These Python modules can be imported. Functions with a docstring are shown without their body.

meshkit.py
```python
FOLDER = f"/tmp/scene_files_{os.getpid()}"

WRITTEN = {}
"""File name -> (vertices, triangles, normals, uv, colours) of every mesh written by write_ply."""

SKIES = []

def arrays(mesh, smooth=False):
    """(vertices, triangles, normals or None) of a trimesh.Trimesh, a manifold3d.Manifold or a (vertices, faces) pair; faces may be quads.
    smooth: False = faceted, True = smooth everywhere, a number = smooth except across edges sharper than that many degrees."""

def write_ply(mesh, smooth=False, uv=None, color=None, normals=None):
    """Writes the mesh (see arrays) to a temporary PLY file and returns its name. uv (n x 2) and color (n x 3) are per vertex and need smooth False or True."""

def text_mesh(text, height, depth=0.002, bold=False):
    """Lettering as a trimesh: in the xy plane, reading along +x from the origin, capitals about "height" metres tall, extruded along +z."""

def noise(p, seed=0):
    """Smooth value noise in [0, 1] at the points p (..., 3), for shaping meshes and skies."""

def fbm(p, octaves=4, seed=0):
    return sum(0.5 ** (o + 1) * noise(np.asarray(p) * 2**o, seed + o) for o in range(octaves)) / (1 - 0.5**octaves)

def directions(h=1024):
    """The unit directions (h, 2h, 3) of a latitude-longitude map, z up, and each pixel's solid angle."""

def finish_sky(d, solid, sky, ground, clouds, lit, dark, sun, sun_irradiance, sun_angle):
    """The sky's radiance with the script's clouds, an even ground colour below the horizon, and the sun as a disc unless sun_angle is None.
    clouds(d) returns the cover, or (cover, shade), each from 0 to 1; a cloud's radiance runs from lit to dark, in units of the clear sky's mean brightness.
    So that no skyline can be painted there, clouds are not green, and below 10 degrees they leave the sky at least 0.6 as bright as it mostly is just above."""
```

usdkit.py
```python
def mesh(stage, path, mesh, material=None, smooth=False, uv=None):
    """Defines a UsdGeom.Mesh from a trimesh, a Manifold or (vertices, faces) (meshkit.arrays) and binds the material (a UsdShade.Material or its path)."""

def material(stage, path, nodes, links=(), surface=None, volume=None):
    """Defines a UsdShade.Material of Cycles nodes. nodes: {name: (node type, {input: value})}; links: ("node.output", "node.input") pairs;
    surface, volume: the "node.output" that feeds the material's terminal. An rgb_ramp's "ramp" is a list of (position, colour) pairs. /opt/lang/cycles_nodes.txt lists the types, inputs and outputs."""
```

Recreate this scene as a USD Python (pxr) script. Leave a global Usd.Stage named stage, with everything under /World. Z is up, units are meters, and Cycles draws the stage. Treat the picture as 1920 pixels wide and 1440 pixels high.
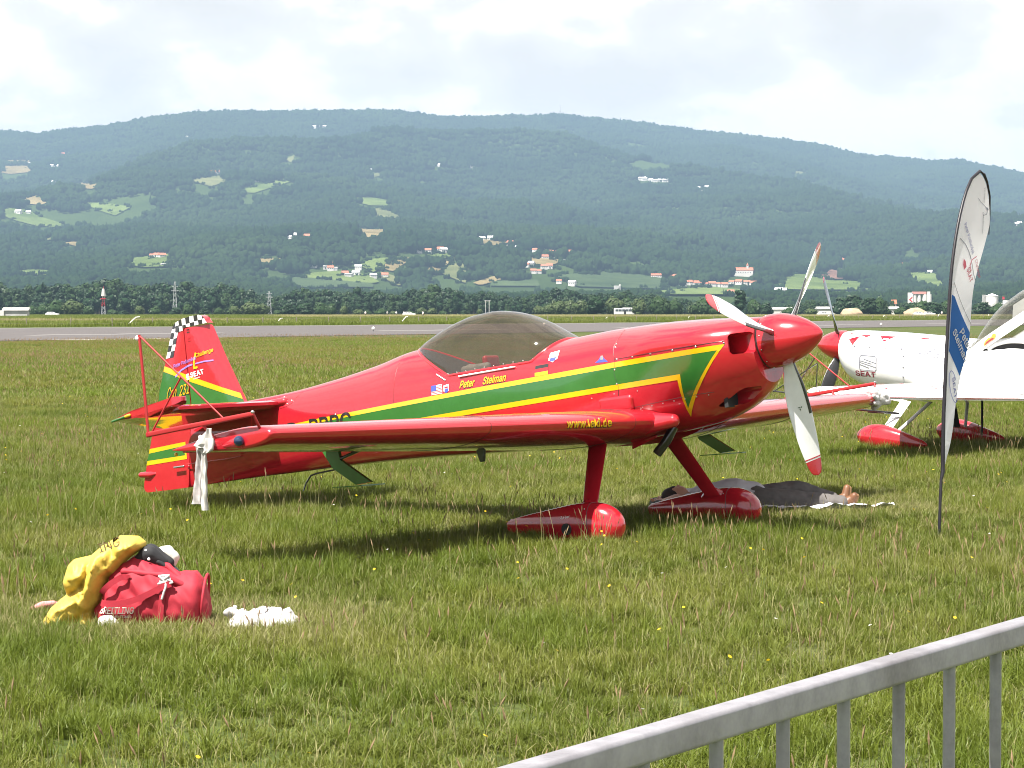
import math, random
import numpy as np
import trimesh, manifold3d, usdkit, meshkit
from scipy.interpolate import PchipInterpolator
from scipy.spatial import Delaunay
from shapely import affinity
from shapely.geometry import Polygon, LineString, Point, box as sbox
from shapely.ops import unary_union
from pxr import Gf, Sdf, Usd, UsdGeom, UsdLux, UsdShade, Vt

stage = Usd.Stage.CreateInMemory()
UsdGeom.SetStageUpAxis(stage, 'Z')
UsdGeom.SetStageMetersPerUnit(stage, 1.0)
WORLD = UsdGeom.Xform.Define(stage, '/World').GetPrim()
stage.SetDefaultPrim(WORLD)
UsdGeom.Scope.Define(stage, '/World/Looks')

# ---------------------------------------------------------------- camera, sky, sun, exposure
EYE, FPIX, HOR = 1.638, 4766.96, 583.7            # eye height, focal length in photo pixels, horizon row (1920 x 1440)
PIT = math.atan((720 - HOR) / FPIX)
cam = UsdGeom.Camera.Define(stage, '/World/camera')
cp, sp_ = math.cos(PIT), math.sin(PIT)
cam.AddTransformOp().Set(Gf.Matrix4d(1, 0, 0, 0, 0, sp_, cp, 0, 0, -cp, sp_, 0, 0, 0, EYE, 1))
cam.CreateHorizontalApertureAttr(36.0)
cam.CreateVerticalApertureAttr(27.0)
cam.CreateFocalLengthAttr(36.0 * FPIX / 1920)
cam.CreateClippingRangeAttr(Gf.Vec2f(0.1, 60000))
cam.CreateExposureAttr(1.55)

SUN = np.array([-.30, -.36, .88]); SUN /= np.linalg.norm(SUN)
SKY_STRENGTH = 0.053
CLOUD_LIT, CLOUD_DARK = (8.0, 7.55, 7.1), (5.4, 5.05, 4.72)
dome = UsdLux.DomeLight.Define(stage, '/World/sky')
sky_mat = usdkit.material(stage, '/World/Looks/sky', {
    'tc': ('texture_coordinate', {}),
    'sky': ('sky_texture', dict(sky_type='single_scattering', sun_disc=False, sun_elevation=math.asin(SUN[2]),
                                sun_rotation=math.atan2(SUN[0], SUN[1]), altitude=270.0, aerosol_density=1.6)),
    'map': ('mapping', dict(scale=(1.0, 1.0, 1.9), location=(.37, .1, .22))),
    'n1': ('noise_texture', dict(scale=11.0, detail=8.0, roughness=.5, distortion=.1)),
    'n2': ('noise_texture', dict(scale=3.4, detail=6.0, roughness=.55)),
    'cover': ('map_range', dict(range_type='smoothstep', from_min=.20, from_max=.32, to_min=0., to_max=1., clamp=True)),
    'body': ('rgb_ramp', dict(ramp=[(0, CLOUD_DARK), (.38, (5.85, 5.48, 5.1)), (.45, (6.35, 5.96, 5.56)), (.49, (6.7, 6.3, 5.9)), (.503, (7.45, 7.02, 6.6)), (.55, CLOUD_LIT), (1, CLOUD_LIT)])),
    'sep': ('separate_xyz', {}), 'thin': ('math', dict(math_type='multiply_add', value2=-.27)),
    'mix': ('mix_color', dict(use_clamp=False)),
    'bg': ('background_shader', dict(strength=SKY_STRENGTH)),
}, [('tc.generated', 'map.vector'), ('map.vector', 'n1.vector'), ('map.vector', 'n2.vector'), ('tc.generated', 'sep.vector'), ('sep.z', 'thin.value1'), ('n2.fac', 'thin.value3'), ('thin.value', 'cover.value'),
    ('n1.fac', 'body.fac'), ('cover.result', 'mix.fac'), ('sky.color', 'mix.a'), ('body.color', 'mix.b'), ('mix.result', 'bg.color')],
    surface='bg.background')
UsdShade.MaterialBindingAPI.Apply(dome.GetPrim()).Bind(sky_mat)

sun = UsdLux.DistantLight.Define(stage, '/World/sun')
sun.CreateIntensityAttr(1.25)
sun.CreateNormalizeAttr(True)
sun.CreateAngleAttr(0.53)
sun.CreateColorAttr(Gf.Vec3f(1.0, .955, .88))
zx = SUN; xx = np.cross([0, 0, 1], zx); xx /= np.linalg.norm(xx); yx = np.cross(zx, xx)
sun.AddTransformOp().Set(Gf.Matrix4d(*xx, 0, *yx, 0, *zx, 0, 0, 0, 0, 1))

# ---------------------------------------------------------------- helpers
TAKEN = {}
def numbered(path):
    n = TAKEN.get(path, 0); TAKEN[path] = n + 1
    return path if n == 0 else f'{path}_{n:03d}'
def meta(p, label=None, cat=None, group=None, kind=None):
    for k, v in (('label', label), ('category', cat), ('group', group), ('kind', kind)):
        if v: p.SetCustomDataByKey(k, v)
    return p
def thing(name, label, cat, loc=(0, 0, 0), rz=0., group=None, matrix=None):
    x = UsdGeom.Xform.Define(stage, numbered('/World/' + name))
    if matrix is not None: x.AddTransformOp().Set(matrix)
    else:
        x.AddTranslateOp().Set(Gf.Vec3d(*map(float, loc)))
        if rz: x.AddRotateZOp().Set(math.degrees(rz))
    return meta(x.GetPrim(), label, cat, group)
def part(parent, name, mesh, mat, smooth=False, label=None, uv=None):
    base = '/World' if parent is None else str(parent.GetPath())
    if smooth and len(np.unique(mesh.faces)) < len(mesh.vertices): mesh = mesh.copy(); mesh.remove_unreferenced_vertices()
    m = usdkit.mesh(stage, numbered(base + '/' + name), mesh, mat, smooth=smooth, uv=uv)
    if smooth is True or smooth: m.CreateDoubleSidedAttr(True)
    return meta(m.GetPrim(), label)
def struct(name, mesh, mat, smooth=False, kind='structure', label=None):
    p = part(None, name, mesh, mat, smooth); return meta(p, label=label, kind=kind)
def copy_of(src, name, label, cat, loc, rz=0., group=None, scale=None):
    x = UsdGeom.Xform.Define(stage, numbered('/World/' + name))
    x.AddTranslateOp().Set(Gf.Vec3d(*map(float, loc)))
    x.AddRotateZOp().Set(math.degrees(rz))
    if scale is not None: x.AddScaleOp().Set(Gf.Vec3f(*map(float, np.broadcast_to(scale, 3))))
    p = x.GetPrim(); p.GetReferences().AddInternalReference(src); p.SetInstanceable(True)
    return meta(p, label, cat, group)
def kind_prim(name):
    return stage.CreateClassPrim('/World/' + name)
def cat_(*ms): return trimesh.util.concatenate([m for m in ms if m is not None])
def bx(c, s, rz=0):
    m = trimesh.creation.box(s)
    if rz: m.apply_transform(trimesh.transformations.rotation_matrix(rz, [0, 0, 1]))
    m.apply_translation(c); return m
def tube(pts, r, sides=8, caps=True):
    p = np.asarray(pts, float); r = np.broadcast_to(r, (len(p),)).astype(float)
    t = np.gradient(p, axis=0); t /= np.linalg.norm(t, axis=1, keepdims=True) + 1e-12
    ref = np.array([0, 0, 1.]) if abs(t[:, 2]).max() < .95 else np.array([.31, .95, 0.05])
    a = np.cross(t, ref); a /= np.linalg.norm(a, axis=1, keepdims=True) + 1e-12
    b = np.cross(t, a); g = np.arange(sides) * 2 * np.pi / sides
    v = (p[:, None] + r[:, None, None] * (np.cos(g)[None, :, None] * a[:, None] + np.sin(g)[None, :, None] * b[:, None])).reshape(-1, 3)
    f = []
    for i in range(len(p) - 1):
        for j in range(sides):
            k = (j + 1) % sides
            f += [[i * sides + j, i * sides + k, (i + 1) * sides + k], [i * sides + j, (i + 1) * sides + k, (i + 1) * sides + j]]
    if caps:
        v = np.vstack([v, p[0], p[-1]]); n = len(v)
        for j in range(sides):
            k = (j + 1) % sides
            f += [[n - 2, k, j], [n - 1, (len(p) - 1) * sides + j, (len(p) - 1) * sides + k]]
    m = trimesh.Trimesh(v, f, process=False); m.fix_normals(); return m
def loft(rings, closed=True, cap0=True, cap1=True):
    """rings: (n, m, 3) -> mesh"""
    R = np.asarray(rings, float); n, m = R.shape[:2]; v = R.reshape(-1, 3); f = []
    mm = m if closed else m - 1
    i, j = np.meshgrid(np.arange(n - 1), np.arange(mm), indexing='ij'); k = (j + 1) % m
    q = np.stack([i * m + j, i * m + k, (i + 1) * m + k, (i + 1) * m + j], -1).reshape(-1, 4)
    f = [q[:, [0, 1, 2]], q[:, [0, 2, 3]]]
    if closed and cap0:
        v = np.vstack([v, R[0].mean(0)]); c = len(v) - 1; jj = np.arange(m); f.append(np.stack([np.full(m, c), (jj + 1) % m, jj], 1))
    if closed and cap1:
        v = np.vstack([v, R[-1].mean(0)]); c = len(v) - 1; jj = np.arange(m); b = (n - 1) * m; f.append(np.stack([np.full(m, c), b + jj, b + (jj + 1) % m], 1))
    me = trimesh.Trimesh(v, np.vstack(f), process=False)
    if closed and cap0 and cap1 and me.volume < 0: me.invert()
    return me
def to_man(m):
    m = m.copy(); m.merge_vertices()
    return manifold3d.Manifold(manifold3d.Mesh(np.asarray(m.vertices, np.float32), np.asarray(m.faces, np.uint32)))
def from_man(M):
    q = M.to_mesh(); return trimesh.Trimesh(q.vert_properties[:, :3], q.tri_verts, process=False)
def hull_balls(balls, sub=2):
    ms = []
    for c, r in balls:
        s = trimesh.creation.icosphere(sub, r); s.apply_translation(c); ms.append(s.vertices)
    return trimesh.convex.convex_hull(np.vstack(ms))
def chain(joints, closed=False, sub=16):
    """capsule chain as one Manifold: joints [(xyz, r), ...]"""
    out = None
    for (a, ra), (b, rb) in zip(joints[:-1], joints[1:]):
        s = manifold3d.Manifold.sphere(ra, sub).translate(list(map(float, a))); t = manifold3d.Manifold.sphere(rb, sub).translate(list(map(float, b)))
        h = manifold3d.Manifold.batch_hull([s, t]); out = h if out is None else out + h
    return out
def smooth_man(M, edge=.02, it=10):
    m = from_man(M.refine_to_length(edge)); m.merge_vertices(); trimesh.smoothing.filter_taubin(m, iterations=it); return m

def principled(name, color, rough=.5, **kw):
    return usdkit.material(stage, '/World/Looks/' + name, {'p': ('principled_bsdf', dict(base_color=color, roughness=rough, **kw))}, [], surface='p.BSDF')
def grainy(name, c1, c2, scale=8., rough=.6, bump=0., detail=5., coord='position', dist=.01, **kw):
    nodes = {'g': ('geometry', {}) if coord == 'position' else ('texture_coordinate', {}),
             'n': ('noise_texture', dict(scale=scale, detail=detail, roughness=.6)),
             'r': ('rgb_ramp', dict(ramp=[(.32, c1), (.68, c2)])),
             'p': ('principled_bsdf', dict(roughness=rough, **kw))}
    links = [('g.' + coord, 'n.vector'), ('n.fac', 'r.fac'), ('r.color', 'p.base_color')]
    if bump:
        nodes['b'] = ('bump', dict(strength=bump, distance=dist)); links += [('n.fac', 'b.height'), ('b.normal', 'p.normal')]
    return usdkit.material(stage, '/World/Looks/' + name, nodes, links, surface='p.BSDF')
def ground_at(u, v, z=0.):
    """world point at height z seen at photo pixel (u, v)"""
    a, b = (u - 960) / FPIX, -(v - 720) / FPIX
    d = np.array([a, cp + b * sp_, -sp_ + b * cp]); t = (z - EYE) / d[2]
    return np.array([0, 0, EYE]) + t * d
def at_dist(u, v, y):
    """world point at forward distance y seen at photo pixel (u, v)"""
    a, b = (u - 960) / FPIX, -(v - 720) / FPIX
    d = np.array([a, cp + b * sp_, -sp_ + b * cp])
    return np.array([0, 0, EYE]) + d * (y / d[1])

# ---------------------------------------------------------------- ground, runway
RNG = np.random.default_rng(7)
def leafy(name, c1, c2, trans=.35, rough=.55, pos_scale=None, c3=None, c4=None):
    """leaf or blade material: tone varies from blade to blade and slowly over the land"""
    nodes = {'g': ('geometry', {}), 'r': ('rgb_ramp', dict(ramp=[(0, c1), (1, c2)])),
             'd': ('principled_bsdf', dict(roughness=rough, specular_ior_level=.3)), 't': ('translucent_bsdf', {}), 'm': ('mix_closure', dict(fac=trans))}
    links = [('g.random_per_island', 'r.fac'), ('d.BSDF', 'm.closure1'), ('t.BSDF', 'm.closure2')]
    col = 'r.color'
    if pos_scale:
        nodes.update({'n': ('noise_texture', dict(scale=pos_scale, detail=4., roughness=.6)), 'r2': ('rgb_ramp', dict(ramp=[(0, c3), (1, c4)])),
                      'mr': ('map_range', dict(from_min=.42, from_max=.62, clamp=True)), 'mx': ('mix_color', dict(use_clamp=False))})
        links += [('g.position', 'n.vector'), ('g.random_per_island', 'r2.fac'), ('n.fac', 'mr.value'), ('mr.result', 'mx.fac'), ('r.color', 'mx.a'), ('r2.color', 'mx.b')]
        col = 'mx.result'
    links += [(col, 'd.base_color'), (col, 't.color')]
    return usdkit.material(stage, '/World/Looks/' + name, nodes, links, surface='m.closure')

soil = usdkit.material(stage, '/World/Looks/meadow_soil', {
    'g': ('geometry', {}), 'n': ('noise_texture', dict(scale=.12, detail=8., roughness=.65)), 'n2': ('noise_texture', dict(scale=14., detail=3.)),
    'r': ('rgb_ramp', dict(ramp=[(.3, (.045, .068, .015)), (.5, (.068, .088, .023)), (.7, (.09, .09, .036))])),
    'r2': ('rgb_ramp', dict(ramp=[(.3, (.45, .45, .45)), (.7, (1.1, 1.1, 1.1))])), 'm': ('mix_color', dict(blend_type='multiply', fac=1., use_clamp=False)),
    'p': ('principled_bsdf', dict(roughness=.95, specular_ior_level=.1))},
    [('g.position', 'n.vector'), ('g.position', 'n2.vector'), ('n.fac', 'r.fac'), ('n2.fac', 'r2.fac'), ('r.color', 'm.a'), ('r2.color', 'm.b'), ('m.result', 'p.base_color')], surface='p.BSDF')
ang = np.linspace(0, 2 * np.pi, 97)[:-1]
rad = np.array([0.01, 6, 12, 20, 32, 50, 80, 140, 260, 500, 1000, 2000, 4000, 8000.])
gv = np.array([[r * math.cos(a), r * math.sin(a), 0] for r in rad for a in ang])
gf = [[i * 96 + j, i * 96 + (j + 1) % 96, (i + 1) * 96 + (j + 1) % 96, (i + 1) * 96 + j] for i in range(len(rad) - 1) for j in range(96)]
gm = trimesh.Trimesh(gv, np.array(gf)[:, [0, 1, 2]].tolist() + np.array(gf)[:, [0, 2, 3]].tolist(), process=False)
if gm.face_normals[200][2] < 0: gm.invert()
struct('ground', gm, soil)

RT = np.array([.485, .875]); RT /= np.linalg.norm(RT); RN = np.array([RT[1], -RT[0]])      # runway direction, normal
def rwy(t, n, z=0.): p = RT * t + RN * n; return [p[0], p[1], z]
def strip(t0, t1, n0, n1, z, nt=1):
    ts = np.linspace(t0, t1, nt + 1); v = [rwy(t, n, z) for t in ts for n in (n0, n1)]
    f = [[2 * i, 2 * i + 1, 2 * i + 3, 2 * i + 2] for i in range(nt)]
    m = trimesh.Trimesh(v, [q[:3] for q in f] + [[q[0], q[2], q[3]] for q in f], process=False)
    if m.face_normals[0][2] < 0: m.invert()
    return m
asphalt = grainy('runway_asphalt', (0.05704, 0.04959, 0.0486), (0.07687, 0.06794, 0.06546), scale=.35, rough=.85, detail=8.)
paint_white = grainy('runway_paint', (0.288, 0.272, 0.264), (0.4, 0.384, 0.368), scale=2.2, rough=.8)
concrete = grainy('pale_concrete', (0.255, 0.24, 0.21), (0.375, 0.3525, 0.3075), scale=1.3, rough=.9)
struct('runway', strip(-400, 2600, -92, -160, .03, 40), asphalt)
k = 0
for t0 in np.arange(28, 640, 44.):
    struct('runway_centre_line', strip(t0 + 113.5 - 96 - 0, t0 + 113.5 - 96 + 22, -110.6, -111.6, .036), paint_white)
struct('runway_edge_line', strip(-400, 2600, -159.3, -158.3, .036, 20), paint_white)
struct('concrete_apron', strip(112, 127.5, -91.9, -88.5, .034), concrete)

# ---------------------------------------------------------------- hills: heights in polar form about the airfield
RIDGE = np.array([(-500, 300), (-250, 268), (-100, 252), (0, 247), (80, 252), (130, 244), (200, 238), (250, 230), (300, 220), (375, 213), (430, 210), (540, 211), (640, 209), (720, 208), (760, 212),
    (820, 220), (900, 221), (960, 218), (1000, 219), (1050, 216), (1110, 223), (1170, 228), (1230, 236), (1300, 246), (1380, 253), (1450, 261), (1530, 270), (1570, 283), (1620, 291),
    (1700, 298), (1740, 303), (1790, 301), (1840, 311), (1920, 327), (2050, 350), (2250, 395), (2500, 430)], float)
NA, NR = 560, 300
TA = np.linspace(-.30, .30, NA)                                   # x / y of each column
TR = np.concatenate([np.linspace(2050, 7000, 190), np.linspace(7030, 12500, NR - 190)])
def base_rise(t):                                                 # share of the ridge's elevation angle reached at t = 0..1 of the way
    return np.interp(t, [0, .06, .2, .36, .55, .75, .92, 1.0], [-.01, .06, .22, .40, .60, .79, .94, 1.0])
cols_e = np.interp(960 + TA * FPIX, RIDGE[:, 0], HOR - RIDGE[:, 1] - 5.)          # ridge elevation in photo pixels less the trees on it
r0, r1 = 2150., 9400. + 500 * np.sin(TA * 14)
tt = np.clip((TR[None, :] - r0) / (r1[:, None] - r0), 0, 1.6)
HZ = cols_e[:, None] / FPIX * base_rise(np.clip(tt, 0, 1)) * TR[None, :]
GX, GY = TA[:, None] * TR[None, :], np.broadcast_to(TR[None, :], (NA, NR))
pp = np.stack([GX / 1500., GY / 2100., np.zeros_like(GX)], -1)
rid = 1 - np.abs(2 * meshkit.fbm(pp, 4, 3) - 1) * 1.6
rid2 = meshkit.fbm(pp * 3.1, 4, 11) - .5
taper = np.clip(tt * 5, 0, 1) * np.clip((1.02 - tt) * 4, 0, 1)
HZ = HZ + taper * (rid - .6) * (60 + 120 * tt) + taper * rid2 * 55
back = np.clip((TR[None, :] - r1[:, None]) / 2500, 0, 1.2)
HZ = HZ * (1 - .75 * back ** 1.3)
mx = (HZ / TR[None, :]).max(1)
HZ *= (cols_e / FPIX / mx)[:, None]
HZ[:, 0] = -3; HZ[:, 1] = np.minimum(HZ[:, 1], 1.)
HE = np.maximum.accumulate((HZ - EYE) / TR[None, :], axis=1)      # running elevation tangent
def hill_z(x, y):
    a = np.clip((np.asarray(x) / np.asarray(y) - TA[0]) / (TA[1] - TA[0]), 0, NA - 1.001); i = a.astype(int); fa = a - i
    j = np.clip(np.searchsorted(TR, y) - 1, 0, NR - 2); fr = np.clip((y - TR[j]) / (TR[j + 1] - TR[j]), 0, 1)
    return ((HZ[i, j] * (1 - fa) + HZ[i + 1, j] * fa) * (1 - fr) + (HZ[i, j + 1] * (1 - fa) + HZ[i + 1, j + 1] * fa) * fr)
def hill_at(u, v):
    """point of the hillside seen at photo pixel (u, v)"""
    ta = (u - 960) / FPIX; e = (HOR - v) / FPIX
    i = int(np.clip((ta - TA[0]) / (TA[1] - TA[0]), 0, NA - 1)); col = HE[i]
    j = int(np.clip(np.searchsorted(col, e), 1, NR - 1)); f = np.clip((e - col[j - 1]) / max(col[j] - col[j - 1], 1e-9), 0, 1)
    r = TR[j - 1] + f * (TR[j] - TR[j - 1]); x, y = ta * r, r
    return np.array([x, y, float(hill_z(np.array(x), np.array(y)))])
hv = np.stack([GX, GY, HZ], -1).reshape(-1, 3)
ii, jj = np.meshgrid(np.arange(NA - 1), np.arange(NR - 1), indexing='ij'); q = np.stack([ii * NR + jj, (ii + 1) * NR + jj, (ii + 1) * NR + jj + 1, ii * NR + jj + 1], -1).reshape(-1, 4)
hill_mat = grainy('forest_floor', (0.0198, 0.0342, 0.0108), (0.0405, 0.0612, 0.0198), scale=.004, rough=1., detail=9., specular_ior_level=0.)
hm = trimesh.Trimesh(hv, np.vstack([q[:, [0, 1, 2]], q[:, [0, 2, 3]]]), process=False)
if hm.face_normals[1000][2] < 0: hm.invert()
struct('hills', hm, hill_mat, smooth=True)

# meadows, crops and vineyards laid on the hillside
FIELDS = [  # (tone, outline in photo pixels)
 ('t',[(0,313),(63,312),(65,324),(20,328),(0,325)]),('t',[(40,375),(67,367),(92,381),(80,386),(42,383)]),('g',[(153,382),(195,383),(248,390),(217,407),(187,397)]),
 ('g',[(0,393),(30,392),(60,398),(73,407),(117,421),(115,429),(67,425),(23,413),(0,404)]),('p',[(340,342),(390,334),(427,330),(423,343),(397,352),(375,345)]),
 ('g',[(443,362),(480,350),(533,337),(593,325),(535,346),(477,364)]),('t',[(120,350),(153,344),(195,347),(173,357)]),('g',[(217,495),(253,486),(347,476),(320,502),(267,504)]),
 ('t',[(473,492),(493,486),(530,487),(557,494),(515,497)]),('g',[(560,522),(585,514),(640,510),(690,518),(712,531),(700,534)]),('v',[(523,524),(560,522),(700,534),(700,541),(545,541)]),
 ('t',[(120,458),(160,453),(147,465)]),('p',[(63,455),(117,441),(110,451)]),('g',[(10,515),(60,507),(120,513),(118,521),(60,517)]),('p',[(533,302),(553,293),(550,308)]),('p',[(437,318),(463,310),(453,320)]),
 ('g',[(650,375),(693,371),(742,380),(737,388),(693,387),(670,381)]),('p',[(687,413),(707,391),(747,400),(760,415)]),('t',[(643,428),(700,433),(720,428),(747,443),(693,450),(647,440)]),
 ('t',[(683,463),(727,459),(707,468)]),('g',[(673,500),(700,487),(733,486),(713,507),(700,513)]),('p',[(713,512),(740,520),(767,537),(747,538),(716,523)]),('t',[(722,498),(757,484),(773,487),(736,512),(722,507)]),
 ('t',[(797,513),(817,493),(853,486),(830,506),(810,517)]),('p',[(827,515),(847,497),(880,496),(877,517),(873,534),(847,524)]),('t',[(887,533),(920,522),(953,516),(940,527),(900,538)]),
 ('v',[(920,530),(1007,527),(1013,539),(920,539)]),('v',[(1037,517),(1140,513),(1200,517),(1260,528),(1240,544),(1083,540)]),('g',[(800,480),(853,476),(847,485),(807,488)]),
 ('t',[(880,457),(913,451),(953,457),(927,463)]),('t',[(980,490),(1013,483),(1053,490),(1040,498),(1000,498)]),('b',[(1532,513),(1590,501),(1593,524),(1550,527)]),
 ('g',[(1447,534),(1483,517),(1530,514),(1549,528),(1633,531),(1637,546),(1467,545)]),('g',[(1580,499),(1593,489),(1594,500)]),('g',[(1692,523),(1703,512),(1743,514),(1784,524),(1782,535),(1752,551),(1730,542),(1710,532)]),
 ('p',[(1473,323),(1523,322),(1500,329)]),('t',[(1896,500),(1920,506),(1920,512),(1905,508)]),('p',[(1880,521),(1900,514),(1930,519),(1930,529),(1890,531)]),('p',[(1150,343),(1173,337),(1190,347)]),
 ('p',[(1237,358),(1267,358),(1250,366)]),('t',[(620,473),(660,466),(655,478)]),('g',[(1230,548),(1330,540),(1420,548),(1400,556),(1260,556)]),('t',[(0,303),(70,301),(60,308),(0,309)]),
 ('p',[(690,330),(722,322),(727,327),(700,335)]),('p',[(858,360),(886,361),(880,366)]),('p',[(912,348),(930,347),(924,353)]),('g',[(840,440),(880,430),(872,444)]),('t',[(560,492),(590,489),(620,493),(600,499)])]
FTONE = {'t': ((0.1184, 0.09504, 0.0442), (0.1598, 0.1267, 0.0646)), 'g': ((0.0592, 0.08928, 0.0272), (0.0888, 0.1152, 0.0374)), 'p': ((0.07696, 0.09216, 0.0374), (0.1066, 0.1094, 0.051)), 'v': ((0.0296, 0.04896, 0.02176), (0.0444, 0.06336, 0.02856)), 'b': ((0.1006, 0.0576, 0.0442), (0.1302, 0.07488, 0.0578))}
FNAME = {'t': 'hay_field', 'g': 'meadow', 'p': 'pasture', 'v': 'vineyard', 'b': 'ploughed_field'}
fmat = {k: grainy('crop_' + FNAME[k], tuple(.75 * q for q in a), tuple(1.15 * q for q in b), scale=.011, rough=1., detail=6., specular_ior_level=0.) for k, (a, b) in FTONE.items()}
field_xy = []
for tone, px in FIELDS:
    ring = []
    for (u0, v0), (u1, v1) in zip(px, px[1:] + px[:1]):
        for f in np.linspace(0, 1, max(2, int(math.hypot(u1 - u0, v1 - v0) / 3)))[:-1]: ring.append(hill_at(u0 + f * (u1 - u0), v0 + f * (v1 - v0))[:2])
    pg = Polygon(ring).buffer(0)
    if pg.geom_type != 'Polygon': pg = max(pg.geoms, key=lambda g: g.area)
    field_xy.append(pg)
    x0, y0, x1, y1 = pg.bounds; st = max(12., math.sqrt((x1 - x0) * (y1 - y0)) / 34)
    gx, gy = np.meshgrid(np.arange(x0, x1, st), np.arange(y0, y1, st)); g = np.stack([gx.ravel(), gy.ravel()], 1)
    import shapely
    inside = shapely.contains_xy(pg.buffer(-st * .3), g[:, 0], g[:, 1]); bd = np.array([pg.exterior.interpolate(d).coords[0] for d in np.arange(0, pg.exterior.length, st)])
    pts = np.vstack([g[inside], bd]); tri = Delaunay(pts).simplices; cen = pts[tri].mean(1)
    tri = tri[shapely.contains_xy(pg, cen[:, 0], cen[:, 1])]
    m = trimesh.Trimesh(np.column_stack([pts, hill_z(pts[:, 0], pts[:, 1]) + 2.5]), tri, process=False)
    if len(m.faces) and m.face_normals[:, 2].mean() < 0: m.invert()
    struct(FNAME[tone], m, fmat[tone], smooth=True)
HOUSES = {  # places of the far houses in photo pixels: r = red roof, w = pale roof, g = grey
 'r': [(120,291),(393,327),(400,327),(407,326),(333,331),(286,483),(295,484),(305,484),(612,443),(644,371),(661,369),(758,442),(776,440),(712,459),(786,474),(803,474),(826,472),(955,457),(957,460),(1003,472),(1032,477),(1046,476),(1066,477),
  (938,481),(960,486),(966,485),(1022,486),(1040,484),(978,500),(988,500),(1020,504),(1030,503),(1000,512),(1010,512),(1048,531),(587,501),(630,499),(620,507),(647,517),(722,520),(1226,521),(1234,521),(1260,523),(1268,523),(1280,536),(1290,533),(1307,536),(1325,536),(1335,537),(1345,537),(1358,538),(1372,533),(1385,533),(1400,534),(1412,535),(1585,492),(1690,503),(1695,502),(317,281),(577,448),(1370,552),(1297,534)],
 'w': [(57,309),(63,309),(100,314),(107,314),(113,315),(152,317),(103,344),(54,343),(322,331),(386,330),(413,326),(477,340),(481,340),(351,260),(421,253),(590,241),(597,240),(604,240),(611,240),(617,241),(323,473),(329,473),(36,401),(55,401),(390,437),(543,448),(550,446),(590,448),(804,452),(814,452),(870,429),(876,428),(904,451),(920,451),
  (832,473),(850,467),(858,466),(872,474),(887,474),(958,470),(966,469),(972,469),(1020,465),(984,498),(995,499),(1073,535),(1060,494),(1063,497),(822,311),(830,311),(693,322),(668,517),(672,505),(700,521),(1200,338),(1207,339),(1213,338),(1220,340),(1228,341),(1236,340),(1245,341),(1255,341),(1308,356),(1312,364),(1325,355),(1300,533),(1720,500),(1712,500),(1743,513),(1752,385),(1883,505),(1910,423),(1905,424),(112,314),(1450,549),(1460,549),(1468,550),(882,315),(856,313)],
 'g': [(79,345),(58,500),(78,503),(612,504),(627,507),(307,499),(1022,311),(655,520),(1157,545)]}
house_at = {k: [hill_at(u, v + 1.) for u, v in L] for k, L in HOUSES.items()}
CASTLE = hill_at(1388, 518)
_hp = [p for L in house_at.values() for p in L]
def toward(p, d): r = math.hypot(p[0], p[1]); return (p[0] * (1 - d / r), p[1] * (1 - d / r))
HCLR = unary_union([LineString([p[:2], toward(p, 75)]).buffer(11) for p in _hp] + [LineString([CASTLE[:2], toward(CASTLE, 160)]).buffer(32)])
def nearer(pg, d):
    c = pg.centroid; r = math.hypot(c.x, c.y); return affinity.translate(pg, -c.x / r * d, -c.y / r * d)
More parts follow.
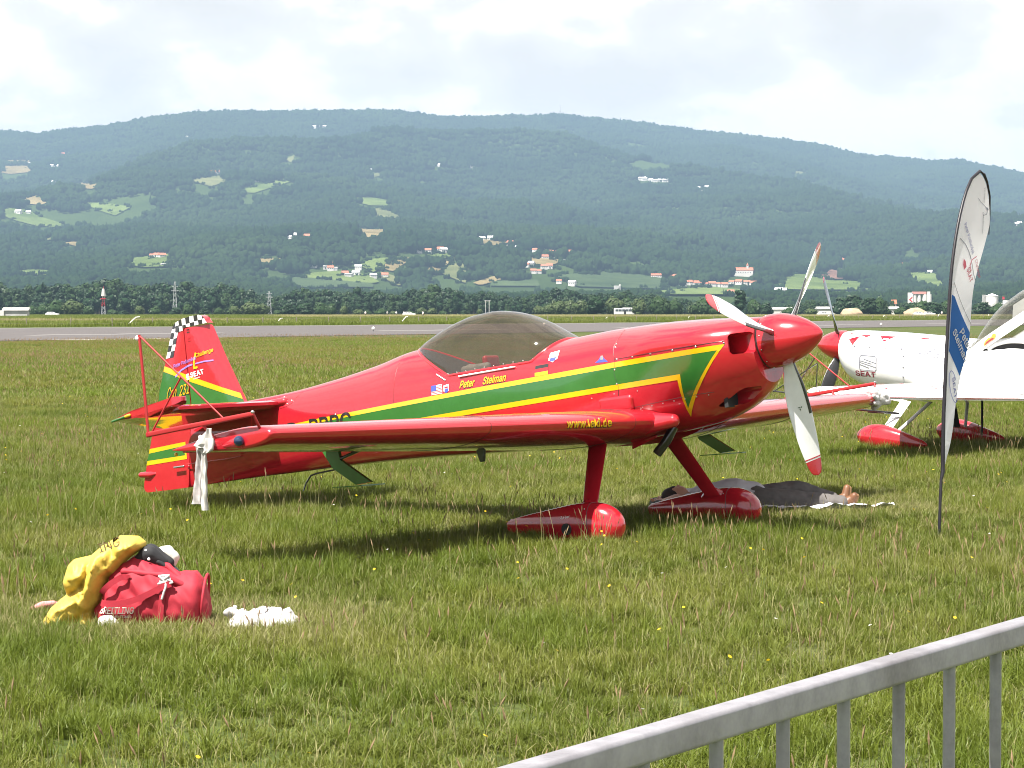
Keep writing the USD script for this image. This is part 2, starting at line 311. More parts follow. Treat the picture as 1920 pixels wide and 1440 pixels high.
ALLF = unary_union([unary_union([p.buffer(5)] + [nearer(p, d) for d in ((45, 90, 130) if p.centroid.y > 4200 else (50, 100, 160, 220, 290))]) for p in field_xy] + [HCLR]).buffer(0); import shapely; shapely.prepare(ALLF)

# ---------------------------------------------------------------- trees
def lumpy(sub, r, seed, amp=.25, flat=1.):
    s = trimesh.creation.icosphere(sub, 1.); v = s.vertices
    k = 1 + amp * 2 * (meshkit.fbm(v * 1.9 + seed * 7.3, 3, seed) - .5)
    s.vertices = v * k[:, None] * np.array([r, r, r * flat]); return s
def instancer(name, protos, pos, rotz, scl, idx, parent='/World', kind='stuff', label=None):
    """protos: list of lists of (mesh, material, smooth)"""
    pi = UsdGeom.PointInstancer.Define(stage, numbered(parent + '/' + name)); base = str(pi.GetPath())
    for i, ms in enumerate(protos):
        x = UsdGeom.Xform.Define(stage, f'{base}/sort_{i}')
        for j, (m, mat, sm) in enumerate(ms): usdkit.mesh(stage, f'{base}/sort_{i}/piece_{j}', m, mat, smooth=sm)
        pi.GetPrototypesRel().AddTarget(x.GetPath())
    n = len(pos); q = np.zeros((n, 4), np.float32); q[:, 0] = np.cos(rotz / 2); q[:, 3] = np.sin(rotz / 2)
    pi.CreatePositionsAttr(Vt.Vec3fArray.FromNumpy(np.asarray(pos, np.float32)))
    pi.CreateOrientationsAttr(Vt.QuathArray([Gf.Quath(float(a), 0, 0, float(b)) for a, b in zip(q[:, 0], q[:, 3])]))
    scl = np.asarray(scl, np.float32); scl = np.repeat(scl[:, None], 3, 1) if scl.ndim == 1 else scl
    pi.CreateScalesAttr(Vt.Vec3fArray.FromNumpy(scl)); pi.CreateProtoIndicesAttr(Vt.IntArray.FromNumpy(np.asarray(idx, np.int32)))
    return meta(pi.GetPrim(), label=label, kind=kind)
def forest_mat(name, c1, c2, scale):
    return usdkit.material(stage, '/World/Looks/' + name, {
        'g': ('geometry', {}), 'n': ('noise_texture', dict(scale=scale, detail=5., roughness=.6)), 'r': ('rgb_ramp', dict(ramp=[(.3, c1), (.72, c2)])),
        'i': ('rgb_ramp', dict(ramp=[(0, (.5, .56, .56)), (.6, (1., 1., 1.)), (1, (1.6, 1.5, 1.15))])), 'm': ('mix_color', dict(blend_type='multiply', fac=1., use_clamp=False)),
        'p': ('principled_bsdf', dict(roughness=1., specular_ior_level=.0))},
        [('g.position', 'n.vector'), ('n.fac', 'r.fac'), ('g.random_per_island', 'i.fac'), ('r.color', 'm.a'), ('i.color', 'm.b'), ('m.result', 'p.base_color')], surface='p.BSDF')
wood = forest_mat('far_foliage', (0.01224, 0.02856, 0.0102), (0.03944, 0.06256, 0.0204), .0035)
protos = []
for s in range(6):
    rg = np.random.default_rng(40 + s); ms = []
    for k in range(15):
        r = rg.uniform(3.6, 6.2); con = rg.random() < .10
        m = trimesh.creation.cone(r * .62, r * 2.9, sections=6) if con else lumpy(1, r, s * 20 + k, .33, rg.uniform(1.0, 1.5))
        m.apply_translation([rg.uniform(-19, 19), rg.uniform(-19, 19), rg.uniform(3, 8) if con else rg.uniform(6, 11)]); ms.append(m)
    protos.append([(cat_(*ms), wood, False)])
N = 60000
r = np.sqrt(RNG.uniform(2230 ** 2, 10100 ** 2, N)); a = RNG.uniform(-.235, .235, N); px, py = a * r, r
keep = ~shapely.contains_xy(ALLF, px, py)
keep &= meshkit.fbm(np.stack([px / 420, py / 420, 0 * px], -1), 3, 5) > .25
keep &= r < (9400 + 500 * np.sin(a * 14)) + 220
cell = set(); ok = []
order = np.nonzero(keep)[0]
for i in order:
    c = (int(px[i] // 27), int(py[i] // 30))
    if c not in cell: cell.add(c); ok.append(i)
px, py = px[ok], py[ok]
HFOREST = (px, py)
instancer('forested_slope', protos, np.column_stack([px, py, hill_z(px, py) - 1.5]), RNG.uniform(0, 6.28, len(px)), RNG.uniform(.75, 1.25, len(px)) * np.clip((py - 1400) / 2600, .45, 1.), RNG.integers(0, 6, len(px)), label='mixed woodland covering the far hillsides')
# hedges and lone trees along the edges of the fields
hx, hy, hs = [], [], []
for pg in field_xy:
    L_ = pg.exterior.length; big = pg.centroid.y > 4200
    for d in np.arange(0, L_, 17. if not big else 24.):
        if meshkit.noise(np.array([d / 90., pg.area % 97, 0.])) > .42:
            c = pg.exterior.interpolate(d); hx.append(c.x + RNG.normal(0, 6)); hy.append(c.y + RNG.normal(0, 6)); hs.append(RNG.uniform(.22, .50))
    x0, y0, x1, y1 = pg.bounds
    for k in range(int(pg.area / 6000)):
        c = (RNG.uniform(x0, x1), RNG.uniform(y0, y1))
        if shapely.contains_xy(pg, *c): hx.append(c[0]); hy.append(c[1]); hs.append(RNG.uniform(.15, .32))
for p in _hp:
    for k in range(3): a_ = RNG.uniform(0, 6.28); hx.append(p[0] + 15 * math.cos(a_)); hy.append(p[1] + abs(15 * math.sin(a_)) + 3); hs.append(RNG.uniform(.2, .36))
hx, hy, hs = np.array(hx), np.array(hy), np.array(hs)
instancer('hedgerow_trees', [[(trimesh.Trimesh(m.vertices * [.62, .62, 1.], m.faces, process=False), wood, False) for m, _, _ in p[:1]] for p in protos], np.column_stack([hx, hy, hill_z(hx, hy) - .5]), RNG.uniform(0, 6.28, len(hx)), hs, RNG.integers(0, 6, len(hx)), label='hedges and small trees along the hillside fields')
print('hill clumps', len(px))

# the air between
hz = trimesh.creation.box([16600, 21500, 835]); hz.apply_translation([0, 2650, 835 / 2 - 4.5])
haze_mat = usdkit.material(stage, '/World/Looks/haze', {'v': ('principled_volume', dict(color=(.50, .73, 1.0), density=6.2e-5, anisotropy=.2))}, [], volume='v.volume')
struct('haze', hz, haze_mat, kind='stuff')

# ================================================================ the red aerobatic aeroplane
# body frame: x forward, y starboard, z up, origin at the propeller hub
def body_matrix(o, yaw, pitch, base):
    c, s = math.cos(pitch), math.sin(pitch); cy, sy = math.cos(yaw), math.sin(yaw)
    fw = np.array([cy * c, sy * c, s]); rt = np.array([sy, -cy, 0]); up = np.array([-cy * s, -sy * s, c])
    w = np.array(o) + base[0] * fw + base[1] * rt + base[2] * up
    return fw, rt, up, w
class Craft:
    """an aeroplane: part meshes are given in body coordinates (left handed y), stored about a base point on the ground"""
    def __init__(s, name, label, cat, o, yaw, pitch, base):
        s.fw, s.rt, s.up, w = body_matrix(o, yaw, pitch, base); s.base = np.array(base); s.o = np.array(o)
        lf = -s.rt
        s.root = thing(name, label, cat, matrix=Gf.Matrix4d(*s.fw, 0, *lf, 0, *s.up, 0, *w, 1))
    def conv(s, m):
        m = m.copy(); m.vertices = (m.vertices - s.base) * [1, -1, 1]; m.invert(); return m
    def part(s, name, m, mat, smooth=35, parent=None, label=None):
        return part(parent or s.root, name, s.conv(m), mat, smooth, label)
    def world(s, b): b = np.asarray(b, float); return s.o + b[0] * s.fw + b[1] * s.rt + b[2] * s.up

class Fuselage:
    def __init__(s, st):
        st = np.array(sorted(st), float); s.x0, s.x1 = st[0, 0], st[-1, 0]
        s.f = [PchipInterpolator(st[:, 0], st[:, k]) for k in range(1, 7)]
    def at(s, x): return [f(x) for f in s.f]                       # ztop, zbot, w, zmid, ntop, nbot
    def y(s, x, z):
        zt, zb, w, zm, nt, nb = s.at(x)
        up = z >= zm; q = np.clip(np.where(up, (z - zm) / np.maximum(zt - zm, 1e-4), (zm - z) / np.maximum(zm - zb, 1e-4)), 0, 1); n = np.where(up, nt, nb)
        return w * np.maximum(1 - q ** n, 0) ** (1 / n)
    def mesh(s, xs, m=96, x_end_flat=True):
        th = np.linspace(0, 2 * np.pi, m + 1)[:-1]; rings = []
        for x in xs:
            zt, zb, w, zm, nt, nb = s.at(x); c, sn = np.cos(th), np.sin(th); n = np.where(sn >= 0, nt, nb)
            y = w * np.sign(c) * np.abs(c) ** (2 / n); z = zm + np.where(sn >= 0, zt - zm, zm - zb) * np.sign(sn) * np.abs(sn) ** (2 / n)
            rings.append(np.stack([np.full(m, x), y, z], 1))
        return loft(rings)
def decal(poly, surf, side=1, off=.0025, cell=.06):
    """thin sheet over a side surface y = surf(x, z); poly in (x, z)"""
    polys = [poly] if poly.geom_type == 'Polygon' else list(poly.geoms); out = []
    for pg in polys:
        x0, z0, x1, z1 = pg.bounds
        for cx in np.arange(x0, x1, cell):
            for cz in np.arange(z0, z1, cell):
                c = pg.intersection(sbox(cx, cz, cx + cell, cz + cell))
                for g in ([c] if c.geom_type == 'Polygon' else getattr(c, 'geoms', [])):
                    if g.geom_type == 'Polygon' and g.area > 1e-8:
                        v, f = trimesh.creation.triangulate_polygon(g, engine='earcut')
                        if len(f): out.append(trimesh.Trimesh(np.column_stack([v[:, 0], np.zeros(len(v)), v[:, 1]]), f, process=False))
    m = cat_(*out); m.merge_vertices(digits_vertex=6)
    return drape(m, surf, side, off)
def drape(m, surf, side=1, off=.0025):
    x, z = m.vertices[:, 0].copy(), m.vertices[:, 2].copy(); e = 1e-3; w = m.vertices[:, 1].copy()
    y = surf(x, z); dyx = (surf(x + e, z) - surf(x - e, z)) / (2 * e); dyz = (surf(x, z + e) - surf(x, z - e)) / (2 * e)
    n = np.stack([-dyx, np.ones_like(x), -dyz], 1); n /= np.linalg.norm(n, axis=1, keepdims=True); n[:, 0] = np.clip(n[:, 0], -.9, .9)
    v = np.stack([x, y, z], 1) + n * (off + w)[:, None]
    if side < 0: v[:, 1] *= -1
    m = trimesh.Trimesh(v, m.faces, process=False)
    if (m.face_normals[:, 1] * m.area_faces).sum() * side < 0: m.invert()
    return m
def lettering(text, h, p0, dir_, surf=None, side=1, shear=0., bold=True, off=.004, depth=.001, squeeze=1., up=None):
    """text whose baseline starts at p0 = (x, z) and runs along dir_ in the side view"""
    m = meshkit.text_mesh(text, h, depth, bold); v = m.vertices.copy()
    d = np.array(dir_, float); d /= np.linalg.norm(d); u = np.array([-d[1], d[0]]) if up is None else np.array(up, float)
    a = v[:, 0] * squeeze + v[:, 1] * shear; q = np.array(p0) + a[:, None] * d + v[:, 1][:, None] * u
    mm = trimesh.Trimesh(np.column_stack([q[:, 0], v[:, 2], q[:, 1]]), m.faces, process=False)
    return drape(mm, surf, side, off) if surf is not None else mm
def naca(t, n=26, blunt=.0):
    b = np.linspace(0, np.pi, n); x = (1 - np.cos(b)) / 2
    y = 5 * t * (.2969 * np.sqrt(x) - .1260 * x - .3516 * x ** 2 + .2843 * x ** 3 - .1015 * x ** 4) * (1 - blunt * x) + .0012 * x
    return x, y
def wing_mesh(secs, c0=0., c1=1., n=26, proud=0.):
    """secs: (y, xLE, z, chord, thickness, droop); c0..c1: share of the chord that is built"""
    rings = []
    for y, xl, z, c, t, dr in secs:
        x, yy = naca(t, n); xs = np.linspace(0, 1, n); xs = c0 + (c1 - c0) * (1 - np.cos(xs * np.pi)) / 2 if c0 == 0 else np.linspace(c0, c1, n)
        h = np.interp(xs, x, yy) * c + proud
        up = np.stack([xl - xs * c, np.full(n, y), z + h - dr * np.maximum(xs - c0, 0) * c], 1); lo = np.stack([xl - xs * c, np.full(n, y), z - h - dr * np.maximum(xs - c0, 0) * c], 1)
        rings.append(np.vstack([up, lo[::-1]]))
    return loft(rings)

def flaked(name, c, rough=.16, coat=1., **kw):
    """gloss aircraft paint: faint tone and polish variation"""
    return usdkit.material(stage, '/World/Looks/' + name, {
        'g': ('geometry', {}), 'n': ('noise_texture', dict(scale=3.1, detail=6., roughness=.65)), 'r': ('rgb_ramp', dict(ramp=[(.3, tuple(.90 * k for k in c)), (.7, tuple(1.06 * k for k in c))])),
        'rr': ('map_range', dict(from_min=.3, from_max=.7, to_min=rough * .7, to_max=rough * 1.4)),
        'n2': ('noise_texture', dict(scale=1.7, detail=2.)), 'b': ('bump', dict(strength=.12, distance=.02)),
        'p': ('principled_bsdf', dict(coat_weight=coat, coat_roughness=.045, specular_ior_level=.5, **kw))},
        [('g.position', 'n.vector'), ('g.position', 'n2.vector'), ('n.fac', 'r.fac'), ('n.fac', 'rr.value'), ('r.color', 'p.base_color'), ('rr.result', 'p.roughness'), ('n2.fac', 'b.height'), ('b.normal', 'p.coat_normal')], surface='p.BSDF')
REDM = principled('red_frame_paint', (.30, .012, .014), .55)
RED = flaked('red_paint', (.395, .0125, .022))
GREEN = flaked('green_paint', (.026, .125, .022))
YEL = flaked('yellow_paint', (.66, .38, .006))
WHITE = flaked('white_paint', (.78, .78, .77))
BLK = flaked('black_paint', (.018, .016, .016), rough=.3)
DARK = principled('dark_interior', (.02, .02, .021), .8)
GRAYF = grainy('grey_trim', (.16, .16, .17), (.26, .26, .27), scale=30, rough=.7)
STEEL = principled('bare_steel', (.55, .54, .52), .3, metallic=1.)
RUBBER = grainy('tyre_rubber', (.018, .018, .018), (.04, .038, .035), scale=40, rough=.85)
NAVY = principled('blue_print', (.06, .08, .36), .4)
LILAC = principled('lilac_print', (.28, .20, .62), .4)
def tinted(name, tint, gloss=(1, 1, 1), dust=.05, dcol=(.62, .56, .46), r0=.045):
    """thin acrylic: see-through tint, a little dust, mirror share from the angle of view"""
    return usdkit.material(stage, '/World/Looks/' + name, {
        'geo': ('geometry', {}), 'dot': ('vector_math', dict(math_type='dot_product')), 'abs': ('math', dict(math_type='absolute')), 'inv': ('math', dict(math_type='subtract', value1=1.)),
        'pw': ('math', dict(math_type='power', value2=5.)), 'f': ('math', dict(math_type='multiply_add', value2=1 - r0, value3=r0, use_clamp=True)),
        't': ('transparent_bsdf', dict(color=tint)), 'g': ('glossy_bsdf', dict(color=gloss, roughness=.045)),
        'd': ('diffuse_bsdf', dict(color=dcol)), 'm1': ('mix_closure', dict(fac=dust)), 'm2': ('mix_closure', {})},
        [('geo.normal', 'dot.vector1'), ('geo.incoming', 'dot.vector2'), ('dot.value', 'abs.value1'), ('abs.value', 'inv.value2'), ('inv.value', 'pw.value1'), ('pw.value', 'f.value1'), ('f.value', 'm2.fac'),
         ('t.BSDF', 'm1.closure1'), ('d.BSDF', 'm1.closure2'), ('m1.closure', 'm2.closure1'), ('g.BSDF', 'm2.closure2')], surface='m2.closure')
SMOKE = tinted('smoked_canopy', (.56, .51, .44), dust=.035, dcol=(.5, .44, .36))

RP = Craft('aeroplane', 'red aerobatic aeroplane with green and yellow arrow stripe and three white propeller blades', 'aeroplane', (1.943, 18.202, 1.437), -.6276, .1553, (-1.28, 0, -1.2))
#      x     ztop   zbot    w     zmid  nt   nb
FU = Fuselage([(-5.95, .20, -.384, .020, -.05, 2.2, 2.2), (-5.60, .225, -.386, .055, -.05, 2.2, 2.4), (-5.18, .250, -.390, .10, -.05, 2.1, 2.5), (-4.70, .258, -.402, .15, -.06, 2.1, 2.7),
    (-4.20, .290, -.412, .215, -.07, 2.05, 2.9), (-3.70, .345, -.432, .275, -.08, 2.0, 3.0), (-3.26, .408, -.455, .325, -.08, 2.0, 3.0), (-2.80, .40, -.485, .365, -.08, 2.1, 3.0), (-2.30, .34, -.52, .385, -.09, 2.3, 3.0),
    (-1.80, .277, -.55, .39, -.10, 2.35, 3.0), (-1.40, .282, -.56, .40, -.07, 2.35, 2.8),
    (-1.10, .274, -.553, .408, -.02, 2.35, 2.35), (-.90, .265, -.545, .412, .0, 2.35, 2.1), (-.60, .240, -.52, .41, .01, 2.3, 1.95), (-.38, .215, -.465, .385, .01, 2.3, 1.9),
    (-.25, .200, -.405, .335, .01, 2.2, 1.9), (-.17, .190, -.345, .275, .0, 2.1, 1.95), (-.125, .183, -.29, .225, -.05, 2.0, 2.0)])
def bulged(x, z):                                                   # side surface with the cheek bulge of the cowling
    return FU.y(x, z)
xs = np.unique(np.concatenate([np.linspace(-5.95, -.5, 110), np.linspace(-.5, -.125, 30)]))
fm = FU.mesh(xs, 128)
# cheek bulges over the cylinders
v = fm.vertices; g = np.exp(-((v[:, 0] + .72) / .33) ** 4 - ((v[:, 2] - .10) / .085) ** 2); v[:, 1] += np.sign(v[:, 1]) * g * .028 * (np.abs(v[:, 1]) > .15)
_FUy = FU.y
def cowl_y(x, z): return _FUy(x, z) + np.exp(-((x + .72) / .33) ** 4 - ((z - .10) / .085) ** 2) * .028
fM = to_man(fm)
prof = np.array([(-3.275, .50), (-3.262, .409), (-2.785, .132), (-1.985, .124), (-1.80, .277), (-1.79, .5)])
cut = trimesh.creation.extrude_polygon(Polygon(prof), 1.2, engine='earcut'); cut.apply_transform(np.array([[1, 0, 0, 0], [0, 0, -1, .6], [0, 1, 0, 0], [0, 0, 0, 1.]]))
if cut.volume < 0: cut.invert()
pit_ = trimesh.creation.box([.76, .60, .6]); pit_.apply_translation([-2.37, 0, -.02])
fM = fM - to_man(cut) - to_man(pit_)
for sgn in (1, -1):                                                 # cooling air intakes either side of the spinner
    for (xa, ya, yb) in ((-.235, .23, .40), (-.42, .22, .30)):
        fM = fM - manifold3d.Manifold.batch_hull([manifold3d.Manifold.sphere(.025, 12).translate([x, sgn * y, z]) for x in (xa, .3) for y in (ya, yb) for z in (-.045, .055)])
c = manifold3d.Manifold.batch_hull([manifold3d.Manifold.sphere(.03, 12).translate([x, y, z]) for x in (-.5, .2) for y in (.12, .19) for z in (-.39, -.34)])
fM = fM - c
body = from_man(fM)
RP.part('fuselage', body, RED, 28)
ins = []
for sgn in (1, -1): ins.append(bx([-.42, sgn * .26, .005], [.03, .16, .17]))
ins.append(bx([-.40, .155, -.365], [.03, .16, .13]))
for q_ in ins[:2]: RP.part("intake_baffle", q_, DARK, False)
RP.part('intake_baffle', ins[2], DARK, False)
ck = bx([-2.37, 0, -.02], [.75, .59, .59]); ck.invert(); ck = ck.slice_plane([0, 0, .115], [0, 0, -1])
RP.part('cockpit_tub', ck, DARK, False)
deck = []
for x in np.linspace(-3.235, -2.56, 16):
    zt = max(np.interp(x, [-3.262, -2.785], [.409, .132]), .132) + .010; hw = max(float(FU.y(np.array(x), np.array(zt))) - .03, .02)
    deck.append([[x, y, zt] for y in np.linspace(-hw, hw, 9)])
RP.part('rear_deck', loft(deck, closed=False), principled('charcoal_lining', (.045, .045, .05), .75), True)
seat = hull_balls([((-2.62, y, z), .05) for y in (-.17, .17) for z in (-.2, .08)] + [((-2.72, y, .17), .045) for y in (-.12, .12)])
RP.part('seat', seat, GRAYF, 40)
RP.part('headrest', hull_balls([((-2.60, y, z), .025) for y in (-.07, .07) for z in (.10, .24)]), RED, 40)
RP.part('seat_bolster', hull_balls([((x, .19, z), .03) for x in (-2.72, -2.5) for z in (.12, .17)]), GRAYF, 40)
pan = bx([-1.97, 0, .10], [.03, .50, .20]); RP.part('instrument_panel', pan, DARK, False)
for y, z in ((.15, .16), (.0, .17), (-.15, .16), (.08, .06), (-.08, .06)):
    d = trimesh.creation.cylinder(.045, .012, sections=20); d.apply_transform(trimesh.transformations.rotation_matrix(np.pi / 2, [0, 1, 0])); d.apply_translation([-1.99, y, z - .05])
    RP.part('dial', d, GRAYF, 40)
st_ = tube([(-2.15, 0, -.3), (-2.18, 0, .0), (-2.2, 0, .12)], [.012, .012, .018], 8); RP.part('control_stick', st_, DARK, True)
# canopy bubble
CT = PchipInterpolator([-3.262, -3.033, -2.81, -2.648, -2.492, -2.341, -2.195, -2.054, -1.917, -1.80], [.412, .503, .567, .592, .594, .570, .522, .449, .356, .281])
def sill(x): return np.interp(x, prof[1:5, 0], prof[1:5, 1])
rings = []; cx_ = np.concatenate([np.linspace(-3.258, -2.79, 16), np.linspace(-2.75, -2.0, 16), np.linspace(-1.98, -1.806, 12)])
edge = []
for x in cx_:
    zb, zt = float(sill(x)), float(CT(x)); wb = max(float(FU.y(x, zb)) - .012, .012); ph = np.linspace(-np.pi / 2, np.pi / 2, 33)
    rings.append([[x, wb * np.sign(np.sin(p)) * abs(np.sin(p)) ** .86, zb + (zt - zb) * max(np.cos(p), 0) ** .92] for p in ph]); edge.append((x, wb, zb))
can = RP.part('canopy', loft(rings, closed=False), SMOKE, True)
edge = np.array(edge); e2 = edge[::-1] * [1, -1, 1]
rim = np.vstack([edge, e2, edge[:1]]); rim[:, 1] *= 1.012
RP.part('canopy_frame', tube(rim + [0, 0, .003], .014, 6), RED, True)
def rivet(pts, surf, r=.0075, side=1):
    ms = []
    for x, z in pts:
        y = float(surf(np.array(x), np.array(z))) if callable(surf) else surf
        s = trimesh.creation.icosphere(1, r); s.apply_scale([1, .6, 1]); s.apply_translation([x, side * y, z]); ms.append(s)
    return ms
for m in rivet([(-2.78 + .09 * k, .150) for k in range(10)], lambda x, z: FU.y(x, z) + .004, .006): RP.part('screw', m, STEEL, True)
RP.part('canopy_rail', tube([(-2.66, float(FU.y(-2.66, .10)) + .008, .115), (-2.12, float(FU.y(-2.12, .10)) + .008, .112)], .0075, 6), WHITE, True)
RP.part('canopy_rail', tube([(-2.90, float(FU.y(-2.90, .165)) + .006, .165), (-2.80, float(FU.y(-2.80, .105)) + .006, .105)], .005, 6), WHITE, True)
for m in rivet([(-1.19, .145), (-1.195, .122), (-1.20, -.04), (-1.20, -.146)], cowl_y): RP.part('screw', m, STEEL, True)
for m in rivet([(-1.173, .030), (-1.027, .028), (-.864, .028), (-.676, .025), (-.485, .023), (-.285, .02)], cowl_y, .009): RP.part('screw', m, STEEL, True)
for m in rivet([(-4.03, -.003), (-4.57, .18), (-4.62, .16), (-4.68, .22)], FU.y, .008): RP.part('screw', m, STEEL, True)
def seam(pts, surf, r=.0028): return tube([(x, float(surf(np.array(x), np.array(z))) + .0006, z) for x, z in pts], r, 4)
RP.part('cowling_seam', seam([(-1.20 + .01 * math.sin(k), z) for k, z in enumerate(np.linspace(.25, -.42, 24))], cowl_y), BLK, True)
RP.part('panel_seam', seam([(-4.70, .13), (-4.62, .14), (-4.56, .16), (-4.52, .20), (-4.47, .235)], FU.y, .002), BLK, True)
RP.part('cowling_seam', seam([(x, .034) for x in np.linspace(-1.19, -.28, 40)], cowl_y, .0022), BLK, True)
RP.part('cowling_seam', seam([(x, -.33 - .02 * math.sin(x * 3)) for x in np.linspace(-1.19, -.45, 30)], cowl_y, .002), BLK, True)
RP.part('panel_seam', seam([(-3.36, z) for z in np.linspace(.37, -.36, 26)], FU.y, .0016), BLK, True)
for m in rivet([(x, -.345 - .02 * math.sin(x * 3)) for x in np.linspace(-1.15, -.5, 8)], cowl_y, .006): RP.part('screw', m, STEEL, True)
for m in rivet([(-1.44, -.22), (-1.44, -.36), (-1.04, -.22), (-1.04, -.34), (-1.24, -.215)] + [(x, -.375) for x in np.linspace(-1.40, -1.08, 8)], cowl_y, .005): RP.part('screw', m, STEEL, True)
blister = hull_balls([((-1.36, .37, -.255), .03), ((-1.12, .375, -.262), .03), ((-1.36, .36, -.31), .03), ((-1.13, .365, -.32), .03)], 2)
RP.part('exhaust_blister', blister, RED, 40)
# stripe and arrow head
Z0, ZU, ZL, ZB = .012, -.024, -.150, -.188
green = Polygon([(-.335, ZU), (-1.2, ZU), (-2.7, -.030), (-3.5, -.035), (-4.1, -.040), (-4.6, -.047), (-4.6, -.13), (-3.5, -.150), (-2.7, -.150), (-1.2, ZL), (-.657, ZL), (-.70, -.395)])
yellow = Polygon([(-.278, Z0), (-1.2, Z0 + .002), (-2.7, .004), (-3.5, -.002), (-4.1, -.008), (-4.7, -.018), (-4.7, -.165), (-3.5, -.186), (-2.7, -.187), (-1.2, ZB), (-.690, ZB), (-.722, -.455)])
yellow = yellow.difference(green)
st = RP.part('arrow_stripe', decal(green, cowl_y, 1, .0022), GREEN, 60)
RP.part('stripe_border', decal(yellow, cowl_y, 1, .0022), YEL, 60, parent=st)
st = RP.part('arrow_stripe', decal(green, cowl_y, -1, .0022), GREEN, 60)
RP.part('stripe_border', decal(yellow, cowl_y, -1, .0022), YEL, 60, parent=st)
# writing on the side
nm = [('Peter', -2.662, .024), ('Steiman', -2.432, .022)]
for t, x, z in nm:
    RP.part('pilot_name_shadow', lettering(t, .052, (x - .004, z - .006), (1, -.012), FU.y, shear=.32, squeeze=.82, off=.0022), BLK, False)
    RP.part('pilot_name', lettering(t, .052, (x, z), (1, -.012), FU.y, shear=.32, squeeze=.82, off=.0036), YEL, False)
RP.part('registration', lettering('D-PBRC', .125, (-4.62, -.130), (1, 0.0), FU.y, squeeze=1.12, off=.004), BLK, False)
def rect(x0, z0, x1, z1, sk=0.): return Polygon([(x0, z0), (x1, z0), (x1 + sk, z1), (x0 + sk, z1)])
us = RP.part('flag_decal', decal(rect(-2.95, .004, -2.836, .08), FU.y, 1, .002), WHITE, False, label='american flag decal')
for k in range(0, 7): RP.part('flag_stripe', decal(rect(-2.95, .004 + .0109 * k, -2.836, .0088 + .0109 * k), FU.y, 1, .0032), RED, False, parent=us)
RP.part('flag_canton', decal(rect(-2.95, .037, -2.898, .08), FU.y, 1, .0042), NAVY, False, parent=us)
de = RP.part('flag_decal', decal(rect(-1.935, .066, -1.812, .092), FU.y, 1, .002), BLK, False, label='german flag decal')
RP.part('flag_stripe', decal(rect(-1.935, .012, -1.812, .039), FU.y, 1, .002), YEL, False, parent=de)
RP.part('flag_stripe', decal(rect(-1.935, .039, -1.812, .066), FU.y, 1, .002), RED, False, parent=de)
def shield(x, z, w, h): return Polygon([(x, z), (x + w, z + .1 * h), (x + w, z - .7 * h), (x + .5 * w, z - h), (x, z - .75 * h)])
sh = RP.part('shield_decal', decal(shield(-1.822, .172, .085, .075), FU.y, 1, .002), WHITE, False); RP.part('shield_mark', decal(shield(-1.808, .130, .055, .028), FU.y, 1, .0032), NAVY, False, parent=sh)
for k in range(3): RP.part('shield_mark', decal(rect(-1.806 + .02 * k, .138, -1.796 + .02 * k, .155), FU.y, 1, .0032), GRAYF, False, parent=sh)
sh = RP.part('shield_decal', decal(shield(-2.820, .066, .054, .06), FU.y, 1, .002), WHITE, False); RP.part('shield_mark', decal(shield(-2.812, .036, .038, .03), FU.y, 1, .0032), NAVY, False, parent=sh)
RP.part('shield_mark', decal(rect(-2.812, .042, -2.776, .056), FU.y, 1, .0032), RED, False, parent=sh)
RP.part('eagle_badge', decal(Polygon([(-1.375, .034), (-1.25, .026), (-1.285, .052), (-1.30, .072), (-1.325, .073), (-1.34, .052)]), cowl_y, 1, .002), NAVY, False)
RP.part('eagle_badge', decal(Polygon([(-1.325, .048), (-1.295, .048), (-1.30, .078), (-1.322, .078)]), cowl_y, 1, .0034), GRAYF, False)

# spinner and propeller
PHI = -.805
sx = np.array([-.108, -.06, .0, .06, .12, .18, .24, .285, .31, .322]); sr = np.array([.192, .194, .190, .178, .158, .130, .092, .056, .028, .004])
SR = PchipInterpolator(sx, sr); sxx = np.concatenate([np.linspace(-.108, .28, 30), np.linspace(.285, .322, 12)])
rg = [[[x, SR(x) * math.cos(a), SR(x) * math.sin(a)] for a in np.linspace(0, 2 * np.pi, 65)[:-1]] for x in sxx]
RP.part('spinner', loft(rg), RED, 40)
bp = trimesh.creation.cylinder(.186, .03, sections=48); bp.apply_transform(trimesh.transformations.rotation_matrix(np.pi / 2, [0, 1, 0])); bp.apply_translation([-.118, 0, 0])
RP.part('spinner_backplate', bp, BLK, 40)
for a in np.linspace(0, 2 * np.pi, 13)[:-1] + .2:
    s = trimesh.creation.icosphere(1, .006); s.apply_translation([-.085, .193 * math.cos(a), .193 * math.sin(a)]); RP.part('screw', s, STEEL, True)
def blade_rings(rs, phi, R, c_fn, t_fn, b_fn, xs_fn, c0=0., c1=1., proud=0., spin=1):
    er = np.array([0, math.sin(phi), math.cos(phi)]); et = spin * np.array([0, math.cos(phi), -math.sin(phi)]); ex = np.array([1., 0, 0]); out = []
    for r in rs:
        ch, th, be = c_fn(r), t_fn(r), b_fn(r); cd = et * math.cos(be) + ex * math.sin(be); nd = ex * math.cos(be) - et * math.sin(be)
        s = np.linspace(0, 1, 15); s = c0 + (c1 - c0) * (1 - np.cos(s * np.pi)) / 2; prof_ = np.sqrt(np.maximum(s * (1 - s), 0)) * 2 * (1 - .35 * s)
        top = [er * r + cd * ch * (.42 - q) + nd * (th * p * .62 + proud) + ex * xs_fn(r) for q, p in zip(s, prof_)]
        bot = [er * r + cd * ch * (.42 - q) - nd * (th * p * .38 + proud) + ex * xs_fn(r) for q, p in zip(s, prof_)]
        out.append(top + bot[::-1][1:-1] if (c0 == 0 and c1 == 1) else top + bot[::-1])
    return out
